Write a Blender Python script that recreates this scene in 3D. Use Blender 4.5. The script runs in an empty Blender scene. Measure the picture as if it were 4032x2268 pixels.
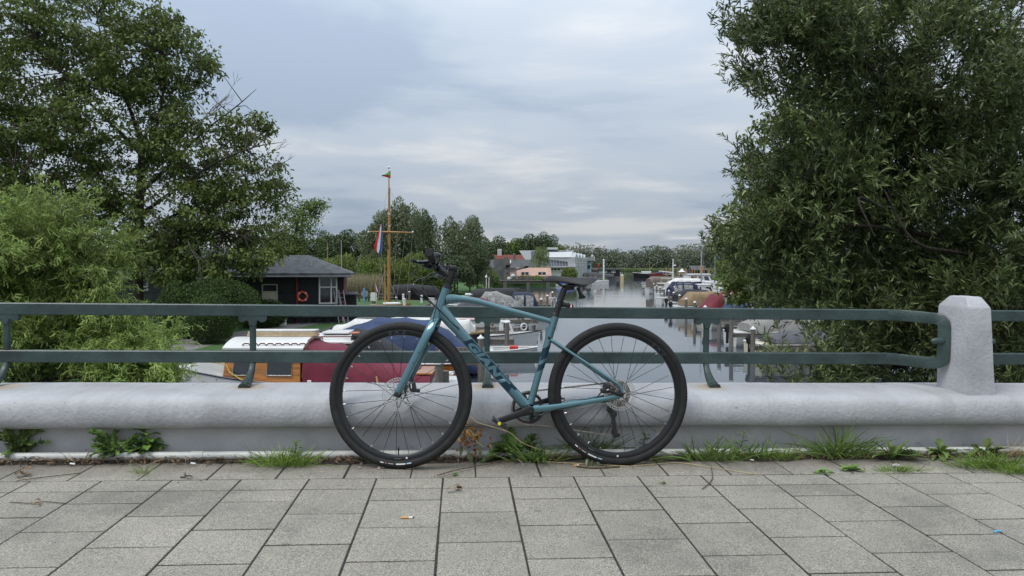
import bpy, math, random
import numpy as np
from mathutils import Matrix, Vector, Euler

random.seed(7)
rng = np.random.default_rng(7)
scene = bpy.context.scene
COL = scene.collection
PI = math.pi

# ------------------------------------------------------------------ camera, sky, sun, exposure
ZC = 4.3                                   # lens height above the water
F = 2830.0                                 # focal length in photo pixels (4032 wide)
PITCH = math.atan(88 / F)
cam_d = bpy.data.cameras.new('camera')
cam = bpy.data.objects.new('camera', cam_d)
COL.objects.link(cam)
cam_d.sensor_width = 36.0
cam_d.lens = 36.0 * F / 4032.0
cam_d.clip_start = 0.05
cam_d.clip_end = 6000
cam.location = (0, 0, ZC)
cam.rotation_euler = (PI / 2 - PITCH, 0, 0)
scene.camera = cam

SUN_EL, SUN_AZ = math.radians(58), math.radians(232)   # azimuth clockwise from +Y: behind the camera, left
world = bpy.data.worlds.new('World')
scene.world = world
world.use_nodes = True


def build_world():
    nt = world.node_tree
    N, L = nt.nodes, nt.links
    N.clear()
    out = N.new('ShaderNodeOutputWorld')
    bg = N.new('ShaderNodeBackground')
    bg.inputs['Strength'].default_value = 0.088
    L.new(bg.outputs[0], out.inputs[0])
    sky = N.new('ShaderNodeTexSky')
    sky.sky_type = 'NISHITA'
    sky.sun_disc = False
    sky.sun_elevation = SUN_EL
    sky.sun_rotation = SUN_AZ
    tc = N.new('ShaderNodeTexCoord')
    sep = N.new('ShaderNodeSeparateXYZ')
    L.new(tc.outputs['Generated'], sep.inputs[0])

    def math_(op, a, b=None, c=None):
        m = N.new('ShaderNodeMath')
        m.operation = op
        for i, v in enumerate((a, b, c)):
            if v is None:
                continue
            if isinstance(v, (int, float)):
                m.inputs[i].default_value = v
            else:
                L.new(v, m.inputs[i])
        return m.outputs[0]
    zc = math_('MAXIMUM', sep.outputs['Z'], 0.0)
    den = math_('ADD', zc, 0.13)
    px = math_('DIVIDE', sep.outputs['X'], den)
    py = math_('DIVIDE', sep.outputs['Y'], den)
    comb = N.new('ShaderNodeCombineXYZ')
    L.new(px, comb.inputs[0]); L.new(py, comb.inputs[1])

    def noise(scale, detail, rough, loc, dist=0.0, sc=(1, 1, 1)):
        mp = N.new('ShaderNodeMapping')
        mp.inputs['Location'].default_value = loc
        mp.inputs['Scale'].default_value = sc
        L.new(comb.outputs[0], mp.inputs[0])
        n = N.new('ShaderNodeTexNoise')
        n.inputs['Scale'].default_value = scale
        n.inputs['Detail'].default_value = detail
        n.inputs['Roughness'].default_value = rough
        n.inputs['Distortion'].default_value = dist
        L.new(mp.outputs[0], n.inputs['Vector'])
        return n.outputs['Fac']
    big = noise(0.42, 4.0, 0.5, (3.1, 1.4, 0.0), 0.4)
    mid = noise(1.1, 7.0, 0.56, (0.3, 5.2, 0.0), 0.3, (0.75, 1, 1))
    puff = noise(1.9, 8.0, 0.55, (7.3, 2.2, 0.0), 0.2, (0.6, 1, 1))

    def ramp(fac, stops, interp='EASE'):
        r = N.new('ShaderNodeValToRGB')
        r.color_ramp.interpolation = interp
        el = r.color_ramp.elements
        el[0].position, el[0].color = stops[0][0], (*stops[0][1], 1)
        el[1].position, el[1].color = stops[1][0], (*stops[1][1], 1)
        for p, c in stops[2:]:
            e = el.new(p); e.color = (*c, 1)
        L.new(fac, r.inputs[0])
        return r.outputs[0]
    m1 = math_('ADD', math_('MULTIPLY', big, 0.5), math_('MULTIPLY', mid, 0.5))
    tone = ramp(m1, [(0.39, (0.50, 0.61, 0.775)), (0.62, (0.97, 1.0, 1.03)), (0.5, (0.68, 0.775, 0.895))])
    # CIE overcast sky: brightness climbs from the horizon to the zenith
    lum = math_('ADD', math_('MULTIPLY', zc, 13.8), 5.25)
    mul = N.new('ShaderNodeVectorMath'); mul.operation = 'SCALE'
    L.new(tone, mul.inputs[0]); L.new(lum, mul.inputs['Scale'])
    # bright puffs where thinner cloud lets the light through
    pf = ramp(puff, [(0.60, (0, 0, 0)), (0.72, (1, 1, 1))])
    low = math_('SUBTRACT', 1.0, math_('MULTIPLY', zc, 4.5))
    low = math_('MAXIMUM', low, 0.0)
    pfm = math_('MULTIPLY', pf, math_('MULTIPLY', low, 0.38))
    mix = N.new('ShaderNodeMix'); mix.data_type = 'RGBA'
    L.new(pfm, mix.inputs[0])
    L.new(mul.outputs[0], mix.inputs[6])
    mix.inputs[7].default_value = (9.4, 9.4, 9.4, 1)
    # a little of the clear sky behind shows through
    mix2 = N.new('ShaderNodeMix'); mix2.data_type = 'RGBA'
    mix2.inputs[0].default_value = 0.05
    L.new(mix.outputs[2], mix2.inputs[6])
    L.new(sky.outputs[0], mix2.inputs[7])
    L.new(mix2.outputs[2], bg.inputs['Color'])


build_world()
sun_d = bpy.data.lights.new('sun', 'SUN')
sun_d.energy = 1.5
sun_d.angle = math.radians(22)
sun_d.color = (1.0, 0.95, 0.87)
sun = bpy.data.objects.new('sun', sun_d)
COL.objects.link(sun)
sd = Vector((math.sin(SUN_AZ) * math.cos(SUN_EL), math.cos(SUN_AZ) * math.cos(SUN_EL), math.sin(SUN_EL)))
sun.rotation_euler = sd.to_track_quat('Z', 'Y').to_euler()
sun.location = (0, -5, 30)
vs = scene.view_settings
vs.view_transform = 'Standard'
vs.look = 'None'
vs.exposure = 0.25
vs.gamma = 1.0
vs.use_curve_mapping = False
scene.cycles.max_bounces = 8
scene.cycles.transparent_max_bounces = 8
scene.cycles.diffuse_bounces = 3
scene.cycles.caustics_reflective = False
scene.cycles.caustics_refractive = False


# ------------------------------------------------------------------ helpers: pixels of the photo -> points of the place
def ray(px, py):
    x = (px - 2016) / F
    up = (1134 - py) / F
    return Vector((x, math.cos(PITCH) + up * math.sin(PITCH), -math.sin(PITCH) + up * math.cos(PITCH)))


def W(px, py, Y):
    d = ray(px, py)
    return Vector((0, 0, ZC)) + d * (Y / d.y)


def G(px, py, z=0.0):
    d = ray(px, py)
    return Vector((0, 0, ZC)) + d * ((z - ZC) / d.z)


# ------------------------------------------------------------------ helpers: materials
MATS = {}


def mat(name, col, rough=0.6, metal=0.0, var=0.12, vscale=6.0, bump=0.0, bscale=40.0, bdist=0.004, spec=0.5,
        col2=None, coat=0.0, transl=0.0, island=0.0, objrand=0.0, alpha=1.0, detail=5.0, stretch=(1, 1, 1), contrast=(0.35, 0.65), trans=0.0, ior=1.45):
    m = bpy.data.materials.new(name)
    m.use_nodes = True
    nt = m.node_tree
    N, L = nt.nodes, nt.links
    b = N['Principled BSDF']
    b.inputs['Roughness'].default_value = rough
    b.inputs['Metallic'].default_value = metal
    b.inputs['Specular IOR Level'].default_value = spec
    b.inputs['Coat Weight'].default_value = coat
    b.inputs['Coat Roughness'].default_value = 0.12
    b.inputs['IOR'].default_value = ior
    if trans:
        b.inputs['Transmission Weight'].default_value = trans
    tc = N.new('ShaderNodeTexCoord')
    mp = N.new('ShaderNodeMapping')
    mp.inputs['Scale'].default_value = stretch
    L.new(tc.outputs['Object'], mp.inputs[0])
    n = N.new('ShaderNodeTexNoise')
    n.inputs['Scale'].default_value = vscale
    n.inputs['Detail'].default_value = detail
    n.inputs['Roughness'].default_value = 0.62
    L.new(mp.outputs[0], n.inputs['Vector'])
    mr = N.new('ShaderNodeMapRange')
    mr.inputs[1].default_value, mr.inputs[2].default_value = contrast
    L.new(n.outputs['Fac'], mr.inputs[0])
    mx = N.new('ShaderNodeMix'); mx.data_type = 'RGBA'
    c2 = col2 if col2 else tuple(c * (1 - 2 * var) for c in col)
    c1 = col if col2 else tuple(min(1, c * (1 + var)) for c in col)
    mx.inputs[6].default_value = (*c1, 1)
    mx.inputs[7].default_value = (*c2, 1)
    L.new(mr.outputs[0], mx.inputs[0])
    colout = mx.outputs[2]
    for amount, kind in ((island, 'g'), (objrand, 'o')):
        if amount:
            if kind == 'g':
                g = N.new('ShaderNodeNewGeometry'); rnd = g.outputs['Random Per Island']
            else:
                g = N.new('ShaderNodeObjectInfo'); rnd = g.outputs['Random']
            hs = N.new('ShaderNodeHueSaturation')
            r2 = N.new('ShaderNodeMapRange')
            r2.inputs[3].default_value, r2.inputs[4].default_value = 1 - amount, 1 + amount
            L.new(rnd, r2.inputs[0])
            L.new(r2.outputs[0], hs.inputs['Value'])
            if kind == 'g':
                wn = N.new('ShaderNodeTexWhiteNoise'); wn.noise_dimensions = '1D'
                L.new(rnd, wn.inputs['W'])
                r3 = N.new('ShaderNodeMapRange')
                r3.inputs[3].default_value, r3.inputs[4].default_value = 0.5 - 0.02 * amount, 0.5 + 0.035 * amount
                L.new(wn.outputs['Value'], r3.inputs[0])
                L.new(r3.outputs[0], hs.inputs['Hue'])
            L.new(colout, hs.inputs['Color'])
            colout = hs.outputs[0]
    L.new(colout, b.inputs['Base Color'])
    if bump:
        n2 = N.new('ShaderNodeTexNoise')
        n2.inputs['Scale'].default_value = bscale
        n2.inputs['Detail'].default_value = 6
        n2.inputs['Roughness'].default_value = 0.6
        L.new(mp.outputs[0], n2.inputs['Vector'])
        bp = N.new('ShaderNodeBump')
        bp.inputs['Strength'].default_value = bump
        bp.inputs['Distance'].default_value = bdist
        L.new(n2.outputs['Fac'], bp.inputs['Height'])
        L.new(bp.outputs[0], b.inputs['Normal'])
    if transl:
        out = N['Material Output']
        tr = N.new('ShaderNodeBsdfTranslucent')
        L.new(colout, tr.inputs['Color'])
        ms = N.new('ShaderNodeMixShader')
        ms.inputs[0].default_value = transl
        L.new(b.outputs[0], ms.inputs[1]); L.new(tr.outputs[0], ms.inputs[2])
        L.new(ms.outputs[0], out.inputs['Surface'])
    MATS[name] = m
    return m


# ------------------------------------------------------------------ helpers: meshes
class MB:
    def __init__(s):
        s.v, s.f, s.M = [], [], None

    def add(s, vs_, fs_):
        o = len(s.v)
        if s.M is not None:
            s.v.extend([tuple(s.M @ Vector(p)) for p in vs_])
        else:
            s.v.extend([tuple(p) for p in vs_])
        s.f.extend([tuple(o + i for i in f) for f in fs_])
        return s

    def box(s, c, d, R=None, ch=0.0):
        hx, hy, hz = d[0] / 2, d[1] / 2, d[2] / 2
        if ch <= 0:
            p = [(x, y, z) for x in (-hx, hx) for y in (-hy, hy) for z in (-hz, hz)]
            f = [(0, 1, 3, 2), (4, 6, 7, 5), (0, 4, 5, 1), (2, 3, 7, 6), (0, 2, 6, 4), (1, 5, 7, 3)]
        else:
            ch = min(ch, hx * .9, hy * .9, hz * .9)
            p, idx = [], {}
            for i in (-1, 1):
                for j in (-1, 1):
                    for k in (-1, 1):
                        for a in range(3):
                            q = [i * hx, j * hy, k * hz]
                            for t in range(3):
                                if t != a:
                                    q[t] -= (i, j, k)[t] * ch
                            idx[i, j, k, a] = len(p); p.append(tuple(q))
            f = []
            for sg in (-1, 1):
                f.append([idx[sg, j, k, 0] for j, k in ((-1, -1), (1, -1), (1, 1), (-1, 1))])
                f.append([idx[i, sg, k, 1] for i, k in ((-1, -1), (1, -1), (1, 1), (-1, 1))])
                f.append([idx[i, j, sg, 2] for i, j in ((-1, -1), (1, -1), (1, 1), (-1, 1))])
            for i in (-1, 1):
                for j in (-1, 1):
                    f.append([idx[i, j, -1, 0], idx[i, j, 1, 0], idx[i, j, 1, 1], idx[i, j, -1, 1]])
                    f.append([idx[i, -1, j, 0], idx[i, 1, j, 0], idx[i, 1, j, 2], idx[i, -1, j, 2]])
                    f.append([idx[-1, i, j, 1], idx[1, i, j, 1], idx[1, i, j, 2], idx[-1, i, j, 2]])
            for i in (-1, 1):
                for j in (-1, 1):
                    for k in (-1, 1):
                        f.append([idx[i, j, k, a] for a in range(3)])
        c = Vector(c)
        p = [c + (R @ Vector(q) if R is not None else Vector(q)) for q in p]
        return s.add(p, f)

    def loft(s, rings, closed=True, caps=True):
        n = len(rings[0])
        vs_ = [q for r in rings for q in r]
        f = []
        for i in range(len(rings) - 1):
            for j in range(n if closed else n - 1):
                k = (j + 1) % n
                f.append((i * n + j, i * n + k, (i + 1) * n + k, (i + 1) * n + j))
        if caps and closed:
            f.append(tuple(range(n - 1, -1, -1)))
            f.append(tuple((len(rings) - 1) * n + j for j in range(n)))
        return s.add(vs_, f)

    def sweep(s, path, sec, n=12, up=(0, 0, 1), caps=True, power=2.0, closed=False):
        """sec: (rx, rz) or list; rx along the side, rz along 'up'; superellipse power"""
        path = [Vector(p) for p in path]
        m = len(path)
        if not isinstance(sec, list):
            sec = [sec] * m
        sec = [(q, q) if isinstance(q, (int, float)) else q for q in sec]
        rings = []
        up = Vector(up)
        for i in range(m):
            a = path[i - 1] if (i > 0 or closed) else path[i]
            b = path[(i + 1) % m] if (i < m - 1 or closed) else path[i]
            t = (b - a).normalized()
            side = t.cross(up)
            if side.length < 1e-4:
                side = t.cross(Vector((0.31, 0.9, 0.2)))
            side.normalize()
            u2 = side.cross(t).normalized()
            r = []
            for j in range(n):
                an = 2 * PI * (j + 0.5) / n
                ca, sa = math.cos(an), math.sin(an)
                ca = math.copysign(abs(ca) ** (2 / power), ca)
                sa = math.copysign(abs(sa) ** (2 / power), sa)
                r.append(path[i] + side * (ca * sec[i][0]) + u2 * (sa * sec[i][1]))
            rings.append(r)
        if closed:
            rings.append(rings[0])
        return s.loft(rings, True, caps and not closed)

    def lathe(s, prof, n=24, M=None, closed=False):
        """prof: list of (r, h); spun about z"""
        k = len(prof)
        vs_, f = [], []
        for i in range(n):
            a = 2 * PI * i / n
            for r, h in prof:
                p = Vector((r * math.cos(a), r * math.sin(a), h))
                vs_.append(M @ p if M is not None else p)
        kk = k if closed else k - 1
        for i in range(n):
            j = (i + 1) % n
            for q in range(kk):
                w = (q + 1) % k
                f.append((i * k + q, j * k + q, j * k + w, i * k + w))
        return s.add(vs_, f)

    def prism(s, poly, y0, y1, plane='xz'):
        """polygon extruded; plane 'xz' -> along y, 'xy' -> along z, 'yz' -> along x"""
        n = len(poly)
        def P(a, b, c):
            return {'xz': (a, c, b), 'xy': (a, b, c), 'yz': (c, a, b)}[plane]
        vs_ = [P(a, b, y0) for a, b in poly] + [P(a, b, y1) for a, b in poly]
        f = [tuple(range(n)), tuple(range(2 * n - 1, n - 1, -1))]
        for i in range(n):
            j = (i + 1) % n
            f.append((i, i + n, j + n, j))
        return s.add(vs_, f)

    def sphere(s, c, r, n=12, m=8):
        r = (r, r, r) if isinstance(r, (int, float)) else r
        prof = [(math.sin(PI * i / m), -math.cos(PI * i / m)) for i in range(m + 1)]
        return s.lathe(prof, n, Matrix.Translation(c) @ Matrix.Diagonal((r[0], r[1], r[2], 1)))

    def mesh(s, name, m=None, smooth=35):
        me = bpy.data.meshes.new(name)
        me.from_pydata(s.v, [], s.f)
        if m is not None:
            me.materials.append(m)
        if smooth:
            me.polygons.foreach_set('use_smooth', [True] * len(me.polygons))
            me.set_sharp_from_angle(angle=math.radians(smooth))
        fix_normals(me)
        return me

    def obj(s, name, m=None, parent=None, smooth=35, **tags):
        return link(name, s.mesh(name, m, smooth), parent, **tags)


def fix_normals(me):
    import bmesh
    bm = bmesh.new(); bm.from_mesh(me)
    bmesh.ops.recalc_face_normals(bm, faces=bm.faces)
    bm.to_mesh(me); bm.free()


def link(name, me, parent=None, M=None, label=None, cat=None, group=None, kind=None):
    o = bpy.data.objects.new(name, me)
    COL.objects.link(o)
    if parent is not None:
        o.parent = parent
    if M is not None:
        o.matrix_local = M
    tag(o, label, cat, group, kind)
    return o


def tag(o, label=None, cat=None, group=None, kind=None):
    if label: o['label'] = label
    if cat: o['category'] = cat
    if group: o['group'] = group
    if kind: o['kind'] = kind
    return o


def thing(name, label, cat, M=None, group=None):
    o = bpy.data.objects.new(name, None)
    o.empty_display_size = 0.2
    COL.objects.link(o)
    if M is not None:
        o.matrix_world = M
    return tag(o, label, cat, group)


KIDS = {}


def copy_tree(o, parent=None, M=None, label=None):
    c = o.copy()
    COL.objects.link(c)
    c.parent = parent
    if parent is None and M is not None:
        c.matrix_world = M
    if label: c['label'] = label
    for ch in [q for q in COL.objects if q.parent is o]:
        copy_tree(ch, c)
    return c


def T_(x, y, z=0.0, rz=0.0):
    return Matrix.Translation((x, y, z)) @ Matrix.Rotation(rz, 4, 'Z')


def smooth_path(pts, n=6):
    """Catmull-Rom through the points"""
    p = [Vector(q) for q in pts]
    p = [p[0] * 2 - p[1]] + p + [p[-1] * 2 - p[-2]]
    out = []
    for i in range(1, len(p) - 2):
        for k in range(n):
            t = k / n
            a, b, c, d = p[i - 1], p[i], p[i + 1], p[i + 2]
            out.append(0.5 * ((2 * b) + (c - a) * t + (2 * a - 5 * b + 4 * c - d) * t * t + (3 * b - a - 3 * c + d) * t ** 3))
    out.append(p[-2])
    return out


def text_mesh(txt, size, extrude=0.0, shear=0.0, offset=0.0, spacing=1.0):
    cu = bpy.data.curves.new('text', 'FONT')
    cu.body = txt
    cu.size = size
    cu.extrude = extrude
    cu.shear = shear
    cu.offset = offset
    cu.space_character = spacing
    cu.resolution_u = 3
    o = bpy.data.objects.new('text', cu)
    COL.objects.link(o)
    dg = bpy.context.evaluated_depsgraph_get()
    me = bpy.data.meshes.new_from_object(o.evaluated_get(dg))
    bpy.data.objects.remove(o)
    bpy.data.curves.remove(cu)
    return me


# ------------------------------------------------------------------ leaves
LEAF = {
    # stations along the leaf: (t, half width, lift)
    'lance': [(0, .06, 0), (.3, .5, .03), (.68, .38, .0), (1, .02, -.12)],
    'oval': [(0, .08, 0), (.4, .5, .05), (1, .05, -.08)],
    'lobed': [(0, .06, 0), (.25, .5, .03), (.42, .22, .03), (.65, .5, .0), (1, .04, -.1)],
    'curl': [(0, .1, 0), (.22, .45, .16), (.48, .5, .02), (.74, .4, -.16), (1, .05, .05)],
    'blade': [(0, .5, 0), (.35, .45, .05), (.7, .3, .0), (1, .02, -.2)],
    'quad': [(0, .18, 0), (.5, .5, .05), (1, .1, 0)],
}


def leaf_mesh(name, pos, dirv, nrm, length, width, kind, m, fold=0.18, curl_amp=1.0):
    """pos, dirv, nrm: (n,3); length, width: (n,) -> one mesh with n little strips"""
    st = LEAF[kind]
    k = len(st)
    n = len(pos)
    d = dirv / (np.linalg.norm(dirv, axis=1, keepdims=True) + 1e-9)
    s = np.cross(d, nrm)
    s /= (np.linalg.norm(s, axis=1, keepdims=True) + 1e-9)
    u = np.cross(s, d)
    L_ = length[:, None]
    Wd = width[:, None]
    V = np.zeros((n, k, 2, 3))
    sgn = rng.choice([-1, 1], n)[:, None] if kind == 'curl' else 1.0
    for i, (t, hw, lift) in enumerate(st):
        base = pos + d * (t * L_) + u * (lift * L_ * curl_amp)
        if kind == 'curl':
            base = base + s * (np.sin(t * 5.5) * 0.13 * L_ * sgn)
        V[:, i, 0] = base - s * (hw * Wd) + u * (fold * hw * Wd)
        V[:, i, 1] = base + s * (hw * Wd) - u * (fold * hw * Wd * 0.3)
    V = V.reshape(-1, 3)
    per = 2 * k
    q = np.array([[2 * i, 2 * i + 1, 2 * i + 3, 2 * i + 2] for i in range(k - 1)])
    faces = (np.arange(n)[:, None, None] * per + q[None]).reshape(-1, 4)
    return np_mesh(name, V, faces, m)


def np_mesh(name, V, faces, m):
    me = bpy.data.meshes.new(name)
    me.vertices.add(len(V))
    me.vertices.foreach_set('co', V.astype(np.float32).ravel())
    nf = len(faces)
    w = faces.shape[1]
    me.loops.add(nf * w)
    me.loops.foreach_set('vertex_index', faces.astype(np.int32).ravel())
    me.polygons.add(nf)
    me.polygons.foreach_set('loop_start', np.arange(0, nf * w, w, dtype=np.int32))
    me.polygons.foreach_set('loop_total', np.full(nf, w, dtype=np.int32))
    me.update(calc_edges=True)
    if m is not None:
        me.materials.append(m)
    me.polygons.foreach_set('use_smooth', np.ones(nf, dtype=bool))
    return me


def unit(a):
    return a / (np.linalg.norm(a, axis=-1, keepdims=True) + 1e-9)


def rand_dir(n):
    return unit(rng.normal(size=(n, 3)))


def blob_points(blobs, n, shell=0.5):
    """blobs: (cx,cy,cz,rx,ry,rz); points spread through the blobs, biased to the outside"""
    b = np.array(blobs, float)
    w = (b[:, 3] * b[:, 4] * b[:, 5]) ** (2 / 3)
    idx = rng.choice(len(b), n, p=w / w.sum())
    d = rand_dir(n)
    r = rng.random(n) ** shell
    r = 0.25 + 0.75 * r
    p = b[idx, :3] + d * r[:, None] * b[idx, 3:]
    return p, d, idx


def twig_leaves(base, tdir, tlen, per, leaf_len, leaf_w, droop=0.25, spread=0.9, side='alt'):
    """leaves along shoots; base (n,3), tdir (n,3), tlen (n,)"""
    n = len(base)
    t = (np.arange(per) + 0.6) / per
    t = np.repeat(t[None], n, 0) + rng.normal(0, .25 / per, (n, per))
    P = base[:, None] + tdir[:, None] * (t * tlen[:, None])[..., None]
    P[..., 2] -= droop * (t ** 2) * tlen[:, None]
    dd = np.repeat(unit(tdir)[:, None], per, 1).copy()
    dd[..., 2] -= 2 * droop * t
    rd = rand_dir(n * per).reshape(n, per, 3)
    # perpendicular offsets
    perp = np.cross(dd, rd)
    perp = unit(perp)
    ld = unit(unit(dd) + perp * spread)
    nr = unit(rand_dir(n * per).reshape(n, per, 3) * 0.75 + np.array([0, 0, .75]) + tdir[:, None] * np.array([.6, .6, 0]))
    ll = leaf_len * (0.7 + 0.5 * rng.random((n, per)))
    ww = leaf_w * (0.8 + 0.4 * rng.random((n, per)))
    return P.reshape(-1, 3), ld.reshape(-1, 3), nr.reshape(-1, 3), ll.ravel(), ww.ravel()
# ------------------------------------------------------------------ the bridge: its own slightly tilted frame
YAW, SX, SY = 0.07052, -0.011774, 0.011375
bu = Vector((math.cos(YAW), math.sin(YAW), SX)).normalized()
bv = Vector((-math.sin(YAW), math.cos(YAW), SY)).normalized()
bw = bu.cross(bv).normalized()
bv = bw.cross(bu)
MBR = Matrix(((bu.x, bv.x, bw.x, 0), (bu.y, bv.y, bw.y, 0), (bu.z, bv.z, bw.z, ZC - 1.01875), (0, 0, 0, 1)))


def B_(u, v, w=0.0, rz=0.0):
    return MBR @ Matrix.Translation((u, v, w)) @ Matrix.Rotation(rz, 4, 'Z')


def paving_material():
    m = bpy.data.materials.new('concrete_paving')
    m.use_nodes = True
    nt = m.node_tree; N, L = nt.nodes, nt.links
    b = N['Principled BSDF']
    b.inputs['Roughness'].default_value = 0.85
    g = N.new('ShaderNodeNewGeometry')
    oi = N.new('ShaderNodeObjectInfo')

    def noise(scale, detail, rough=0.6):
        n = N.new('ShaderNodeTexNoise')
        n.inputs['Scale'].default_value = scale
        n.inputs['Detail'].default_value = detail
        n.inputs['Roughness'].default_value = rough
        L.new(g.outputs['Position'], n.inputs['Vector'])
        return n

    def ramp(src, stops):
        r = N.new('ShaderNodeValToRGB')
        el = r.color_ramp.elements
        el[0].position, el[0].color = stops[0][0], (*stops[0][1], 1)
        el[1].position, el[1].color = stops[-1][0], (*stops[-1][1], 1)
        for p, c in stops[1:-1]:
            e = el.new(p); e.color = (*c, 1)
        L.new(src, r.inputs[0])
        return r.outputs[0]
    speck = noise(230, 3, 0.7)
    c1 = ramp(speck.outputs['Fac'], [(0.30, (.055, .053, .050)), (0.43, (.172, .163, .142)), (0.55, (.272, .256, .218)), (0.70, (.43, .40, .335))])
    vor = N.new('ShaderNodeTexVoronoi')
    vor.inputs['Scale'].default_value = 170
    L.new(g.outputs['Position'], vor.inputs['Vector'])
    hs = N.new('ShaderNodeHueSaturation')
    hs.inputs['Saturation'].default_value = 0.12
    L.new(vor.outputs['Color'], hs.inputs['Color'])
    mx = N.new('ShaderNodeMix'); mx.data_type = 'RGBA'; mx.blend_type = 'OVERLAY'
    mx.inputs[0].default_value = 0.35
    L.new(c1, mx.inputs[6]); L.new(hs.outputs[0], mx.inputs[7])
    stain = noise(2.3, 6)
    c2 = ramp(stain.outputs['Fac'], [(0.33, (.66, .655, .64)), (0.45, (.87, .86, .84)), (0.62, (1.0, .985, .94))])
    mu = N.new('ShaderNodeMix'); mu.data_type = 'RGBA'; mu.blend_type = 'MULTIPLY'
    mu.inputs[0].default_value = 1.0
    L.new(mx.outputs[2], mu.inputs[6]); L.new(c2, mu.inputs[7])
    h2 = N.new('ShaderNodeHueSaturation')
    r2 = N.new('ShaderNodeMapRange')
    r2.inputs[3].default_value, r2.inputs[4].default_value = 0.93, 1.07
    L.new(oi.outputs['Random'], r2.inputs[0])
    L.new(r2.outputs[0], h2.inputs['Value'])
    # brown dirt washed out of the litter strip onto the nearest tiles
    dt_ = N.new('ShaderNodeVectorMath'); dt_.operation = 'DOT_PRODUCT'
    L.new(g.outputs['Position'], dt_.inputs[0]); dt_.inputs[1].default_value = tuple(bv)
    off = N.new('ShaderNodeMath'); off.operation = 'SUBTRACT'
    L.new(dt_.outputs['Value'], off.inputs[0]); off.inputs[1].default_value = float(MBR.translation.dot(bv))
    wv = N.new('ShaderNodeMath'); wv.operation = 'MULTIPLY_ADD'
    L.new(noise(9, 6, .65).outputs['Fac'], wv.inputs[0]); wv.inputs[1].default_value = .55
    L.new(off.outputs[0], wv.inputs[2])
    rd_ = N.new('ShaderNodeMapRange'); rd_.inputs[1].default_value, rd_.inputs[2].default_value = 3.58, 3.92
    rd_.inputs[3].default_value, rd_.inputs[4].default_value = 0, .75
    L.new(wv.outputs[0], rd_.inputs[0])
    mb_ = N.new('ShaderNodeMix'); mb_.data_type = 'RGBA'
    L.new(rd_.outputs[0], mb_.inputs[0]); L.new(mu.outputs[2], mb_.inputs[6]); mb_.inputs[7].default_value = (.115, .095, .07, 1)
    # old gum and dark drips
    vs2 = N.new('ShaderNodeTexVoronoi'); vs2.inputs['Scale'].default_value = 3.1
    L.new(g.outputs['Position'], vs2.inputs['Vector'])
    rg = N.new('ShaderNodeMapRange'); rg.inputs[1].default_value, rg.inputs[2].default_value = .035, .06
    rg.inputs[3].default_value, rg.inputs[4].default_value = .45, 0
    L.new(vs2.outputs['Distance'], rg.inputs[0])
    mg = N.new('ShaderNodeMix'); mg.data_type = 'RGBA'
    L.new(rg.outputs[0], mg.inputs[0]); L.new(mb_.outputs[2], mg.inputs[6]); mg.inputs[7].default_value = (.09, .088, .083, 1)
    mu = mg
    L.new(mu.outputs[2], h2.inputs['Color'])
    L.new(h2.outputs[0], b.inputs['Base Color'])
    bp = N.new('ShaderNodeBump')
    bp.inputs['Strength'].default_value = 0.5
    bp.inputs['Distance'].default_value = 0.002
    L.new(speck.outputs['Fac'], bp.inputs['Height'])
    L.new(bp.outputs[0], b.inputs['Normal'])
    return m


M_PAVE = paving_material()
M_SAND = mat('joint_sand', (.036, .031, .024), 0.95, var=.42, vscale=90, bump=.6, bscale=200, bdist=.003)
M_SOIL = mat('soil', (.055, .042, .032), 0.95, var=.4, vscale=60, bump=1.0, bscale=120, bdist=.006)

U0, V0, TP = 0.5216, 3.3106, 0.304


def rounded_slab(lx, ly, h, ch=0.006):
    mb = MB()
    mb.box((0, 0, -h / 2), (lx, ly, h), None, ch)
    return mb.mesh('paving_tile', M_PAVE, 0)


pave = MB().box((0, 1.6, -0.036 - 0.2), (15, 4.2, 0.4)).obj('pavement', M_SAND, kind='structure')
pave.matrix_world = MBR @ Matrix.Translation((0, 0, 0.034))
PAVE_OFF = 0.034
full = rounded_slab(TP - 0.0080, TP - 0.0085, 0.05, 0.0016)
half = rounded_slab(TP - 0.0080, TP / 2 - 0.0085, 0.05, 0.0016)


def tile(me, u, v):
    o = bpy.data.objects.new('paving_tile', me)
    COL.objects.link(o)
    o.parent = pave
    o.matrix_local = Matrix.Translation((u, v, random.uniform(-.0006, .0008) - PAVE_OFF)) @ Euler(
        (random.uniform(-.002, .002), random.uniform(-.002, .002), random.uniform(-.004, .004))).to_matrix().to_4x4()


for k in range(-16, 14):
    uc = U0 + (k + .5) * TP
    lim = 7 if -13 <= k <= 10 else 3
    if k % 2:
        segs = [(0, .5), (.5, 1)] + [(i, i + 1) for i in range(1, lim)]
    else:
        segs = [(0, .5)] + [(i + .5, i + 1.5) for i in range(lim - 1)]
    for a, c in segs:
        tile(full if c - a > .7 else half, uc + random.uniform(-.001, .001), V0 - (a + c) / 2 * TP)
    tile(full, U0 + k * TP + random.uniform(-.002, .002), V0 + TP / 2)

# ---- parapet: recessed base, rounded coping
M_COPE = mat('painted_concrete', (.40, .40, .41), 0.6, var=.07, vscale=3.5, bump=.8, bscale=44, bdist=.007)
nt = M_COPE.node_tree
N_, L_n = nt.nodes, nt.links
pb = N_['Principled BSDF']
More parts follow.
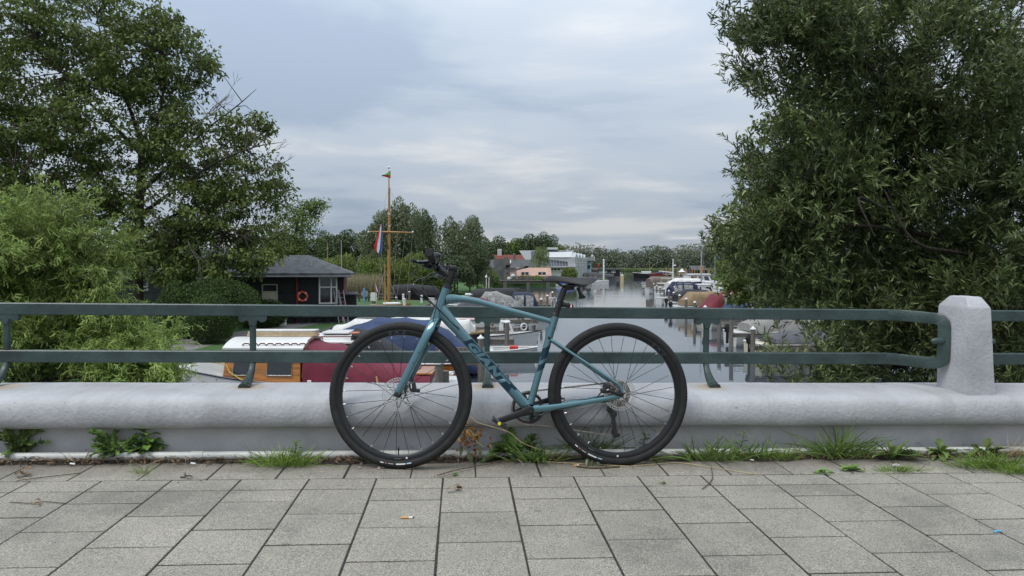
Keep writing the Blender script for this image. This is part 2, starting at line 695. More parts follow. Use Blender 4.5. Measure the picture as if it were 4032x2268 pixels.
# pits in the paint and rusty run-off around the feet of the balusters
src = pb.inputs['Base Color'].links[0].from_socket
tcn = [n for n in N_ if n.type == 'TEX_COORD'][0]
pit = N_.new('ShaderNodeTexNoise'); pit.inputs['Scale'].default_value = 75; pit.inputs['Detail'].default_value = 3
L_n.new(tcn.outputs['Object'], pit.inputs['Vector'])
pr = N_.new('ShaderNodeMapRange'); pr.inputs[1].default_value, pr.inputs[2].default_value = .25, .33
pr.inputs[3].default_value, pr.inputs[4].default_value = 1, 0
L_n.new(pit.outputs['Fac'], pr.inputs[0])
mxp = N_.new('ShaderNodeMix'); mxp.data_type = 'RGBA'
L_n.new(pr.outputs[0], mxp.inputs[0]); L_n.new(src, mxp.inputs[6]); mxp.inputs[7].default_value = (.2, .19, .18, 1)
# faint vertical run-off streaks and grime
smp = N_.new('ShaderNodeMapping'); smp.inputs['Scale'].default_value = (16, 1.2, 1.6)
L_n.new(tcn.outputs['Object'], smp.inputs[0])
stn = N_.new('ShaderNodeTexNoise'); stn.inputs['Scale'].default_value = 1.0; stn.inputs['Detail'].default_value = 7; stn.inputs['Roughness'].default_value = .65
L_n.new(smp.outputs[0], stn.inputs['Vector'])
stm = N_.new('ShaderNodeMapRange'); stm.inputs[1].default_value, stm.inputs[2].default_value = .50, .78
stm.inputs[3].default_value, stm.inputs[4].default_value = 0, .45
L_n.new(stn.outputs['Fac'], stm.inputs[0])
sxm = N_.new('ShaderNodeMix'); sxm.data_type = 'RGBA'
L_n.new(stm.outputs[0], sxm.inputs[0]); L_n.new(mxp.outputs[2], sxm.inputs[6]); sxm.inputs[7].default_value = (.25, .245, .225, 1)
prev = sxm.outputs[2]
wob = N_.new('ShaderNodeTexNoise'); wob.inputs['Scale'].default_value = 28; wob.inputs['Detail'].default_value = 5
L_n.new(tcn.outputs['Object'], wob.inputs['Vector'])
for (fu, fv) in ((-2.38, 3.84), (-1.125, 3.85), (.13, 3.86), (1.37, 3.83)):
    vm = N_.new('ShaderNodeVectorMath'); vm.operation = 'DISTANCE'
    L_n.new(tcn.outputs['Object'], vm.inputs[0]); vm.inputs[1].default_value = (fu, fv, .327)
    ad = N_.new('ShaderNodeMath'); ad.operation = 'MULTIPLY_ADD'
    L_n.new(wob.outputs['Fac'], ad.inputs[0]); ad.inputs[1].default_value = .16
    L_n.new(vm.outputs['Value'], ad.inputs[2])
    r_ = N_.new('ShaderNodeMapRange'); r_.inputs[1].default_value, r_.inputs[2].default_value = .13, .20
    r_.inputs[3].default_value, r_.inputs[4].default_value = .7, 0
    L_n.new(ad.outputs[0], r_.inputs[0])
    m_ = N_.new('ShaderNodeMix'); m_.data_type = 'RGBA'
    L_n.new(r_.outputs[0], m_.inputs[0]); L_n.new(prev, m_.inputs[6]); m_.inputs[7].default_value = (.36, .27, .17, 1)
    prev = m_.outputs[2]
L_n.new(prev, pb.inputs['Base Color'])
M_BASE = mat('painted_base', (.56, .55, .55), 0.7, var=.09, vscale=3, bump=.5, bscale=60, bdist=.004)

parapet = thing('bridge_parapet', 'low pale grey painted concrete parapet with a rounded coping behind the bicycle', 'parapet', MBR @ Matrix.Translation((0, .06, -.0113)))
prof = [(3.70, .166), (3.585, .166), (3.566, .170), (3.552, .178), (3.541, .192), (3.534, .21), (3.531, .232), (3.532, .255), (3.537, .278), (3.547, .298),
        (3.562, .313), (3.585, .322), (3.62, .326), (3.75, .327), (3.90, .327), (3.975, .327), (3.985, .318), (3.985, .05)]
us = np.arange(-6.5, 6.51, .05)
rings = []
for u in us:
    r = []
    for i, (v, w) in enumerate(prof):
        a = .0008 * math.sin(u * 9.1 + i) + .0007 * math.sin(u * 23.7 + 2.3 * i) + random.uniform(-.0006, .0006)
        b = .0012 * math.sin(u * 5.3 + .4 * i) + random.uniform(-.0004, .0004)
        r.append((u, v + (a if 0 < i < 12 else 0), w + (b if i > 0 else 0)))
    rings.append(r)
MB().loft(rings, True, True).obj('coping', M_COPE, parapet, 40)
MB().prism([(3.648, -.6), (3.644, .1655), (3.95, .1655), (3.95, -.6)], -6.5, 6.5, 'yz').obj('base_wall', M_BASE, parapet, 0)

M_PIPE = mat('white_pipe', (.52, .52, .49), 0.4, var=.1, vscale=9, bump=.2, bscale=60, bdist=.002)
pipe = thing('conduit_pipe', 'white plastic pipe lying along the foot of the parapet', 'pipe', MBR)
for k in range(5):
    a, b_ = -6.5 + 2.6 * k, -6.5 + 2.6 * (k + 1) - .004
    MB().sweep([(a, 3.615, .024 + .002 * math.sin(k)), ((a + b_) / 2, 3.613, .026), (b_, 3.615, .024 + .002 * math.sin(k + 1))], .021, 14).obj('pipe_length', M_PIPE, pipe)
    if k:
        MB().sweep([(a - .03, 3.615, .024 + .002 * math.sin(k)), (a + .03, 3.615, .024 + .002 * math.sin(k))], .0235, 14).obj('pipe_joint', M_PIPE, pipe)

# ---- stone post
M_POST = mat('painted_post', (.43, .428, .445), 0.65, var=.08, vscale=5, bump=.9, bscale=45, bdist=.006)
pier = thing('parapet_post', 'white painted concrete post with sloped top edges at the railing end', 'post', MBR @ Matrix.Translation((.044, .06, -.009)))


def ring_rect(u0, u1, v0, v1, w):
    return [(u0, v0, w), (u1, v0, w), (u1, v1, w), (u0, v1, w)]


mb = MB()
rr = []
levels = [(2.660, 2.822, 3.60, 3.85, .30), (2.659, 2.818, 3.601, 3.849, .33), (2.656, 2.806, 3.604, 3.848, .48), (2.653, 2.794, 3.608, 3.846, .64), (2.651, 2.784, 3.611, 3.845, .785), (2.654, 2.780, 3.615, 3.842, .797),
          (2.682, 2.772, 3.668, 3.80, .846), (2.69, 2.765, 3.675, 3.79, .849)]
for (a, b_, c, d, w) in levels:
    n = 5
    ring = []
    for i in range(n): ring.append((a + (b_ - a) * i / n, c, w))
    for i in range(n): ring.append((b_, c + (d - c) * i / n, w))
    for i in range(n): ring.append((b_ - (b_ - a) * i / n, d, w))
    for i in range(n): ring.append((a, d - (d - c) * i / n, w))
    rr.append([(x + random.uniform(-.0013, .0013), y + random.uniform(-.0013, .0013), z + random.uniform(-.001, .001)) for x, y, z in ring])
mb.loft(rr, True, True)
mb.obj('post_shaft', M_POST, pier, 30)

# ---- green iron railing
M_GREEN = mat('green_railing_paint', (.043, .068, .064), 0.38, var=.2, vscale=5, bump=.8, bscale=48, bdist=.004, coat=.1)
nt = M_GREEN.node_tree
N_, L_n = nt.nodes, nt.links
pb = N_['Principled BSDF']
src = pb.inputs['Base Color'].links[0].from_socket
tcn = [n for n in N_ if n.type == 'TEX_COORD'][0]
ch = N_.new('ShaderNodeTexNoise'); ch.inputs['Scale'].default_value = 38; ch.inputs['Detail'].default_value = 8; ch.inputs['Roughness'].default_value = .7
L_n.new(tcn.outputs['Object'], ch.inputs['Vector'])
cr = N_.new('ShaderNodeMapRange'); cr.inputs[1].default_value, cr.inputs[2].default_value = .70, .74
L_n.new(ch.outputs['Fac'], cr.inputs[0])
cm = N_.new('ShaderNodeMix'); cm.data_type = 'RGBA'
L_n.new(cr.outputs[0], cm.inputs[0]); L_n.new(src, cm.inputs[6]); cm.inputs[7].default_value = (.42, .46, .45, 1)
L_n.new(cm.outputs[2], pb.inputs['Base Color'])


def rail_sec(path, n=12):
    return path


def make_railing(label, u_a, u_b, posts, loop_side):
    """loop_side +1: the loop closes at u_b, -1: at u_a"""
    r = thing('bridge_railing', label, 'railing', MBR @ Matrix.Translation((0, .065, -.006)))
    VR = 3.965
    for name, wc, hh in (('top_rail', .7215, .0315), ('bottom_rail', .4665, .0325)):
        pts = [(u, VR, wc) for u in np.linspace(u_a, u_b, 24)]
        mb = MB()
        mb.loft([[(p[0], p[1] + cx * .019, p[2] + cz * hh) for cx, cz in ((-1, -.86), (-.8, -1), (.8, -1), (1, -.86), (1, .86), (.8, 1), (-.8, 1), (-1, .86))] for p in pts])
        mb.obj(name, M_GREEN, r, 15)
    e, s = (u_b, 1) if loop_side > 0 else (u_a, -1)
    loop = smooth_path([(e - s * .01, VR, .7215), (e + s * .07, VR - .03, .7205), (e + s * .145, VR - .12, .717), (e + s * .182, VR - .178, .711), (e + s * .197, VR - .20, .690), (e + s * .200, VR - .204, .650), (e + s * .201, VR - .205, .59),
                        (e + s * .200, VR - .204, .525), (e + s * .197, VR - .20, .488), (e + s * .182, VR - .178, .469), (e + s * .145, VR - .12, .462), (e + s * .07, VR - .03, .463), (e - s * .01, VR, .4665)], 5)
    rings = []
    for i, p in enumerate(loop):
        a, b = loop[max(i - 1, 0)], loop[min(i + 1, len(loop) - 1)]
        t = (b - a).normalized()
        side = Vector((s * .6, .8, 0)).normalized()
        side = (side - t * side.dot(t)).normalized()
        u2 = side.cross(t)
        rings.append([p + side * (cx * .019) + u2 * (cz * .0318) for cx, cz in ((-1, -.85), (-.85, -1), (.85, -1), (1, -.85), (1, .85), (.85, 1), (-.85, 1), (-1, .85))])
    MB().loft(rings).obj('end_loop', M_GREEN, r, 40)
    MB().sweep([(e + s * .22, VR - .20, .594), (e + s * .16, VR - .215, .594), (e + s * .135, VR - .22, .594), (e + s * .122, VR - .222, .594), (e + s * .115, VR - .223, .594)], [.019, .019, .018, .013, .005], 12).obj('bolt', M_GREEN, r)
    for u in posts:
        p = bpy.data.objects.new('baluster', None)
        mb = MB()
        path = smooth_path([(u, VR + .004, .70), (u, VR + .004, .55), (u, VR + .003, .47), (u, VR - .004, .43), (u, VR - .03, .39), (u, VR - .08, .352), (u, VR - .13, .331), (u, VR - .16, .322)], 4)
        sec = []
        for i, q in enumerate(path):
            f = i / (len(path) - 1)
            sec.append((.0165 + .030 * max(0, f - .5), .014 + .020 * max(0, (f - .55))))
        mb.sweep(path, sec, 12, up=(0, 1, .3), power=3)
        sh = []
        P = [(-.072, .692), (.072, .692), (.072, .672), (.066, .660), (.054, .656), (.043, .660), (.034, .668), (.026, .668), (.018, .660), (.0145, .640),
             (-.0145, .640), (-.018, .660), (-.026, .668), (-.034, .668), (-.043, .660), (-.054, .656), (-.066, .660), (-.072, .672)]
        mb.prism([(u + a, b) for a, b in P], VR - .0165, VR + .0165, 'xz')
        mb.obj('baluster', M_GREEN, r, 40)
    return r


make_railing('long dark green iron bridge railing of two bars behind the bicycle', -6.6, 2.478, (-4.98, -3.71, -2.44, -1.149, .137, 1.395), 1)
make_railing('short stretch of dark green railing right of the concrete post', 3.08, 6.6, (4.1, 5.35), -1)
# ------------------------------------------------------------------ the bicycle (x along it, y away from the camera, z up in its leaning plane)
MBK = MBR @ Matrix.Translation((-.2898, 3.4675, 0)) @ Matrix.Rotation(.0131, 4, 'Z') @ Matrix.Rotation(math.radians(-7), 4, 'X')
MBKI = MBK.inverted()
bike = thing('bicycle', 'teal blue fitness bicycle with black wheels leaning against the painted parapet', 'bicycle', MBK)


def BP(px, py, lat=0.0):
    o = MBKI @ Vector((0, 0, ZC)); d = MBKI.to_3x3() @ ray(px, py)
    return o + d * ((lat - o.y) / d.y)


M_TEAL = mat('teal_frame_paint', (.105, .21, .235), .24, .8, var=.03, vscale=900, coat=.7, spec=.5)
M_DTEAL = mat('dark_teal_decal', (.006, .028, .045), .45, 0, var=.03, spec=.3)
M_BLK = mat('satin_black', (.009, .009, .0095), .42, .0, var=.1, vscale=30)
M_GLOSS = mat('gloss_black', (.008, .008, .008), .15, .0, var=.05, coat=.5)
M_RUB = mat('tyre_rubber', (.0125, .0118, .0112), .7, 0, var=.25, vscale=28, bump=.25, bscale=300, bdist=.001)
M_RIM = mat('rim_black', (.011, .011, .012), .33, .2, var=.05)
M_STEEL = mat('brushed_steel', (.58, .56, .52), .33, .95, var=.06, vscale=40)
M_CHAIN = mat('chain_metal', (.30, .27, .23), .4, .9, var=.2, vscale=90)
M_SADDLE = mat('saddle_vinyl', (.02, .02, .022), .5, 0, var=.08, bump=.15, bscale=500, bdist=.0006)
M_WHITE = mat('white_print_and_highlight', (.72, .72, .70), .5, 0, var=.05)
M_RED = mat('red_lens', (.10, .008, .008), .12, 0, var=.03, coat=.6)
M_YEL = mat('yellow_cap', (.75, .62, .03), .45, 0, var=.03)
M_GREY = mat('grey_print', (.10, .10, .10), .3, 0, var=.02)
M_RIMT = mat('rim_print', (.004, .004, .004), .12, 0, var=.02, coat=1.0)

R90 = Matrix.Rotation(PI / 2, 4, 'X')
HA = Vector((.0509, 0, .152)).normalized()
HP = Vector((.158, 0, .7185))
STEER = Matrix.Translation(HP) @ Matrix.Rotation(math.radians(-10), 4, HA) @ Matrix.Translation(-HP)


def bpart(mb, name, m, parent=bike, M=None, smooth=35):
    if M is not None:
        mb.v = [tuple(M @ Vector(p)) for p in mb.v]
    return mb.obj(name, m, parent, smooth)


def bend_text(me, r, ang, y):
    """lay flat text round a wheel: radius r at its mid height, centred at angle ang (0 = +x, up = +z)"""
    xs = [v.co.x for v in me.vertices]; ys = [v.co.y for v in me.vertices]
    xm, ym = (min(xs) + max(xs)) / 2, (min(ys) + max(ys)) / 2
    for v in me.vertices:
        a = ang - (v.co.x - xm) / r
        rr = r + (v.co.y - ym)
        v.co = (rr * math.cos(a), y, rr * math.sin(a))


def wheel(name, cx, cz, front, M0):
    w = bpy.data.objects.new(name, None)
    COL.objects.link(w); w.parent = bike
    w.matrix_local = M0 @ Matrix.Translation((cx, 0, cz))
    # tyre
    R = .3525
    sec = []
    n = 18
    for i in range(n):
        a = 2 * PI * i / n
        sec.append((R - .0208 + .0218 * math.cos(a), .0212 * math.sin(a), a))
    mb = MB()
    K = 264
    vs_, f = [], []
    for i in range(K):
        an = 2 * PI * i / K
        for (r, h, a) in sec:
            k = 0
            if .35 < abs(math.atan2(math.sin(a), math.cos(a))) < 1.15:
                k = .0013 if (i % 4) < 2 else -.0006
            elif abs(math.atan2(math.sin(a), math.cos(a))) <= .35:
                k = .0007 if ((i + int(h * 1000)) % 2) else -.0003
            c = math.cos(a)
            vs_.append(((r + k * max(c, .3)) * math.cos(an), h * (1 + k * 8), (r + k * max(c, .3)) * math.sin(an)))
    for i in range(K):
        j = (i + 1) % K
        for q in range(n):
            p = (q + 1) % n
            f.append((i * n + q, j * n + q, j * n + p, i * n + p))
    mb.add(vs_, f)
    mb.obj('tyre', M_RUB, w, 60)
    mb = MB()
    mb.lathe([(.3155, .0138), (.3155, -.0138), (.309, -.0145), (.298, -.013), (.2895, -.0085), (.288, 0), (.2895, .0085), (.298, .013), (.309, .0145)], 120, R90, True)
    mb.obj('rim', M_RIM, w, 40)
    # hub
    mb = MB()
    mb.lathe([(.006, -.052), (.012, -.052), (.012, -.036), (.024, -.034), (.024, -.029), (.014, -.026), (.013, 0), (.014, .026), (.024, .029), (.024, .034), (.012, .036), (.012, .052), (.006, .052)], 24, R90)
    mb.obj('hub', M_BLK, w, 30)
    # spokes, each with its bright nipple
    NS = 28
    for i in range(NS):
        side = -1 if i % 2 else 1
        a = 2 * PI * (i + .5) / NS + (.06 if front else .0)
        off = 1.15 if (i // 2) % 2 else -1.15
        p1 = Vector((.288 * math.cos(a), 0, .288 * math.sin(a)))
        p0 = Vector((.023 * math.cos(a + off), side * .031, .023 * math.sin(a + off)))
        d = (p1 - p0)
        mb = MB()
        mb.sweep([p0, p0 + d * .955], .0014, 5)
        nf = len(mb.f)
        mb.sweep([p0 + d * .955, p0 + d * 1.0], .0026, 5)
        me = mb.mesh('spoke', M_GLOSS)
        me.materials.append(M_STEEL)
        for p in me.polygons:
            if p.index >= nf:
                p.material_index = 1
        link('spoke', me, w)
    # brake rotor on the camera side
    mb = MB()
    y0 = -.041
    def ring(r0, r1, n_=72, wob=0):
        mb.lathe([(r0, -.001), (r0, .001), (r1, .001), (r1, -.001)], n_, Matrix.Translation((0, y0, 0)) @ R90, True)
    ring(.0772, .0802); ring(.0640, .0668); ring(.017, .030, 36)
    for i in range(40):
        a = 2 * PI * i / 40
        b = a + .13
        p, q = Vector((.0655 * math.cos(a), y0, .0655 * math.sin(a))), Vector((.0785 * math.cos(b), y0, .0785 * math.sin(b)))
        mb.sweep([p, q], (.001, .0021), 4, up=(0, 0, 1) if abs((q - p).normalized().z) < .9 else (1, 0, 0))
    for i in range(12):
        a = 2 * PI * i / 12
        b = a + (.55 if i % 2 else .16)
        p, q = Vector((.029 * math.cos(a), y0, .029 * math.sin(a))), Vector((.0655 * math.cos(b), y0, .0655 * math.sin(b)))
        mb.sweep([p, q], (.0014, .0022), 4, up=(0, 1, 0))
    mb.obj('brake_rotor', M_STEEL, w, 30)
    mb = MB()
    for i in range(6):
        a = 2 * PI * i / 6 + .2
        mb.lathe([(.0, .0025), (.0042, .0025), (.0042, -.001)], 10, Matrix.Translation((.0235 * math.cos(a), y0 - .001, .0235 * math.sin(a))) @ R90)
    mb.obj('rotor_bolt_ring', M_BLK, w, 30)
    # valve
    va = math.radians(-90.5 if front else -118)
    c, s = math.cos(va), math.sin(va)
    MB().sweep([(c * .289, 0, s * .289), (c * .27, 0, s * .27), (c * .268, 0, s * .268), (c * .252, 0, s * .252)], [.003, .003, .0042, .0036], 8).obj('valve', M_GLOSS, w)
    # prints on tyre wall and rim
    def patch(name, r0, r1, a0, a1, y, m):
        mb = MB()
        a0, a1 = math.radians(a0), math.radians(a1)
        q = []
        for k in range(5):
            a = a0 + (a1 - a0) * k / 4
            q += [(r0 * math.cos(a), y, r0 * math.sin(a)), (r1 * math.cos(a), y, r1 * math.sin(a))]
        mb.add(q, [(2 * k, 2 * k + 1, 2 * k + 3, 2 * k + 2) for k in range(4)])
        return mb.obj(name, m, w, 0)
    d0 = 0 if front else -27
    yt = -.0217
    patch('tyre_print', .3275, .3335, -91.5 + d0, -83.5 + d0, yt, M_WHITE)
    patch('tyre_print', .3275, .3325, -82.5 + d0, -78.5 + d0, yt, mat('pale_blue_print', (.45, .62, .70), .5) if 'pale_blue_print' not in MATS else MATS['pale_blue_print'])
    patch('tyre_print', .3285, .3330, -105 + d0, -102 + d0, yt, M_WHITE)
    patch('tyre_print', .3285, .3325, -101 + d0, -99 + d0, yt, mat('dull_red_print', (.35, .16, .13), .5) if 'dull_red_print' not in MATS else MATS['dull_red_print'])
    patch('tyre_print', .3295, .3315, -98 + d0, -93.5 + d0, yt, M_WHITE)
    patch('rim_sticker', .300, .308, -83 + d0 * .35, -81.4 + d0 * .35, -.0147, M_WHITE)
    patch('rim_sticker', .3035, .3075, -93.5 + d0, -87.5 + d0, -.0150, M_GREY)
    t = text_mesh('SX2', .026, 0, .22, .0006, 1.5)
    for v in t.vertices:
        v.co.x *= 1.55
    bend_text(t, .3025, math.radians(94 if front else 47), -.0153)
    t.materials.append(M_RIMT)
    link('rim_lettering', t, w)
    return w


wheel('wheel', -.012, .3525, True, STEER)
wheel('wheel', 1.065, .3525, False, Matrix.Identity(4))

# frame
mb = MB()
mb.sweep([(.155, 0, .712), (.163, 0, .735), (.182, 0, .79), (.203, 0, .853), (.209, 0, .871)], [.0285, .0265, .0235, .0225, .0235], 20)
tt = smooth_path([(.205, 0, .818), (.25, 0, .8195), (.30, 0, .8165), (.36, 0, .8075), (.43, 0, .7885), (.5128, 0, .7655), (.64, 0, .7335), (.742, 0, .7065)], 5)
mb.sweep(tt, [(.021 - .009 * i / (len(tt) - 1), .027 - .0100 * min(1, i / (len(tt) * .26)) - .0045 * i / len(tt)) for i in range(len(tt))], 20, power=2.8)
dt = [Vector((.168, 0, .772)), Vector((.205, 0, .735)), Vector((.26, 0, .673)), Vector((.36, 0, .562)), Vector((.48, 0, .430)), Vector((.615, 0, .281))]
mb.sweep(dt, [(.022, .036), (.0225, .0305), (.0225, .0265), (.0225, .0255), (.0225, .0255), (.024, .0255)], 24, power=3.6)
mb.sweep([(.606, 0, .24), (.618, 0, .281), (.66, 0, .429), (.70, 0, .566), (.728, 0, .662), (.7515, 0, .7425)], [.0185, .0185, .0172, .0172, .0185, .0195], 18)
mb.sweep([(.7205, 0, .676), (.712, 0, .650), (.700, 0, .600)], [(.010, .019), (.010, .012), (.008, .004)], 12)
mb.lathe([(.026, -.0375), (.026, .0375)], 24, Matrix.Translation((.618, 0, .28)) @ R90)
mb.lathe([(.0, -.0372), (.026, -.0372)], 24, Matrix.Translation((.618, 0, .28)) @ R90)
for s in (-1, 1):
    mb.sweep([(.632, s * .030, .279), (.70, s * .036, .285), (.80, s * .041, .297), (.92, s * .052, .318), (1.0, s * .061, .333), (1.052, s * .064, .345)],
             [(.012, .0165), (.011, .0165), (.0105, .0155), (.0095, .0125), (.009, .0105), (.008, .0125)], 14, power=3.5)
    mb.sweep([(.7275, s * .012, .618), (.745, s * .022, .607), (.85, s * .046, .5365), (.96, s * .058, .462), (1.046, s * .063, .4045)], [.0095, .0085, .0078, .0075, .0082], 12)
    mb.sweep(smooth_path([(1.040, s * .063, .4085), (1.056, s * .063, .396), (1.067, s * .063, .377), (1.070, s * .063, .357), (1.062, s * .063, .344), (1.046, s * .063, .343)], 3), (.0055, .0085), 10, power=3)
mb.sweep([(.668, 0, .293), (.715, 0, .302)], (.03, .006), 8)
bpart(mb, 'frame', M_TEAL)

# dark lettered panel on the down tube, and the dark bands of the seat tube
d = (dt[5] - dt[2]).normalized()
nrm = Vector((-d.z, 0, d.x)) * -1            # across the tube
if nrm.z < 0: nrm = -nrm
P0 = Vector((.318, 0, .6085))
LD = .315
YS = -.0229


def dtp(s, t, y=YS):
    p = P0 + d * (s * LD) + nrm * t
    return (p.x, y, p.z)


mb = MB()
mb.add([dtp(-.05, -.0215), dtp(.0, .0215), dtp(1.06, .0215), dtp(.98, -.0215)], [(0, 1, 2, 3)])
bpart(mb, 'down_tube_panel', M_DTEAL, smooth=0)
t = text_mesh('GIANT', .058, 0, .30, .0036, 1.10)
xs = [v.co.x for v in t.vertices]; ys = [v.co.y for v in t.vertices]
x0, x1, y0, y1 = min(xs), max(xs), min(ys), max(ys)
for v in t.vertices:
    s = (v.co.x - x0) / (x1 - x0) * .90 + .03
    q = ((v.co.y - y0) / (y1 - y0) - .5) * .0385 - .0005
    v.co = dtp(s, q, YS - .0007)
t.materials.append(M_TEAL)
link('down_tube_lettering', t, bike)
for z0, z1 in ((.523, .585), (.469, .502)):
    def stp(z): return Vector((.618 + (z - .281) * .2895, 0, z))
    mb = MB()
    n = 18
    rings = []
    for k in range(4):
        zz = z0 + (z1 - z0) * k / 3
        r = []
        for i in range(n):
            a = 2 * PI * i / n
            p = stp(zz + .016 * math.cos(a)) + Vector((.0177 * math.cos(a) * .96, .0177 * math.sin(a), -.0177 * math.cos(a) * .28))
            r.append(p)
        rings.append(r)
    mb.loft(rings, True, False)
    bpart(mb, 'seat_tube_band', M_DTEAL)
mb = MB()
for (x, z) in ((.70, .50), (.684, .441)):
    p = Vector((x - .034, 0, z + .006))
    mb.sweep([p + Vector((.018, 0, -.004)), p + Vector((.002, 0, .001))], [.0028, .0042], 8)
for k in (.42, .60):
    p = Vector(dtp(k, .0275, 0)); mb.sweep([p - nrm * .004, p + nrm * .006], [.0028, .0042], 8)
bpart(mb, 'bottle_bosses', M_BLK)['kind'] = 'stuff'
mb = MB(); mb.box((.7155, -.0172, .628), (.012, .003, .013), None, .001); bpart(mb, 'frame_badge', M_GLOSS)
mb = MB()
pp = BP(1805, 1293, -.0235)
mb.sweep([pp + d * -.009, pp + d * .009], (.003, .0065), 12, up=nrm)
bpart(mb, 'cable_port', M_GREY)

# fork
mb = MB()
mb.sweep([(.158, 0, .719), (.152, 0, .700), (.147, 0, .690)], [.0285, (.030, .027), (.026, .022)], 18)
for s in (-1, 1):
    mb.sweep(smooth_path([(.156, s * .008, .712), (.148, s * .030, .692), (.133, s * .046, .655), (.105, s * .0505, .597), (.055, s * .052, .497), (.0, s * .055, .387), (-.017, s * .056, .352)], 3),
             [(.016 - .007 * i / 18, .0265 - .0125 * i / 18) for i in range(19)], 14, power=2.8, up=(1, 0, .35))
bpart(mb, 'fork', M_TEAL, bike, STEER)
mb = MB()
mb.lathe([(.0, -.003), (.012, -.002), (.013, .012)], 16, Matrix.Translation((-.016, -.066, .3525)) @ R90 @ Matrix.Rotation(PI, 4, 'X'))
for x, z in ((.088, .553), (.062, .503)):
    mb.lathe([(0, .0), (.0035, .0), (.0035, -.003)], 8, Matrix.Translation((x, -.0635, z)) @ R90)
bpart(mb, 'front_axle', M_GLOSS, bike, STEER)['kind'] = 'stuff'

# steering: headset, stem, bar, grips, levers
mb = MB()
mb.sweep([(.2085, 0, .869), (.212, 0, .880), (.216, 0, .8925), (.2195, 0, .9035)], [.0240, .0212, .0185, .0178], 18)
bpart(mb, 'headset_spacer', M_BLK, bike, STEER)
mb = MB()
mb.sweep([(.2185, 0, .9005), (.2365, 0, .9545)], .0200, 18)
mb.sweep([(.228, 0, .928), (.195, 0, .9505), (.166, 0, .970)], [(.018, .0185), (.017, .0165), (.022, .0185)], 16)
mb.lathe([(.021, -.024), (.021, .024)], 18, Matrix.Translation((.158, 0, .975)) @ R90)
for z in (.906, .934):
    mb.box((.2545, 0, z + .008), (.026, .022, .010), None, .002)
bpart(mb, 'stem', M_BLK, bike, STEER)
bar = smooth_path([(.184, -.335, .988), (.172, -.20, .981), (.159, -.06, .975), (.158, 0, .975), (.159, .06, .979), (.172, .20, 1.004), (.184, .335, 1.026)], 5)
mb = MB()
mb.sweep(bar, [(.0128 + .0042 * max(0, 1 - abs(p.y) / .09)) for p in bar], 14, up=(1, 0, 0))
bpart(mb, 'handlebar', M_BLK, bike, STEER)
for s in (-1, 1):
    mb = MB()
    a, b = Vector((.186, s * .342, 1.0068 + .0195 * s)), Vector((.1725, s * .205, .993 + .0115 * s))
    mb.sweep([a, a.lerp(b, .02), a.lerp(b, .05), a.lerp(b, .25), a.lerp(b, .8), b], [.0160, .0192, .0194, .0180, .0170, .0184], 18, up=(1, 0, 0))
    bpart(mb, 'grip', M_RUB, bike, STEER)
    # brake and shift lever
    mb = MB()
    c = Vector((.168, s * .165, .988 + .0095 * s))
    mb.sweep([c + Vector((0, -.013, 0)), c + Vector((0, .013, 0))], .0185, 14, up=(1, 0, 0))
    mb.sweep([c, c + Vector((-.03, s * .01, -.006)), c + Vector((-.048, s * .03, -.010))], [(.014, .011), (.013, .011), (.009, .009)], 10)
    mb.sweep(smooth_path([c + Vector((-.045, s * .028, -.010)), c + Vector((-.058, s * .06, -.014)), c + Vector((-.060, s * .10, -.018)), c + Vector((-.071, s * .135, -.019))], 4), (.0075, .0085), 10)
    mb.sweep([c + Vector((-.030, 0, -.018)), c + Vector((-.022, -s * .03, -.024)), c + Vector((-.03, s * .02, -.030))], [.011, .012, .006], 10)
    mb.box(c + Vector((-.012, -s * .045, -.012)), (.040, .045, .026), Euler((0, .3, 0)).to_matrix(), .008)
    mb.sweep([c + Vector((.002, -s * .06, 0)), c + Vector((.0, -s * .085, -.001))], .0175, 14, up=(1, 0, 0))
    mb.sweep([c + Vector((-.02, s * .02, -.02)), c + Vector((-.034, s * .05, -.028)), c + Vector((-.030, s * .075, -.026))], [.007, .008, .004], 8)
    bpart(mb, 'brake_lever', M_GLOSS, bike, STEER)
mb = MB()
bc = BP(1723, 1005, -.13)
mb.sweep([bc + Vector((-.004, 0, -.035)), bc + Vector((-.002, 0, -.010))], [.006, .005], 8)
up_ = Vector((.35, 0, 1)).normalized()
Rb = up_.to_track_quat('Z', 'Y').to_matrix().to_4x4()
mb.lathe([(0, .012), (.010, .011), (.0155, .007), (.0165, .0), (.0165, -.008), (.013, -.010), (0, -.010)], 20, Matrix.Translation(bc) @ Rb)
bpart(mb, 'bell', M_GLOSS)
mb = MB()
lc = BP(1738, 1086, .02)
mb.box(lc, (.032, .03, .030), Euler((0, .55, 0)).to_matrix(), .005)
bpart(mb, 'front_light', M_GLOSS)

# cables
def cable(pts):
    P = smooth_path([BP(*p) for p in pts], 5)
    bpart(MB().sweep(P, .0026, 7), 'cable', M_GLOSS)


cable([(1651, 1047, -.15), (1645, 1058, -.15), (1622, 1081, -.13), (1627, 1087, -.12), (1646, 1094, -.11), (1683, 1111, -.08), (1706, 1130, -.06), (1719, 1145, -.05), (1724, 1166, -.045), (1718, 1208, -.04), (1708, 1250, -.04), (1703, 1272, -.038)])
cable([(1760, 1086, .12), (1724, 1088, .06), (1683, 1092, 0), (1651, 1099, -.02), (1632, 1113, -.03), (1628, 1134, -.04), (1641, 1155, -.045), (1663, 1173, -.05), (1693, 1190, -.05), (1737, 1229, -.045), (1783, 1274, -.038), (1805, 1292, -.024)])
cable([(1740, 1072, .10), (1721, 1074, .06), (1699, 1077, .02), (1679, 1091, -.01), (1665, 1104, -.02), (1663, 1118, -.03), (1669, 1145, -.04), (1683, 1170, -.045), (1702, 1194, -.05), (1741, 1231, -.045), (1785, 1277, -.038), (1806, 1294, -.024)])
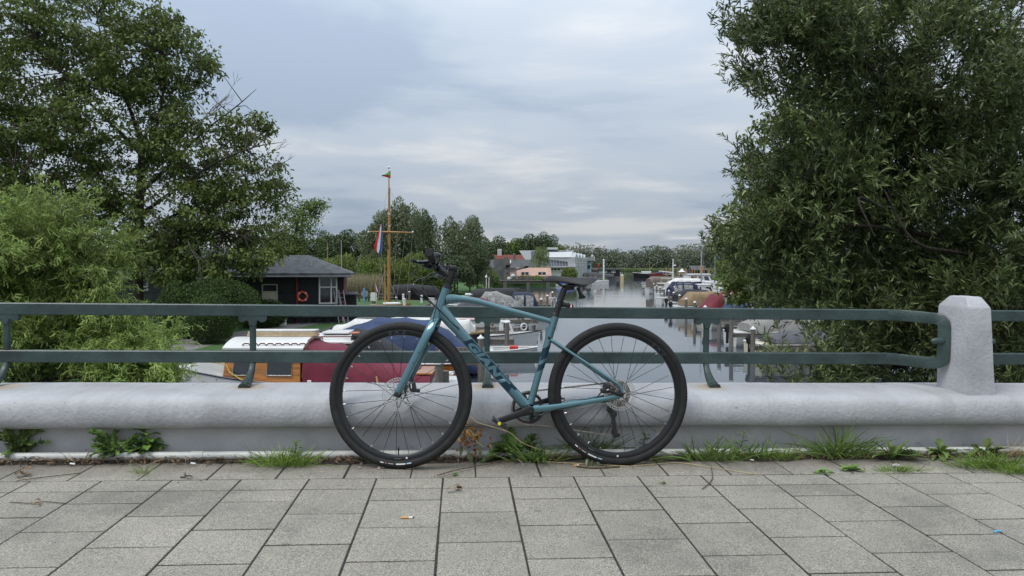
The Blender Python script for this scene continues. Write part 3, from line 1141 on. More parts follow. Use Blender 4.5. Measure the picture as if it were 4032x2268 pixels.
cable([(2092, 1640, -.03), (2120, 1637, -.045), (2175, 1617, -.05), (2240, 1604, -.052), (2290, 1592, -.055), (2400, 1580, -.05)])

# saddle
prof = [(.684, .012, .921, .912), (.690, .017, .930, .909), (.705, .020, .938, .908), (.733, .0235, .9425, .910), (.775, .030, .940, .908), (.82, .043, .934, .899), (.86, .060, .932, .889), (.895, .072, .9345, .884), (.925, .073, .937, .896), (.945, .066, .936, .912), (.953, .05, .932, .922)]
mb = MB()
rings = []
for (x, hw, zt, zb) in prof:
    r = []
    for k in range(13):
        a = -PI / 2 + PI * k / 12
        s = math.sin(a)
        y = hw * math.copysign(abs(s) ** .75, s)
        fall = abs(s) ** 3.2
        r.append((x + .004 * fall, y, zt - (zt - zb) * fall - .003 * (1 - abs(s)) * (1 if x > .75 else 0)))
    for k in range(1, 8):
        a = k / 8
        y = hw * .93 * (1 - 2 * a)
        r.append((x, y, zb + .004 + .006 * math.sin(PI * a)))
    rings.append(r)
mb.loft(rings)
sad = bpart(mb, 'saddle', M_SADDLE, smooth=50)
sub = sad.modifiers.new('sub', 'SUBSURF'); sub.levels = sub.render_levels = 2
for s in (-1, 1):
    mb = MB()
    mb.sweep(smooth_path([(.744, s * .012, .922), (.760, s * .016, .908), (.782, s * .021, .8915), (.81, s * .022, .888), (.86, s * .022, .890), (.90, s * .03, .905)], 4), .0036, 8)
    bpart(mb, 'saddle_rail', M_GLOSS)
mb = MB()
mb.sweep(smooth_path([(.748, 0, .733), (.77, 0, .799), (.790, 0, .858), (.797, 0, .873), (.812, 0, .882), (.845, 0, .8845)], 4), [.0158] * 14 + [(.015, .0150)] * 3 + [(.016, .0125)] * 2 + [(.016, .010)] * 2, 16, up=(0, 1, 0))
mb.box((.825, 0, .890), (.06, .046, .012), None, .004)
bpart(mb, 'seatpost', M_BLK)
mb = MB()
mb.sweep([(.748, 0, .735), (.7512, 0, .7455), (.7528, 0, .7505)], [.0205, .0205, .0185], 18)
mb.sweep([(.744, 0, .7425), (.728, 0, .736)], [(.016, .009), (.008, .004)], 10)
bpart(mb, 'seat_clamp', M_BLK)
# lamp and spare mount
mb = MB()
for z in (.783, .812):
    x = .7515 + (z - .7425) * .325
    mb.sweep([(x - .002, 0, z - .003), (x + .002, 0, z + .003)], .0185, 16)
q = Vector((.783, 0, .797))
mb.sweep([q, q + Vector((.018, 0, -.003)), q + Vector((.038, 0, -.0085))], [(.013, .015), (.012, .012), (.012, .010)], 10)
mb.box(q + Vector((.030, 0, -.006)), (.008, .028, .026), Euler((0, .25, 0)).to_matrix(), .002)
lm = bpart(mb, 'lamp_mount', M_BLK)
mb = MB(); mb.box(q + Vector((.047, 0, -.012)), (.020, .030, .024), Euler((0, .25, 0)).to_matrix(), .005)
bpart(mb, 'rear_light', M_RED)
mb = MB(); mb.box(q + Vector((.0445, -.0155, -.010)), (.006, .002, .015), Euler((0, .25, 0)).to_matrix(), .0005)
bpart(mb, 'lens_highlight', M_WHITE)  # white chip painted as the highlight on the red lens
mb = MB()
mb.sweep([(.866, 0, .883), (.872, 0, .862), (.880, 0, .846), (.884, 0, .835)], [(.014, .010), (.012, .008), (.014, .011), (.014, .016)], 10)
mb.box((.885, 0, .832), (.032, .034, .013), Euler((0, -.1, 0)).to_matrix(), .004)
bpart(mb, 'saddle_mount', M_BLK)

# drivetrain on the far side
CR = Vector((.618, .048, .28))
mb = MB()
n = 40
outer = []
poly = []
for i in range(n * 4):
    a = 2 * PI * i / (n * 4)
    r = (.0795, .0825, .0825, .0795)[i % 4] if True else .08
    poly.append((CR.x + r * math.cos(a), CR.z + r * math.sin(a)))
inner = [(CR.x + .066 * math.cos(2 * PI * i / (n * 4)), CR.z + .066 * math.sin(2 * PI * i / (n * 4))) for i in range(n * 4)]
N4 = n * 4
vs_ = [(x, CR.y - .0012, z) for x, z in poly] + [(x, CR.y - .0012, z) for x, z in inner] + [(x, CR.y + .0012, z) for x, z in poly] + [(x, CR.y + .0012, z) for x, z in inner]
f = []
for i in range(N4):
    j = (i + 1) % N4
    f += [(i, j, N4 + j, N4 + i), (2 * N4 + i, 3 * N4 + i, 3 * N4 + j, 2 * N4 + j), (i, 2 * N4 + i, 2 * N4 + j, j), (N4 + i, N4 + j, 3 * N4 + j, 3 * N4 + i)]
mb.add(vs_, f)
for i in range(4):
    a = 2 * PI * i / 4 + .35
    mb.sweep([CR, CR + Vector((.068 * math.cos(a), 0, .068 * math.sin(a)))], [(.004, .020), (.003, .013)], 8, up=(-math.sin(a), 0, math.cos(a)))
bpart(mb, 'chainring', M_BLK, smooth=20)


def crank_arm(y, dx, dz):
    mb = MB()
    c = Vector((.618, y, .28)); e = Vector((.618 + dx, y + math.copysign(.012, y), .28 + dz))
    dd = (e - c).normalized()
    mb.sweep([c - dd * .018, c - dd * .008, c + dd * .012, c + dd * .045, c + (e - c) * .7, e, e + dd * .010, e + dd * .015], [(.004, .008), (.009, .019), (.0095, .022), (.009, .0165), (.008, .0155), (.0075, .0150), (.007, .011), (.004, .005)], 14, power=3)
    bpart(mb, 'crank_arm', M_BLK)
    if y < 0:
        mb = MB()
        mb.lathe([(0, .0015), (.008, .002), (.0085, .0), (.011, .0), (.011, -.004)], 18, Matrix.Translation((.618, y - .0105, .28)) @ R90)
        bpart(mb, 'crank_bolt', M_GLOSS)
    # pedal: axle, cage frame with toothed edges
    s = math.copysign(1, y)
    mb = MB()
    p = e + Vector((0, s * .055, 0))
    Rp = Euler((0, .55, 0)).to_matrix()
    mb.sweep([e, e + Vector((0, s * .09, 0))], .007, 10, up=(1, 0, 0))
    for k in (-1, 1):
        mb.box(p + Rp @ Vector((k * .033, 0, 0)), (.007, .088, .017), Rp, .002)
        mb.box(p + Vector((0, k * .042, 0)), (.066, .006, .015), Rp, .002)
        for q in range(6):
            mb.box(p + Rp @ Vector((k * .033, (q - 2.5) * .014, .010)), (.005, .006, .006), Rp)
    mb.box(p, (.024, .080, .019), Rp, .004)
    ped = bpart(mb, 'pedal', M_GLOSS)
    mb = MB(); mb.lathe([(0, .001), (.0078, .001), (.0078, -.003)], 14, Matrix.Translation(e + Vector((0, s * .0995, 0))) @ R90)
    o = bpart(mb, 'pedal_cap', M_YEL, ped)


crank_arm(-.066, -.158, -.052)
crank_arm(.066, .158, .052)
# cassette, derailleur, chain
mb = MB()
for i, r in enumerate((.066, .058, .051, .045, .039, .034, .029, .025)):
    y = .018 + i * .0036
    nn = int(r * 2 * PI / .0127)
    pl = []
    for k in range(nn * 4):
        a = 2 * PI * k / (nn * 4)
        rr = (r, r + .003, r + .003, r)[k % 4]
        pl.append((1.065 + rr * math.cos(a), .3525 + rr * math.sin(a)))
    mb.prism(pl, y, y + .0016, 'xz')
bpart(mb, 'cassette', M_CHAIN, smooth=20)
mb = MB()
J1, J2 = Vector((1.052, .05, .245)), Vector((1.058, .05, .158))
mb.sweep([(1.072, .06, .335), (1.060, .062, .30), (1.040, .062, .276)], [(.006, .010), (.008, .012), (.008, .011)], 10)
mb.box((1.040, .06, .268), (.040, .03, .030), Euler((0, .4, 0)).to_matrix(), .006)
for y in (.043, .057):
    mb.sweep([Vector((1.044, y, .265)), Vector((1.052, y, .215)), Vector((1.060, y, .145))], [(.0012, .012), (.0012, .010), (.0012, .011)], 8, up=(1, 0, 0))
for J in (J1, J2):
    mb.lathe([(.005, -.003), (.017, -.003), (.0185, 0), (.017, .003), (.005, .003)], 16, Matrix.Translation(J) @ R90)
mb.box((1.066, .05, .141), (.036, .018, .018), Euler((0, -.1, 0)).to_matrix(), .004)
bpart(mb, 'rear_derailleur', M_GLOSS)
ch = [Vector((1.062, .03, .3525 + .056))]
ch += [Vector((CR.x + .081 * math.cos(a), CR.y, CR.z + .081 * math.sin(a))) for a in np.linspace(1.50, 4.55, 14)]
ch += [Vector((.72, CR.y, .190)), Vector((.85, CR.y, .170)), Vector((.98, .05, .150)), Vector((1.05, .05, .140)), Vector((1.074, .05, .150)), Vector((1.074, .05, .17)), Vector((1.050, .05, .205)), Vector((1.036, .05, .235)), Vector((1.040, .05, .258)), Vector((1.07, .04, .290))]
# resample at the pitch
pts, step, acc = [ch[0]], .0127, 0
cur = ch[0]
i = 1
while i < len(ch):
    dd = ch[i] - cur
    if dd.length < step:
        i += 1
        if i < len(ch) and (ch[i] - cur).length < step:
            continue
        if i >= len(ch): break
        dd = ch[i] - cur
    cur = cur + dd.normalized() * step
    pts.append(cur)
mb = MB()
for i in range(len(pts) - 1):
    a, b = pts[i], pts[i + 1]
    t = (b - a).normalized()
    up = Vector((0, 1, 0)).cross(t)
    w = .0030 if i % 2 else .0018
    for s in (-1, 1):
        o = Vector((0, s * w, 0))
        c = (a + b) / 2 + o
        q = []
        for (x, z) in ((-.0085, -.0018), (-.0065, -.0042), (-.0035, -.0042), (0, -.0024), (.0035, -.0042), (.0065, -.0042), (.0085, -.0018), (.0085, .0018), (.0065, .0042), (.0035, .0042), (0, .0024), (-.0035, .0042), (-.0065, .0042), (-.0085, .0018)):
            q.append(c + t * x + up * z)
        mb.add(q, [tuple(range(14))])
        mb.add([p + Vector((0, s * .001, 0)) for p in q], [tuple(range(14))])
    mb.sweep([a + Vector((0, -.004, 0)), a + Vector((0, .004, 0))], .0022, 6, up=(1, 0, 0))
bpart(mb, 'chain', M_CHAIN, smooth=0)
# brake calipers, thru axle lever
mb = MB()
c = BP(1625, 1523, -.05)
mb.box(c, (.034, .034, .044), Euler((0, -.25, 0)).to_matrix(), .006)
mb.box(c + Vector((.016, 0, -.017)), (.040, .030, .018), Euler((0, .1, 0)).to_matrix(), .005)
mb.sweep([c + Vector((.0, 0, .02)), c + Vector((-.004, 0, .055))], [.006, .004], 8)
cal = bpart(mb, 'brake_caliper', M_GLOSS)
mb = MB(); mb.box(c + Vector((-.006, -.0176, .004)), (.004, .001, .022), Euler((0, -.1, 0)).to_matrix()); bpart(mb, 'caliper_mark', M_WHITE, cal)
mb = MB()
c = BP(2387, 1527, -.055)
mb.box(c, (.036, .034, .050), Euler((0, .2, 0)).to_matrix(), .007)
mb.box(c + Vector((-.014, 0, -.012)), (.030, .030, .026), Euler((0, -.5, 0)).to_matrix(), .006)
mb.sweep([c + Vector((-.02, 0, -.015)), c + Vector((-.045, 0, -.045))], [.004, .003], 7)
cal = bpart(mb, 'brake_caliper', M_GLOSS)
mb = MB(); mb.box(c + Vector((.004, -.0176, -.008)), (.012, .001, .004), Euler((0, -.3, 0)).to_matrix()); bpart(mb, 'caliper_mark', M_WHITE, cal)
mb = MB()
mb.sweep([(1.064, -.074, .3525), (1.045, -.078, .356), (1.012, -.080, .368), (.998, -.080, .372)], [(.006, .0115), (.005, .009), (.004, .006), (.003, .004)], 10)
mb.lathe([(0, .004), (.012, .003), (.012, -.006)], 14, Matrix.Translation((1.065, -.074, .3525)) @ R90)
bpart(mb, 'axle_lever', M_BLK)
# ------------------------------------------------------------------ water and land
M_WATER = mat('canal_water', (.048, .062, .074), .03, 0, var=.1, vscale=.02, spec=.7, ior=1.42)
nt = M_WATER.node_tree; N_, L_n = nt.nodes, nt.links
g_ = N_.new('ShaderNodeNewGeometry')
def _wn(scale, sx, sy, det):
    mp = N_.new('ShaderNodeMapping'); mp.inputs['Scale'].default_value = (sx, sy, 1)
    L_n.new(g_.outputs['Position'], mp.inputs[0])
    n = N_.new('ShaderNodeTexNoise'); n.inputs['Scale'].default_value = scale; n.inputs['Detail'].default_value = det
    L_n.new(mp.outputs[0], n.inputs['Vector'])
    return n.outputs['Fac']
a_, b_ = _wn(1.6, .45, 1.0, 3), _wn(.16, .5, 1, 2)
mm = N_.new('ShaderNodeMath'); mm.operation = 'MULTIPLY'
L_n.new(a_, mm.inputs[0])
mr_ = N_.new('ShaderNodeMapRange'); mr_.inputs[1].default_value, mr_.inputs[2].default_value = .35, .7
mr_.inputs[3].default_value, mr_.inputs[4].default_value = .25, 1.0
L_n.new(b_, mr_.inputs[0]); L_n.new(mr_.outputs[0], mm.inputs[1])
bp_ = N_.new('ShaderNodeBump'); bp_.inputs['Strength'].default_value = .35; bp_.inputs['Distance'].default_value = .03
L_n.new(mm.outputs[0], bp_.inputs['Height']); L_n.new(bp_.outputs[0], N_['Principled BSDF'].inputs['Normal'])


def sheet(name, poly, z, m, kind='structure', parent=None):
    me = bpy.data.meshes.new(name)
    me.from_pydata([(x, y, z) for x, y in poly], [], [tuple(range(len(poly)))])
    me.materials.append(m)
    fix_normals(me)
    if me.polygons[0].normal.z < 0: me.flip_normals()
    return link(name, me, parent, kind=kind)


sheet('water', [(-400, -60), (700, -60), (900, 1400), (-600, 1400)], 0.0, M_WATER)
M_LAWN = mat('lawn_grass', (.055, .12, .02), .9, var=.25, vscale=.8, bump=.8, bscale=20, bdist=.04, col2=(.035, .085, .016))
M_ROUGH = mat('rough_grass', (.05, .085, .022), .9, var=.3, vscale=.3, bump=.8, bscale=6, bdist=.1, col2=(.03, .05, .018))
M_PATH = mat('grey_path', (.19, .18, .165), .9, var=.12, vscale=3, bump=.4, bscale=80, bdist=.01)
M_WOODG = mat('weathered_wood', (.185, .165, .14), .85, var=.25, vscale=5, bump=.5, bscale=30, bdist=.01, stretch=(4, 4, .6), col2=(.10, .09, .078))
M_WOODH = mat('weathered_plank', (.235, .21, .18), .85, var=.25, vscale=4, bump=.5, bscale=30, bdist=.01, stretch=(.6, 4, 4), col2=(.13, .115, .10))


def land(name, poly, z, m):
    mb = MB().prism(poly, -1.5, z, 'xy')
    o = mb.obj(name, m, None, 0, kind='structure')
    return o


LZ = .55
land('lawn', [(-11, 5), (-11, 44), (-9.6, 49), (-8.4, 60), (-8.2, 72), (-9, 77), (-15, 79), (-16.5, 92), (-7, 98), (-3.2, 112), (-3.4, 147), (-2, 154), (12, 158), (20, 166), (24, 184), (29, 214), (31, 236), (22, 300), (-60, 380), (-320, 380), (-320, 5)], LZ, M_LAWN)
land('right_bank', [(9.0, 4.5), (9.6, 12), (10.3, 21), (13, 24), (22, 28), (30, 70), (41, 118), (58, 190), (62, 262), (75, 330), (420, 380), (420, 4.5)], LZ, M_ROUGH)
land('far_shore', [(-600, 545), (-40, 540), (60, 525), (140, 515), (210, 522), (900, 540), (900, 1300), (-600, 1300)], .6, M_ROUGH)
# the deck of the bridge behind the parapet and the footing under everything
M_CONC = mat('bridge_concrete', (.26, .255, .24), .85, var=.12, vscale=2)
sheet('garden_path', [(-16.6, 26), (-14.4, 26), (-14.0, 38), (-12.4, 46.2), (-9.7, 49.6), (-8.6, 60), (-8.5, 64), (-10.6, 64), (-11.2, 52), (-13.9, 48), (-15.6, 40)], LZ + .004, M_PATH)
sheet('garden_path', [(-15.7, 37.2), (-34, 33.5), (-34, 32.4), (-15.6, 35.6)], LZ + .004, M_PATH)
# sheet piling along the left bank
pil = thing('quay_edge', 'weathered timber edging along the grassy left bank of the canal', 'quay', Matrix.Identity(4))
ed = [(-11, 6), (-11, 44), (-9.6, 49), (-8.4, 60), (-8.2, 72), (-9, 77)]
for (x0, y0), (x1, y1) in zip(ed[:-1], ed[1:]):
    L0 = math.hypot(x1 - x0, y1 - y0); an = math.atan2(y1 - y0, x1 - x0)
    for z, h in ((.45, .22), (.2, .2)):
        MB().box(((x0 + x1) / 2, (y0 + y1) / 2, z), (L0, .09, h), Matrix.Rotation(an, 3, 'Z')).obj('edge_board', M_WOODG, pil, 0)

# ------------------------------------------------------------------ the black clubhouse
M_TAR = mat('tarred_board', (.022, .024, .027), .55, var=.35, vscale=6, bump=.5, bscale=30, bdist=.01, stretch=(.5, 1, 5), objrand=.25)
M_TARG = mat('grey_board', (.10, .105, .115), .7, var=.25, vscale=4, bump=.4, bscale=30, bdist=.01, stretch=(.5, 1, 5), objrand=.2)  # paler grey than the main clubhouse boards
M_ROOFG = mat('bitumen_roof', (.105, .11, .115), .75, var=.18, vscale=2.2, bump=.3, bscale=18, bdist=.01)
M_WFRAME = mat('white_window_paint', (.74, .74, .71), .45, var=.04)
M_GLASS = mat('window_glass', (.03, .035, .04), .06, 0, var=.05, spec=.9)
M_CREAM = mat('cream_door_paint', (.50, .46, .36), .55, var=.06)
M_REDP = mat('red_drainpipe', (.38, .02, .03), .45, var=.08)
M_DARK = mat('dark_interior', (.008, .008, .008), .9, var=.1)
M_ORANGE = mat('lifebuoy_orange', (.72, .10, .04), .45, var=.06)
M_ALU = mat('aluminium', (.52, .53, .54), .35, .7, var=.08)

ca, cb = Vector((-17.1, 46.5, LZ)), Vector((-11.15, 47.6, LZ))
fa = math.atan2(cb.y - ca.y, cb.x - ca.x)
FL = (cb - ca).length
club = thing('clubhouse', 'black tarred timber clubhouse with low grey roof and white framed windows by the path', 'building', T_(ca.x, ca.y, LZ, fa))
EH = 3.22
BH = .205


def planks(parent, x0, x1, z0, z1, y, m, name='plank', th=.035, axis='x'):
    z = z0
    while z < z1 - .02:
        h = min(BH, z1 - z)
        if axis == 'x':
            R = Euler((.10, 0, 0)).to_matrix()
            mb = MB().box(((x0 + x1) / 2, y - .02 + random.uniform(-.004, .004), z + h / 2), (x1 - x0, th, h * .985), R)
        else:
            R = Euler((0, -.10 * axis, 0)).to_matrix()
            mb = MB().box((y, (x0 + x1) / 2, z + h / 2), (th, x1 - x0, h * .985), R)
        mb.obj(name, m, parent, 0)
        z += BH


# spans along the facade: door at .1-1.1, boards, window near the right corner
dx0, dx1 = .88, 1.86
wx0, wx1 = 4.45, 5.65
planks(club, dx1, wx0, .0, EH, 0, M_TAR)
planks(club, wx1, FL, .0, EH, 0, M_TAR)
planks(club, -.6, dx0, 0, EH, 0, M_TAR)
planks(club, dx0, dx1, 2.55, EH, 0, M_TAR)
planks(club, wx0, wx1, 3.02, EH, 0, M_TAR)
planks(club, wx0, wx1, 0, 1.24, 0, M_TAR)
planks(club, 0, 4.3, 0, EH, FL, M_TAR, axis=1)
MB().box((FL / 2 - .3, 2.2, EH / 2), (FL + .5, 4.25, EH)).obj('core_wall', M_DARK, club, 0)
d = MB().box(((dx0 + dx1) / 2, -.03, 1.02), (dx1 - dx0 - .12, .05, 2.04), None, .01).obj('door', M_CREAM, club, 0)
MB().sweep([(dx1 - .2, -.07, 1.02), (dx1 - .3, -.07, 1.02)], .014, 8).obj('handle', M_ALU, d)
mb = MB()
for x in (dx0 + .03, dx1 - .03): mb.box((x, -.045, 1.27), (.07, .08, 2.54))
mb.box(((dx0 + dx1) / 2, -.045, 2.52), (dx1 - dx0 - .13, .08, .07)); mb.box(((dx0 + dx1) / 2, -.045, 2.07), (dx1 - dx0 - .13, .08, .05))
mb.obj('door_frame', M_CREAM, club, 0)
MB().box(((dx0 + dx1) / 2, -.02, 2.29), (dx1 - dx0 - .15, .02, .38)).obj('fanlight', M_GLASS, club, 0)


def window(parent, x0, x1, z0, z1, y, cols, rows, m=None, fw=.075, name='window', axis='x', gl=None, depth=.07):
    """window on a wall that faces -y: frame with mullions, panes as sub-parts"""
    mb = MB()
    xs = [x0 + (x1 - x0) * c for c in cols]
    zs = [z0 + (z1 - z0) * r for r in rows]
    for i, x in enumerate(xs):
        mb.box((x, y, (z0 + z1) / 2), (fw, depth, z1 - z0 + fw))
    for z in zs:
        for a, b in zip(xs[:-1], xs[1:]):
            mb.box(((a + b) / 2, y + .001, z), (b - a - fw, depth * .96, fw * .9))
    w = mb.obj(name, m or M_WFRAME, parent, 0)
    for a, b in zip(xs[:-1], xs[1:]):
        for c, e in zip(zs[:-1], zs[1:]):
            MB().box(((a + b) / 2, y + depth * .2, (c + e) / 2), (b - a - fw + .002, .012, e - c - fw + .002)).obj('pane', gl or M_GLASS, w, 0)
    return w


window(club, wx0 + .05, wx1 - .05, 1.28, 2.98, -.06, (0, .68, 1), (0, .62, 1), fw=.095)
# roof: low hip, two-step eave
ov = .55
mb = MB()
e0 = [(-1.2, -ov, EH + .04), (FL + ov, -ov, EH + .04), (FL + ov, 4.4 + ov, EH + .04), (-1.2, 4.4 + ov, EH + .04)]
rd = [(-1.2, 2.2, EH + 1.25), (FL - 2.4, 2.2, EH + 1.25)]
mb.add([*e0, *rd, *[(x, y, z - .12) for x, y, z in e0]], [(0, 1, 5, 4), (1, 2, 5), (2, 3, 4, 5), (0, 4, 3), (0, 6, 7, 1), (1, 7, 8, 2), (2, 8, 9, 3), (3, 9, 6, 0), (6, 9, 8, 7)])
rf = mb.obj('roof', M_ROOFG, club, 0)
MB().lathe([(.0, .5), (.07, .5), (.07, 0)], 10, Matrix.Translation((3.9, .6, EH + .35))).obj('roof_vent', M_ALU, rf)
MB().box((FL / 2 - .2, -.72, EH - .15), (FL + 1.5, .55, .05), Euler((.16, 0, 0)).to_matrix()).obj('awning_board', M_ROOFG, club, 0)
for x in (3.08, FL + .02):
    MB().sweep([(x, -.14, .0), (x, -.14, EH - .1)], .045, 10).obj('drainpipe', M_REDP, club)
MB().box((3.3, -.075, .74), (1.9, .04, .17)).obj('red_board', mat('dull_red_board', (.10, .012, .014), .6), club, 0)
lb = thing('lifebuoy', 'orange lifebuoy hanging on the black clubhouse wall', 'lifebuoy', club.matrix_world @ Matrix.Translation((3.42, -.14, 1.74)))
mb = MB(); mb.lathe([(.29 + .075 * math.cos(a), .05 * math.sin(a)) for a in np.linspace(0, 2 * PI, 12, endpoint=False)], 28, R90, True); mb.obj('ring', M_ORANGE, lb)
for k in range(4):
    a = PI / 4 + k * PI / 2
    mb = MB(); mb.lathe([(.082 * math.cos(t), .057 * math.sin(t)) for t in np.linspace(0, 2 * PI, 10, endpoint=False)], 3, Matrix.Identity(4), True)
    mb = MB(); mb.sweep([(.29 * math.cos(a - .1), 0, .29 * math.sin(a - .1)), (.29 * math.cos(a + .1), 0, .29 * math.sin(a + .1))], (.078, .053), 12, up=(0, 1, 0)); mb.obj('band', M_WFRAME, lb)
# ladder leaning at the corner
for k, dx in enumerate((0, .5)):
    ld = thing('ladder', ('aluminium ladder leaning between the window and the corner of the clubhouse', 'second aluminium ladder leaning at the outer corner of the clubhouse')[k], 'ladder', club.matrix_world @ Matrix.Translation((5.95 + dx * .55, -.75, 0)), 'ladders at the clubhouse')
    for s in (-.17, .17):
        MB().sweep([(s, -.18, 0), (s - .38, .6, 2.15)], (.022, .03), 6).obj('rail', M_ALU, ld)
    for q in range(7):
        f = (q + .7) / 7.4
        MB().sweep([(-.17 - .38 * f, -.18 + .78 * f, 2.15 * f), (.17 - .38 * f, -.18 + .78 * f, 2.15 * f)], .014, 6).obj('rung', M_ALU, ld)
# lean-to shed right of the clubhouse
sh = thing('lean_to_shed', 'small black boarded lean-to shed beside the clubhouse', 'shed', T_(-11.3, 48.7, LZ, fa))
planks(sh, 0, .7, 0, 1.75, 0, M_TAR)
planks(sh, 0, 1.2, 0, 1.75, .7, M_TAR, axis=1)
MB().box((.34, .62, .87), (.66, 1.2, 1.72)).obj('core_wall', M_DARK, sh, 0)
MB().box((.36, .5, 1.86), (.9, 1.5, .06), Euler((.08, 0, 0)).to_matrix()).obj('roof', M_ROOFG, sh, 0)
# garden chairs under the window wall
M_CHAIRD = mat('dark_chair_resin', (.02, .022, .024), .5, var=.1)
for k in range(6):
    c = thing('garden_chair', f'dark garden chair on the path below the clubhouse wall, {("leftmost of six", "second from the left", "third from the left", "third from the right", "second from the right", "rightmost of six")[k]}', 'chair', club.matrix_world @ T_(2.55 + .56 * k, -.85 + .1 * (k % 2), 0, .2 * (k % 3) - .2), 'garden chairs at the clubhouse')
    MB().box((0, 0, .43), (.44, .42, .035), None, .01).obj('seat', M_CHAIRD, c, 0)
    MB().box((0, .21, .68), (.44, .035, .46), Euler((-.15, 0, 0)).to_matrix(), .01).obj('backrest', M_CHAIRD, c, 0)
    for x in (-.2, .2):
        for y in (-.18, .18):
            MB().sweep([(x, y, .42), (x * 1.15, y * 1.2, 0)], .016, 6).obj('leg', M_CHAIRD, c)
fr = thing('white_cabinet', 'plain white cabinet standing on the path left of the chairs', 'cabinet', T_(*G(1115, 1282, LZ).xy, LZ, fa))
MB().box((0, 0, .42), (.36, .3, .84), None, .015).obj('cabinet_body', M_WFRAME, fr, 0)
MB().box((0, -.158, .43), (.32, .016, .76), None, .004).obj('door', M_WFRAME, fr, 0)

# left wing, seen through the oak
wing = thing('clubhouse_wing', 'grey boarded wing with a small white window behind the oak', 'building', T_(-31, 47.5, LZ, -.03))
planks(wing, 0, 12, 0, 2.9, 0, M_TARG)
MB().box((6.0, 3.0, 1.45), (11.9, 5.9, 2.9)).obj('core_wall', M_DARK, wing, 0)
xw = W(555, 1110, 47.2).x + 31
window(wing, xw - .42, xw + .42, W(0, 1142, 47.2).z - LZ, W(0, 1088, 47.2).z - LZ, -.05, (0, 1), (0, .25, 1), fw=.1)
mb = MB(); mb.add([(-.5, -.5, 2.86), (12.4, -.5, 2.86), (12.4, 3, 5.0), (-.5, 3, 5.0), (-.5, 6.5, 2.86), (12.4, 6.5, 2.86)], [(0, 1, 2, 3), (3, 2, 5, 4), (1, 5, 2), (0, 3, 4)])
mb.add([(-.5, -.5, 2.75), (12.4, -.5, 2.75), (12.4, -.5, 2.86), (-.5, -.5, 2.86)], [(0, 1, 2, 3)])
mb.obj('roof', M_ROOFG, wing, 0)
for px_ in (662, 712):
    x = W(px_, 1150, 47).x + 31
    MB().sweep([(x, -.12, .0), (x, -.12, 2.7)], .05, 10).obj('drainpipe', M_REDP, wing)

# ------------------------------------------------------------------ flag mast and things on the lawn
M_VARN = mat('varnished_spar', (.42, .20, .055), .3, var=.15, vscale=3, coat=.5, stretch=(4, 4, .4))
M_FRED = mat('flag_red', (.55, .025, .035), .8, var=.08, vscale=1.5)
M_FWHT = mat('flag_white', (.72, .72, .72), .8, var=.05, vscale=1.5)
M_FBLU = mat('flag_blue', (.03, .07, .30), .8, var=.1, vscale=1.5)
M_FGRN = mat('flag_green', (.05, .33, .08), .8, var=.1)
M_ROPE = mat('pale_rope', (.38, .34, .27), .8, var=.1)
YM = 70.0
mb0 = G(1531, 1195, LZ); mb0 = W(1531, 1197, YM); mb0.z = LZ
s_ = YM / F
mast = thing('flag_mast', 'tall varnished wooden flag mast with yard and gaff on the lawn', 'flag mast', Matrix.Translation(mb0))
ht = (1197 - 660) * s_
zt = lambda py: W(1531, py, YM).z - LZ
xt = lambda px: W(px, 900, YM).x - mb0.x
MB().sweep([(0, 0, 0), (.05, 0, zt(980)), (.1, 0, zt(740))], [.155, .14, .10], 12).obj('lower_mast', M_VARN, mast)
MB().sweep([(.09, -.1, zt(760)), (.09, -.1, zt(672))], [.07, .045], 10).obj('topmast', M_VARN, mast)
MB().sphere((.09, -.1, zt(660)), .13).obj('truck', M_WFRAME, mast)
yd = MB().sweep([(xt(1451), -.16, zt(912)), (.07, -.16, zt(914)), (xt(1627), -.16, zt(916))], [.05, .085, .05], 10).obj('yard', M_VARN, mast)
for x in (xt(1452), xt(1626)):
    MB().sphere((x, -.16, zt(914)), .10, 8, 6).obj('yard_cap', M_WFRAME, yd)
MB().sweep([(.0, -.14, zt(980)), (xt(1502), -.14, zt(876))], [.06, .04], 8).obj('gaff', mat('dark_spar', (.05, .03, .015), .5), mast)
for py in (740, 842, 890):
    MB().sweep([(.08, 0, zt(py) - .06), (.08, 0, zt(py) + .06)], .125, 12).obj('mast_band', M_WFRAME, mast)
mb = MB()
for (a, za, b, zb) in ((1536, 740, 1515, 800), (1536, 740, 1562, 800), (1517, 800, 1490, 1185), (1626, 916, 1600, 1190), (1565, 918, 1547, 1195), (1598, 918, 1560, 1195), (1500, 960, 1508, 1190), (1478, 912, 1520, 1180), (1452, 912, 1400, 1060)):
    mb.sweep([(xt(a), -.18, zt(za)), (xt(b), -.3, max(.1, zt(zb)))], .013, 4)
mb.obj('rigging', M_ROPE, mast)['kind'] = 'stuff'


def flag(name, label, pts, cols, Y, amp=.05, parent=None):
    """hanging cloth: pts = rows of pixel pairs (left, right) from hoist top to bottom; bands across"""
    base = W(*pts[0][0], Y)
    t = thing(name, label, 'flag', Matrix.Translation(base))
    nb = len(cols)
    for k in range(nb):
        mb = MB()
        n = len(pts)
        for f_ in (k / nb, (k + .5) / nb, (k + 1) / nb):
            for i, (l, r) in enumerate(pts):
                a, b = W(*l, Y), W(*r, Y)
                p = a.lerp(b, f_) - base
                p.y += amp * math.sin(i * 1.3 + f_ * 6)
                mb.v.append(tuple(p))
        for j in range(2):
            for i in range(n - 1):
                mb.f.append((j * n + i, j * n + i + 1, (j + 1) * n + i + 1, (j + 1) * n + i))
        mb.obj('band', cols[k], t, 60)
    return t


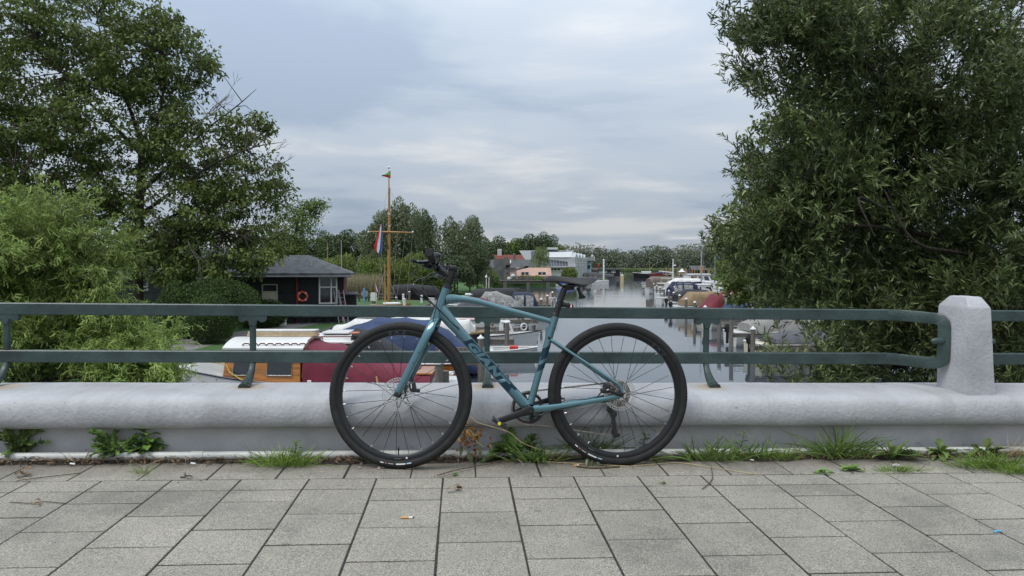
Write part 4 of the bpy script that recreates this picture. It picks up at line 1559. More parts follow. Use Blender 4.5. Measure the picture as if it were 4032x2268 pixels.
flag('dutch_flag', 'large red white and blue flag hanging from the gaff of the flag mast', [((1498, 884), (1503, 880)), ((1492, 905), (1506, 902)), ((1486, 930), (1507, 925)), ((1478, 952), (1507, 950)), ((1472, 972), (1505, 985)), ((1480, 990), (1496, 1000))], [M_FRED, M_FWHT, M_FBLU], YM - .2)
flag('green_red_pennant', 'small green and red pennant flying at the top of the flag mast', [((1538, 673), (1538, 703)), ((1530, 677), (1530, 700)), ((1520, 684), (1520, 697)), ((1512, 688), (1512, 695)), ((1503, 690), (1503, 694))], [M_FGRN, M_FRED], YM - .15)
flag('small_dutch_flag', 'small red white and blue flag on a stern staff left of the flag mast foot', [((1476, 1112), (1478, 1112)), ((1477, 1124), (1483, 1122)), ((1478, 1138), (1488, 1136)), ((1480, 1148), (1493, 1150))], [M_FRED, M_FWHT, M_FBLU], 66, .03)
yw = thing('moored_yawl', 'small wooden yawl with short varnished mast and white gear beside the flag mast foot', 'boat', T_(W(1530, 1190, 66).x, 66, 0, .3))
MB().sweep([(-.35, 0, .6), (-.33, 0, W(1517, 1040, 66).z)], [.075, .05], 8).obj('mast', M_VARN, yw)
MB().sweep([(-1.15, 0, .6), (-1.25, 0, W(1476, 1108, 66).z)], .02, 6).obj('flag_staff', M_VARN, yw)
MB().loft([[(-1.6, -.5, .0), (-1.7, -.6, .75), (-1.7, .6, .75), (-1.6, .5, 0)], [(0, -.75, 0), (0, -.85, .68), (0, .85, .68), (0, .75, 0)], [(1.7, -.1, 0), (2.1, -.12, .85), (2.1, .12, .85), (1.7, .1, 0)]]).obj('hull', M_VARN, yw, 60)
MB().box((.3, 0, .82), (1.5, 1.1, .18), None, .05).obj('white_cover', M_FWHT, yw, 0)
mb = MB()
for q in (-1.2, .9, -.35): mb.sweep([(-.33, 0, W(1517, 1060, 66).z), (q, -.7, .75)], .014, 4)
mb.obj('rigging', M_ROPE, yw)['kind'] = 'stuff'
for k, (px, p0, p1, m, lab) in enumerate(((1345, 945, 1085, M_ALU, 'thin grey flag pole standing behind the clubhouse roof'), (1290, 955, 1030, M_VARN, 'thin brown pole standing behind the oak and clubhouse'))):
    pq = thing('garden_pole', lab, 'pole', T_(W(px, 1100, 75).x, 75, LZ))
    MB().sweep([(0, 0, 0), (0, 0, W(px, p0, 75).z - LZ)], [.06, .035], 6).obj('pole', m, pq)
for k, (px, pt, Yq) in enumerate(((1588, 1160, 76), (1612, 1150, 78), (1660, 1165, 72), (1560, 1172, 70), (1592, 1178, 60))):
    bq = thing('white_bollard', f'white topped landing post near the flag mast, {("second", "fourth", "fifth", "first", "third")[k]} from the left', 'post', T_(W(px, 1190, Yq).x, Yq, 0), 'landing posts by the lawn')
    MB().sweep([(0, 0, 0), (0, 0, W(px, pt, Yq).z)], .11, 8).obj('pole', M_FWHT if k % 2 == 0 else M_WOODG, bq)
    MB().lathe([(0, .1), (.13, .04), (.13, 0), (0, 0)], 10, Matrix.Translation((0, 0, W(px, pt, Yq).z))).obj('cap', M_FWHT, bq)
# bench, blue paddle marker, white panel
bn = G(1433, 1187, LZ)
bench = thing('lawn_bench', 'low dark wooden bench on the lawn by the clubhouse', 'bench', T_(bn.x, bn.y, LZ, .25))
MB().box((0, 0, .42), (1.25, .34, .06)).obj('seat', M_TAR, bench, 0)
for x in (-.5, .5): MB().box((x, 0, .2), (.12, .3, .38)).obj('leg', M_TAR, bench, 0)
mk = thing('round_marker', 'grey disc on a blue post standing on the lawn behind the bench', 'marker', T_(*W(1436, 1180, 72).xy, LZ))
MB().box((-.05, -.07, .75), (.17, .06, 1.55), None, .02).obj('post', mat('pale_blue_paint', (.12, .32, .58), .5), mk)
MB().lathe([(0, -.02), (.34, -.02), (.34, .02), (0, .02)], 24, Matrix.Translation((0, 0, .95)) @ R90).obj('disc', mat('grey_disc', (.3, .31, .33), .5), mk)
pn = thing('notice_board', 'white board with notched sides standing on the lawn right of the bench', 'board', T_(*W(1471, 1180, 71).xy, LZ))
MB().prism([(-.32, .25), (-.27, .4), (-.34, .5), (-.28, .65), (-.34, .78), (-.28, .92), (-.3, 1.1), (.3, 1.1), (.28, .92), (.34, .78), (.28, .65), (.34, .5), (.27, .4), (.32, .25)], -.03, .03).obj('panel', M_FWHT, pn, 0)
MB().box((0, .045, .14), (.4, .05, .28)).obj('foot', M_WOODG, pn, 0)
# bank fence behind the lawn
fe = thing('log_rail_fence', 'weathered two-rail timber fence behind the lawn', 'fence', T_(*W(1390, 1140, 76.5).xy, LZ))
for z in (.38, .72): MB().box((2.0, 0, z), (4.6, .1, .13)).obj('rail', M_WOODG, fe, 0)
for k in range(4): MB().box((.0 + 1.35 * k, .1, .45), (.14, .1, .95)).obj('post', M_WOODG, fe, 0)
# ------------------------------------------------------------------ boats
M_GEL = mat('white_gelcoat', (.66, .66, .64), .35, 0, var=.06, vscale=1.2, coat=.2)
M_CREAMH = mat('cream_gelcoat', (.62, .57, .43), .35, 0, var=.06, vscale=1.2)
M_VHULL = mat('varnished_hull', (.44, .175, .042), .28, 0, var=.22, vscale=2.5, coat=.5, stretch=(.4, 3, 6))
M_MAHOG = mat('mahogany', (.15, .035, .018), .35, 0, var=.2, vscale=4, coat=.3, stretch=(.5, 3, 5))
M_NAVYH = mat('navy_hull', (.012, .016, .032), .25, 0, var=.1, coat=.3)
M_BLACKH = mat('black_hull', (.012, .012, .013), .35, 0, var=.1)
M_BURG = mat('burgundy_canvas', (.150, .014, .032), .75, 0, var=.14, vscale=1.6, bump=.5, bscale=2.5, bdist=.05)
M_BLUEC = mat('blue_tarpaulin', (.017, .038, .105), .6, 0, var=.2, vscale=1.4, bump=.6, bscale=2.2, bdist=.06)
M_NAVYC = mat('navy_canvas', (.014, .02, .05), .7, 0, var=.15, vscale=2, bump=.3, bscale=4, bdist=.03)
M_BLACKC = mat('black_canvas', (.016, .016, .018), .7, 0, var=.2, vscale=2, bump=.4, bscale=3, bdist=.04)
M_GREYC = mat('grey_canvas', (.25, .24, .225), .8, 0, var=.1, vscale=2, bump=.3, bscale=4, bdist=.03)
M_DGREYC = mat('slate_canvas', (.085, .085, .095), .8, 0, var=.12, vscale=2, bump=.3, bscale=4, bdist=.03)
M_TANC = mat('tan_canvas', (.25, .175, .10), .8, 0, var=.1, vscale=2, bump=.3, bscale=4, bdist=.03)
M_TAUPEC = mat('taupe_canvas', (.16, .13, .105), .8, 0, var=.12, vscale=2, bump=.3, bscale=4, bdist=.03)
M_WHITEC = mat('white_tarpaulin', (.62, .61, .58), .7, 0, var=.08, vscale=3, bump=.8, bscale=5, bdist=.04)
M_REDC = mat('red_canvas', (.16, .015, .024), .7, 0, var=.12, vscale=2, bump=.3, bscale=4, bdist=.03)
M_GREENC = mat('green_canvas', (.02, .15, .10), .7, 0, var=.15, vscale=2, bump=.3, bscale=4, bdist=.03)
M_CLEAR = mat('clear_vinyl_window', (.42, .42, .41), .12, 0, var=.45, vscale=5, bump=.7, bscale=7, bdist=.03, col2=(.10, .10, .10))
M_TROPE = mat('rope_fender', (.34, .24, .13), .9, 0, var=.25, vscale=30, bump=.8, bscale=40, bdist=.01)
M_BLACKP = mat('black_plastic', (.014, .014, .015), .4, 0, var=.1)


class Hull:
    def __init__(s, L, B, fs, fb, transom=.75, p=2.2, draft=.35, rake=.35, flare=.86, se=2):
        s.se = se; s.L, s.B, s.fs, s.fb, s.tr, s.p, s.dr, s.rk, s.fl = L, B, fs, fb, transom, p, draft, rake, flare

    def hb(s, t):
        t = min(max(t, 0), 1)
        if t < .45:
            return s.B / 2 * (s.tr + (1 - s.tr) * math.sin(t / .45 * PI / 2))
        return max(.015, s.B / 2 * (1 - ((t - .45) / .55) ** s.p))

    def zg(s, t):
        return s.fs + (s.fb - s.fs) * max(0, (t - .1) / .9) ** s.se

    def X(s, t, z=None):
        z = s.zg(t) if z is None else z
        return (t - .5) * s.L + s.rk * (z / s.fb) * t ** 4 * 1.0

    def pt(s, t, f, side, off=0.0):
        """f from 0 (waterline) to 1 (gunwale)"""
        hb, zg = s.hb(t), s.zg(t)
        k = s.fl + (1 - s.fl) * f ** .8
        z = zg * f
        return (s.X(t, z), side * (hb * k + off), z)

    def build(s, name, m, parent, t0=0, t1=1, f0=None, f1=1, off=0.0, n=22):
        mb = MB()
        ts = [t0 + (t1 - t0) * (i / n) ** .85 for i in range(n + 1)]
        if f0 is None:
            rings = []
            for t in ts:
                hb = s.hb(t)
                d = s.dr * (1 - t ** 3)
                r = [s.pt(t, f, 1) for f in (1, .75, .5, .25, 0)]
                r += [(s.X(t, 0), hb * .6 * s.fl, -d * .75), (s.X(t, 0), 0, -d), (s.X(t, 0), -hb * .6 * s.fl, -d * .75)]
                r += [s.pt(t, f, -1) for f in (0, .25, .5, .75, 1)]
                rings.append(r)
            mb.loft(rings, False, False)
            k = len(rings[0])
            mb.f.append(tuple(range(k)))
        else:
            for sd in (1, -1):
                mb.loft([[s.pt(t, f0 + (f1 - f0) * q / 4, sd, off) for q in range(5)] for t in ts], False, False)
        return mb.obj(name, m, parent, 40)

    def deck(s, m, parent, t0=0, t1=1, drop=.04, name='deck', n=16):
        mb = MB()
        rows = []
        for i in range(n + 1):
            t = t0 + (t1 - t0) * i / n
            z = s.zg(t) - drop
            hb = s.hb(t) - .01
            rows.append([(s.X(t), hb, z), (s.X(t), hb * .5, z + .03), (s.X(t), 0, z + .04), (s.X(t), -hb * .5, z + .03), (s.X(t), -hb, z)])
        mb.loft(rows, False, False)
        return mb.obj(name, m, parent, 40)

    def strake(s, m, parent, r=.035, f=1.0, name='rubbing_strake', t0=0, t1=1):
        mb = MB()
        for sd in (1, -1):
            mb.sweep([Vector(s.pt(t0 + (t1 - t0) * i / 16, f, sd, r * .5)) for i in range(17)], r, 8)
        if t0 == 0:
            mb.sweep([Vector(s.pt(0, f, 1)), Vector(s.pt(0, f, -1))], r, 8)
        o = mb.obj(name, m, parent)
        o['kind'] = 'stuff'
        return o


def sect(hw, z0, z1, sh=.55, n=6, tum=.92):
    """one cross-section of a canvas or cabin: points from +side foot over the top to the -side foot"""
    zs = z0 + (z1 - z0) * sh
    r = [(hw, z0), ((hw + hw * tum) / 2, (z0 + zs) / 2)]
    for i in range(n + 1):
        a = PI * i / n
        c, s_ = math.cos(a), math.sin(a)
        r.append((hw * tum * math.copysign(abs(c) ** .7, c), zs + (z1 - zs) * abs(s_) ** .8))
    r += [(-(hw + hw * tum) / 2, (z0 + zs) / 2), (-hw, z0)]
    return r


def canopy(xs, m, parent, name='canvas_cover', sub=3, sag=.03, caps=True):
    """xs: (x, half width, foot z, top z, shoulder)"""
    mb = MB()
    rings = []
    for i in range(len(xs) - 1):
        a, b = xs[i], xs[i + 1]
        for k in range(sub):
            f = k / sub
            q = [a[j] + (b[j] - a[j]) * f for j in range(5)]
            dip = sag * math.sin(PI * f)
            rings.append([(q[0], y, z - dip * (z - q[2]) / max(.1, q[3] - q[2])) for y, z in sect(q[1], q[2], q[3], q[4])])
    q = xs[-1]
    rings.append([(q[0], y, z) for y, z in sect(*q[1:5])])
    mb.loft(rings, False, False)
    if caps:
        k = len(rings[0])
        mb.f.append(tuple(range(k)))
        mb.f.append(tuple(range((len(rings) - 1) * k, len(rings) * k))[::-1])
    return mb.obj(name, m, parent, 50)


def cwin(xs, x0, x1, g0, g1, m, parent, side=1, name='clear_window', off=.018, wav=0):
    """window patch on the side of a canopy between two x, from g0 to g1 of the side height"""
    def at(x):
        for a, b in zip(xs[:-1], xs[1:]):
            if min(a[0], b[0]) - 1e-6 <= x <= max(a[0], b[0]) + 1e-6:
                f = (x - a[0]) / (b[0] - a[0])
                return [a[j] + (b[j] - a[j]) * f for j in range(5)]
        return xs[-1]
    mb = MB()
    rows = []
    for i in range(5):
        x = x0 + (x1 - x0) * i / 4
        q = at(x)
        pts = sect(q[1], q[2], q[3], q[4])[:5]
        L_ = [0]
        for a, b in zip(pts[:-1], pts[1:]): L_.append(L_[-1] + math.hypot(b[0] - a[0], b[1] - a[1]))
        row = []
        for k in range(4):
            g = (g0 + (g1 - g0) * k / 3) * L_[-1]
            j = max(i_ for i_ in range(len(L_) - 1) if L_[i_] <= g + 1e-9)
            f = (g - L_[j]) / (L_[j + 1] - L_[j])
            y = pts[j][0] + (pts[j + 1][0] - pts[j][0]) * f
            z = pts[j][1] + (pts[j + 1][1] - pts[j][1]) * f
            row.append((x, side * (y + off), z))
        rows.append(row)
    mb.loft(rows, False, False)
    return mb.obj(name, m, parent, 60)


def cabin(parent, x0, x1, hw, z0, z1, m, roof_m, wins=(), slope0=.0, slope1=.3, cam_=.10, over=.08, wz=(.3, .85), fw=.03, frame=None, sidesign=(1, -1), tum=.93, name='cabin', roof=True):
    """box cabin from x0 (aft) to x1 (front); slopes push the top edges inwards; wins: (a, b) fractions along the side"""
    mb = MB()
    h = z1 - z0
    b_ = [(x0, hw, z0), (x1, hw * .92, z0), (x1, -hw * .92, z0), (x0, -hw, z0)]
    t_ = [(x0 + slope0 * h, hw * tum, z1), (x1 - slope1 * h, hw * .88 * tum, z1), (x1 - slope1 * h, -hw * .88 * tum, z1), (x0 + slope0 * h, -hw * tum, z1)]
    mb.loft([b_, t_])
    c = mb.obj(name, m, parent, 20)
    if roof:
        rings = []
        for i in range(9):
            f = i / 8
            x = x0 + slope0 * h - over + (x1 - slope1 * h + over - x0 - slope0 * h + over) * f
            w = hw * tum * (1 - .12 * f) + over
            rings.append([(x, y * w, z1 + .015 + cam_ * (1 - y * y) - .0) for y in np.linspace(-1, 1, 9)] + [(x, y * w, z1 - .035 + cam_ * (1 - y * y) * .9) for y in np.linspace(1, -1, 9)])
        MB().loft(rings).obj('cabin_roof', roof_m, parent, 40)

    def sp(f, g, sd, off):
        xa = x0 + slope0 * h * g; xb = x1 - slope1 * h * g
        x = xa + (xb - xa) * f
        w = (hw + (hw * tum - hw) * g) * (1 - (.08 + .04 * g) * f)
        return (x, sd * (w + off), z0 + h * g)
    for (a, b) in wins:
        for sd in sidesign:
            mb = MB()
            mb.add([sp(a, wz[0], sd, .012), sp(b, wz[0], sd, .012), sp(b, wz[1], sd, .012), sp(a, wz[1], sd, .012)], [(0, 1, 2, 3)])
            w = mb.obj('window', M_GLASS, parent, 0)
            if frame is not None:
                mb = MB()
                P = [Vector(sp(f, g, sd, .016)) for f, g in ((a, wz[0]), (b, wz[0]), (b, wz[1]), (a, wz[1]))]
                mb.sweep(P, fw, 6, closed=True)
                mb.obj('window_frame', frame, w, 0)
    return c


def outboard(parent, x, y, z, m):
    mb = MB()
    mb.sweep([(x - .12, y, z + .12), (x - .14, y, z + .38), (x - .12, y, z + .55)], [(.11, .15), (.13, .20), (.09, .13)], 12, power=3, up=(1, 0, 0))
    mb.sweep([(x - .14, y, z + .15), (x - .16, y, z - .5)], (.05, .08), 8, up=(1, 0, 0))
    mb.obj('outboard_motor', m, parent)


def handrail(parent, pts, m=None, r=.013, posts=True, base=0.3, name='guard_rail'):
    mb = MB()
    mb.sweep(smooth_path(pts, 4), r, 6)
    if posts:
        for p in pts:
            mb.sweep([Vector(p), Vector(p) - Vector((0, 0, base))], r, 6)
    o = mb.obj(name, m or M_ALU, parent)
    return o


def boat(name, label, x, y, ang, cat='boat', group=None):
    return thing(name, label, cat, T_(x, y, 0, ang), group)


def PX(px, Y): return (px - 2016) / F * Y / 1.0


# ---- 1 the varnished cabin yacht nearest the bridge, bow towards the left bank
Y1 = 22.0
b1 = boat('cabin_yacht', 'varnished wooden cabin yacht with white roof and burgundy cockpit cover nearest the bridge', -6.15, Y1, PI, 'yacht', 'boats moored at the left bank')
h1 = Hull(9.3, 2.7, .80, 1.45, .72, 2.3, .5, .5, se=3)
h1.build('hull', M_VHULL, b1)
h1.deck(M_GEL, b1)
h1.build('bulwark', M_GEL, b1, .66, .995, .55, 1.0, .012)
h1.strake(M_NAVYH, b1, .028, 1.0)
h1.strake(M_NAVYH, b1, .022, .55, 'lower_strake', .66, .995)
lx = lambda px: -(W(px, 1300, Y1 - 1.1).x + 6.15)
# foredeck trunk
cabin(b1, lx(880), lx(690), .80, 1.02, 1.46, M_GEL, M_GEL, (), 0, .8, .06, .0, name='fore_trunk')
cabin(b1, lx(1180), lx(866), 1.12, .82, 1.88, M_VHULL, M_GEL, ((.11, .43), (.64, .875)), 0, .12, .22, .10, (.25, .84), .022, M_STEEL)
mb = MB()
for s in (1, -1):
    P = []
    for i in range(33):
        f = i / 32
        u = (f * 8) % 1
        z = .055 - (.05 if u < .12 or u > .88 else 0)
        P.append((lx(1200) + (lx(945) - lx(1200)) * f, s * .93, 1.955 + z))
    mb.sweep(P, .02, 6)
o = mb.obj('grab_rail', M_MAHOG, b1); o['kind'] = 'stuff'
MB().sweep([(lx(1190) - .02, 1.14, 1.02), (lx(1190) - .03, 1.0, 1.80), (lx(1190) - .03, .55, 2.03), (lx(1190) - .03, 0, 2.10), (lx(1190) - .03, -.55, 2.03), (lx(1190) - .03, -1.0, 1.8), (lx(1190) - .02, -1.14, 1.02)], (.04, .06), 8).obj('aft_arch', M_MAHOG, b1)
cov = [(lx(1192), 1.22, .80, 2.02, .62), (lx(1290), 1.25, .74, 1.92, .5), (lx(1430), 1.24, .72, 1.52, .45), (lx(1600), 1.15, .74, 1.25, .4), (lx(1690), 1.0, .86, 1.12, .4)]
canopy(cov, M_BURG, b1, 'cockpit_cover', 4, .07)
px_ = MB()
MB().box((lx(824), h1.hb(.79) - .03, .98), (.28, .03, .14), Matrix.Rotation(-.55, 3, 'Z'), .012).obj('porthole_glass', M_GLASS, b1)
o = MB().sweep([(lx(824) + .15 * math.copysign(abs(math.cos(a)) ** .6, math.cos(a)), h1.hb(.79) - .02 - .10 * math.cos(a), .98 + .085 * math.copysign(abs(math.sin(a)) ** .8, math.sin(a))) for a in np.linspace(0, 2 * PI, 16, endpoint=False)], .022, 8, up=(0, 1, 0), closed=True).obj('porthole_rim', M_ALU, b1)
MB().box((lx(1222), 1.262, .93), (.12, .02, .10), None, .01).obj('cover_tag', M_WFRAME, b1, 0)
MB().sweep([(lx(700), .75, 1.56), (lx(880), .95, 1.40), (lx(905), 1.15, 1.2), (lx(960), 1.27, .98)], .016, 6).obj('yellow_line', mat('yellow_rope', (.55, .40, .10), .8), b1)
MB().box((lx(1745), .35, 1.05), (.5, .5, .05), None, .01).obj('stern_hatch', M_GEL, b1, 0)
MB().box((lx(1650), .1, 1.10), (.7, 1.5, .06), None, .01).obj('aft_bench', M_VHULL, b1, 0)
# loose things on it
sp = thing('timber_bundle', 'bundle of pale timber under a white sheet on the roof of the varnished yacht', 'timber', T_(W(1115, 1330, Y1 + .25).x, Y1 + .3, 2.10, .012))
for k, (w, zz) in enumerate(((.34, .05), (.34, .125))):
    MB().box((0, 0, zz), (2.15 - .05 * k, w, .07), None, .01).obj('plank', mat('pale_timber', (.52, .40, .25), .7, var=.1) if k == 0 else MATS['pale_timber'], sp, 0)
MB().box((.03, .02, .19), (2.05, .40, .05), None, .015).obj('sheet', M_WHITEC, sp, 0)
bh = thing('boat_hook', 'pale wooden boat hook leaning against the burgundy cover', 'boat hook', T_(W(1488, 1500, 20.6).x, 20.62, .55))
MB().sweep([(.05, .05, 0), (-.07, .1, .55)], .025, 8).obj('shaft', mat('pale_ash', (.55, .36, .14), .5), bh)

# ---- 2 the second wooden yacht
Y2 = 25.2
b2 = boat('cabin_yacht', 'second wooden yacht with white cabin roof and black spray hood behind the burgundy cover', -5.9, Y2, PI, 'yacht', 'boats moored at the left bank')
h2 = Hull(8.2, 2.5, .95, 1.3, .72, 2.3, .5, .4)
h2.build('hull', M_VHULL, b2); h2.deck(M_GEL, b2); h2.strake(M_MAHOG, b2, .03)
lx2 = lambda px: -(W(px, 1300, Y2 - 1).x + 5.9)
cabin(b2, lx2(1400), lx2(1180), 1.0, .95, 1.70, M_VHULL, M_GEL, ((.1, .45), (.55, .9)), 0, .25, .22, .10, (.2, .85), .025, M_STEEL)
MB().box((lx2(1305), 0, 1.98), (.95, .9, .07), None, .02).obj('roof_hatch', M_GEL, b2, 0)
MB().sweep([(lx2(1395), .75, 1.88), (lx2(1250), .80, 1.88)], .022, 6).obj('grab_rail', M_MAHOG, b2)
cv = [(lx2(1378), 1.02, 1.0, 2.12, .5), (lx2(1440), 1.08, .95, 2.05, .5), (lx2(1530), 1.05, .9, 1.5, .4), (lx2(1610), .9, .9, 1.1, .4)]
canopy(cv, M_BLACKC, b2, 'spray_hood', 4, .05)
MB().box((lx2(1395), .9, 2.02), (.3, .2, .07), None, .02).obj('orange_handle', mat('salmon_paint', (.55, .2, .11), .5), b2, 0)
# ---- 3 the big boat under the blue tarpaulin
Y3 = 29.0
b3 = boat('tarpaulin_boat', 'long boat covered with a large blue tarpaulin behind the two wooden yachts', -5.3, Y3, PI, 'boat', 'boats moored at the left bank')
h3 = Hull(7.6, 2.6, .9, 1.15, .8, 2.4, .4, .3)
h3.build('hull', M_NAVYH, b3); h3.deck(M_GEL, b3)
lx3 = lambda px: -(W(px, 1300, Y3).x + 5.3)
zz3 = lambda py: W(1500, py, Y3 - .0).z
tp = [(lx3(1885), 1.15, .10, .62, .4), (lx3(1840), 1.25, .12, 1.05, .35), (lx3(1765), 1.32, .25, 1.72, .3), (lx3(1700), 1.35, .35, 2.12, .28), (lx3(1600), 1.36, .45, 2.22, .25), (lx3(1490), 1.36, .5, 2.26, .25), (lx3(1400), 1.34, .55, 1.92, .25), (lx3(1290), 1.25, .6, 1.62, .3), (lx3(1200), 1.0, .8, 1.48, .3), (lx3(1125), .55, 1.0, 1.38, .3)]
canopy(tp, M_BLUEC, b3, 'blue_cover', 4, .06)
# ---- 4 the navy sloop with white tarpaulin and rope fender
Y4 = 34.0
b4 = boat('navy_sloop', 'dark navy open sloop with white tarpaulin and thick rope fender around its edge', W(1610, 1300, Y4).x, Y4, 0, 'sloop', 'boats moored at the left bank')
h4 = Hull(7.2, 2.5, 1.02, 1.22, .7, 2.2, .4, .3)
h4.build('hull', M_NAVYH, b4); h4.deck(M_WHITEC, b4)
h4.strake(M_TROPE, b4, .075, .97, 'rope_fender')
cx4 = W(1610, 1300, Y4).x
lx4 = lambda px: W(px, 1300, Y4).x - cx4
canopy([(lx4(1325), .95, .98, 1.50, .4), (lx4(1400), 1.1, .98, 1.8, .3), (lx4(1600), 1.15, 1.0, 1.95, .3), (lx4(1780), 1.05, 1.05, 1.88, .3), (lx4(1850), .7, 1.12, 1.78, .35), (lx4(1872), .35, 1.2, 1.5, .4)], M_WHITEC, b4, 'white_cover', 4, .10)
for k in range(3):
    MB().sweep([(2.55 - .5 * k, -h4.hb(.86 - .07 * k) * .96 - .03, .72 - .2 * (k % 2)), (2.25 - .5 * k, -h4.hb(.82 - .07 * k) * .97 - .05, .72 - .2 * (k % 2))], .022, 6).obj('hull_fitting', M_STEEL, b4)
# ---- 5 small white fishing boat with an outboard, by the posts
Y5 = 38.0
b5 = boat('open_motorboat', 'small white open motorboat with steering console between the mooring posts', W(1985, 1300, Y5).x - .6, Y5, .12, 'boat', 'boats moored at the left bank')
h5 = Hull(4.6, 1.9, .62, .85, .85, 2.4, .3, .25)
h5.build('hull', M_GEL, b5); h5.deck(M_GEL, b5, drop=.18); h5.strake(M_BLACKP, b5, .025)
cabin(b5, .35, 1.15, .55, .6, 1.35, M_GEL, M_GEL, ((.2, .8),), .1, .4, .03, .03, (.4, .9))
MB().box((-1.1, 0, .75), (.5, 1.2, .35), None, .05).obj('stern_seat', M_GEL, b5, 0)
outboard(b5, -2.35, 0, .55, M_WFRAME)
handrail(b5, [(.3, .8, 1.0), (1.2, .72, 1.08), (2.0, .4, 1.15), (2.35, 0, 1.18), (2.0, -.4, 1.15), (1.2, -.72, 1.08), (.3, -.8, 1.0)])
MB().lathe([(.17 + .04 * math.cos(a), .04 * math.sin(a)) for a in np.linspace(0, 2 * PI, 10, endpoint=False)], 20, Matrix.Translation((1.6, -.45, 1.08)) @ Matrix.Rotation(PI / 2, 4, 'X') @ Matrix.Rotation(.4, 4, 'Y'), True).obj('white_ring', M_WFRAME, b5)
b5b = boat('open_motorboat', 'white dinghy with red fuel can floating low in front of the open motorboat', W(1945, 1360, 33.0).x, 32.6, .05, 'boat', 'boats moored at the left bank')
h = Hull(3.6, 1.6, .48, .6, .85, 2.4, .25, .2)
h.build('hull', M_GEL, b5b); h.deck(M_DGREYC, b5b, drop=.15); h.strake(M_WFRAME, b5b, .03)
MB().box((-.2, 0, .48), (.35, 1.3, .06), None, .01).obj('thwart', M_GEL, b5b, 0)
MB().box((.9, -.3, .55), (.38, .26, .3), None, .05).obj('fuel_can', mat('red_plastic', (.55, .05, .035), .4), b5b, 0)
outboard(b5b, -1.8, 0, .4, M_BLACKP)


# ---- covered cruisers by the posts in the middle distance, and those along the right bank
def cruiser(name, label, cx, cy, ang, L, B, hull_m, cover, cover_m, wins=(), cab=None, cab_m=None, group=None, fs=.75, fb=1.05, screen=True, stripe=None, rail=True, engine=None, cat='boat'):
    b = boat(name, label, cx, cy, ang, cat, group)
    h = Hull(L, B, fs, fb, .8, 2.4, .4, .4)
    h.build('hull', hull_m, b); h.deck(M_GEL if hull_m is not M_CREAMH else M_CREAMH, b)
    h.strake(stripe or M_WFRAME, b, .03)
    if cab:
        x0, x1, hw, z1, wn = cab
        cabin(b, x0, x1, hw, fs - .02, z1, cab_m or M_GEL, cab_m or M_GEL, wn, 0, .55, .07, .05, (.35, .85), .02, M_ALU)
    if cover:
        canopy(cover, cover_m, b, 'canvas_cover', 3, .04)
        for (x0, x1, g0, g1) in wins:
            for s in (1, -1):
                cwin(cover, x0, x1, g0, g1, M_CLEAR, b, s)
    if screen and cover:
        pass
    if rail:
        t = [.6, .75, .9, 1.0]
        pts = [(h.X(q), h.hb(q) * .92, h.zg(q) + .42) for q in t] + [(h.X(q), -h.hb(q) * .92, h.zg(q) + .42) for q in t[::-1]]
        handrail(b, pts, base=.42)
    if engine:
        outboard(b, -L / 2, 0, fs - .15, engine)
    return b, h


GL, GR = 'boats moored at the left bank', 'boats moored along the right bank'
# left middle distance (bows to the left bank, sterns to the channel)
cx = W(1950, 1150, 54).x
cv = [(-1.7, .95, .85, 1.55, .5), (-1.2, 1.02, .8, 2.0, .55), (-.1, 1.05, .78, 2.40, .55), (.75, 1.0, .78, 2.36, .55), (1.25, .9, .85, 1.75, .5), (1.7, .6, 1.0, 1.25, .5)]
cruiser('canvas_cruiser', 'white cruiser under a pale grey canvas tent with clear side windows', cx, 54, PI, 5.6, 2.2, M_GEL, cv, M_GREYC, ((-1.55, -.15, .15, .85), (.0, .62, .2, .9)), None, None, GL, engine=M_BLACKP)
cx = W(1945, 1150, 60).x
cv = [(-2.3, 1.05, .9, 1.9, .55), (-1.6, 1.1, .85, 2.42, .6), (.4, 1.1, .85, 2.45, .6), (1.6, 1.05, .95, 2.35, .6), (2.3, .9, 1.05, 1.7, .5)]
bl, _ = cruiser('canvas_cruiser', 'large cruiser under black canvas with short signal masts behind the grey tent', cx, 60.5, PI, 7.4, 2.6, M_GEL, cv, M_BLACKC, ((-2.2, -1.75, .2, .8),), (1.8, 3.0, .9, 1.9, ((.2, .8),)), M_GEL, GL)
for dx in (0, .22): MB().sweep([(.45 + dx, 0, 2.4), (.42 + dx, 0, 3.35 + dx)], .03, 6).obj('signal_mast', M_WFRAME, bl)
MB().sphere((.67, 0, 3.35), .11, 8, 6).obj('radar_dome', M_WFRAME, bl)
cx = W(2075, 1150, 57).x
cv = [(-1.05, .9, .8, 1.35, .5), (-.75, .98, .78, 2.1, .6), (-.2, 1.0, .78, 2.24, .6), (.85, 1.0, .78, 2.20, .6), (1.3, .9, .8, 1.4, .5)]
cruiser('canvas_cruiser', 'small cruiser under navy canvas with rolled clear windows nearest the channel', cx - .2, 57, PI, 5.0, 2.1, M_GEL, cv, M_NAVYC, ((-.68, -.10, .1, .8), (.08, .78, .1, .8)), None, None, GL)
cx = W(1880, 1170, 50).x
cv = [(-1.4, .85, .7, 1.3, .5), (-.3, .95, .7, 2.05, .5), (.6, .95, .7, 2.2, .45), (1.5, .8, .75, 1.5, .45)]
bb, _ = cruiser('canvas_cruiser', 'low cruiser under slate grey canvas with a red panel in front of the grey tent', cx, 50, PI, 5.2, 2.0, M_GEL, cv, M_DGREYC, (), None, None, GL)
canopy([(-.95, .9, 1.2, 1.75, .5), (-.3, .99, 1.2, 2.1, .5)], M_REDC, bb, 'red_panel', 2, 0)
cx = W(1745, 1185, 46).x
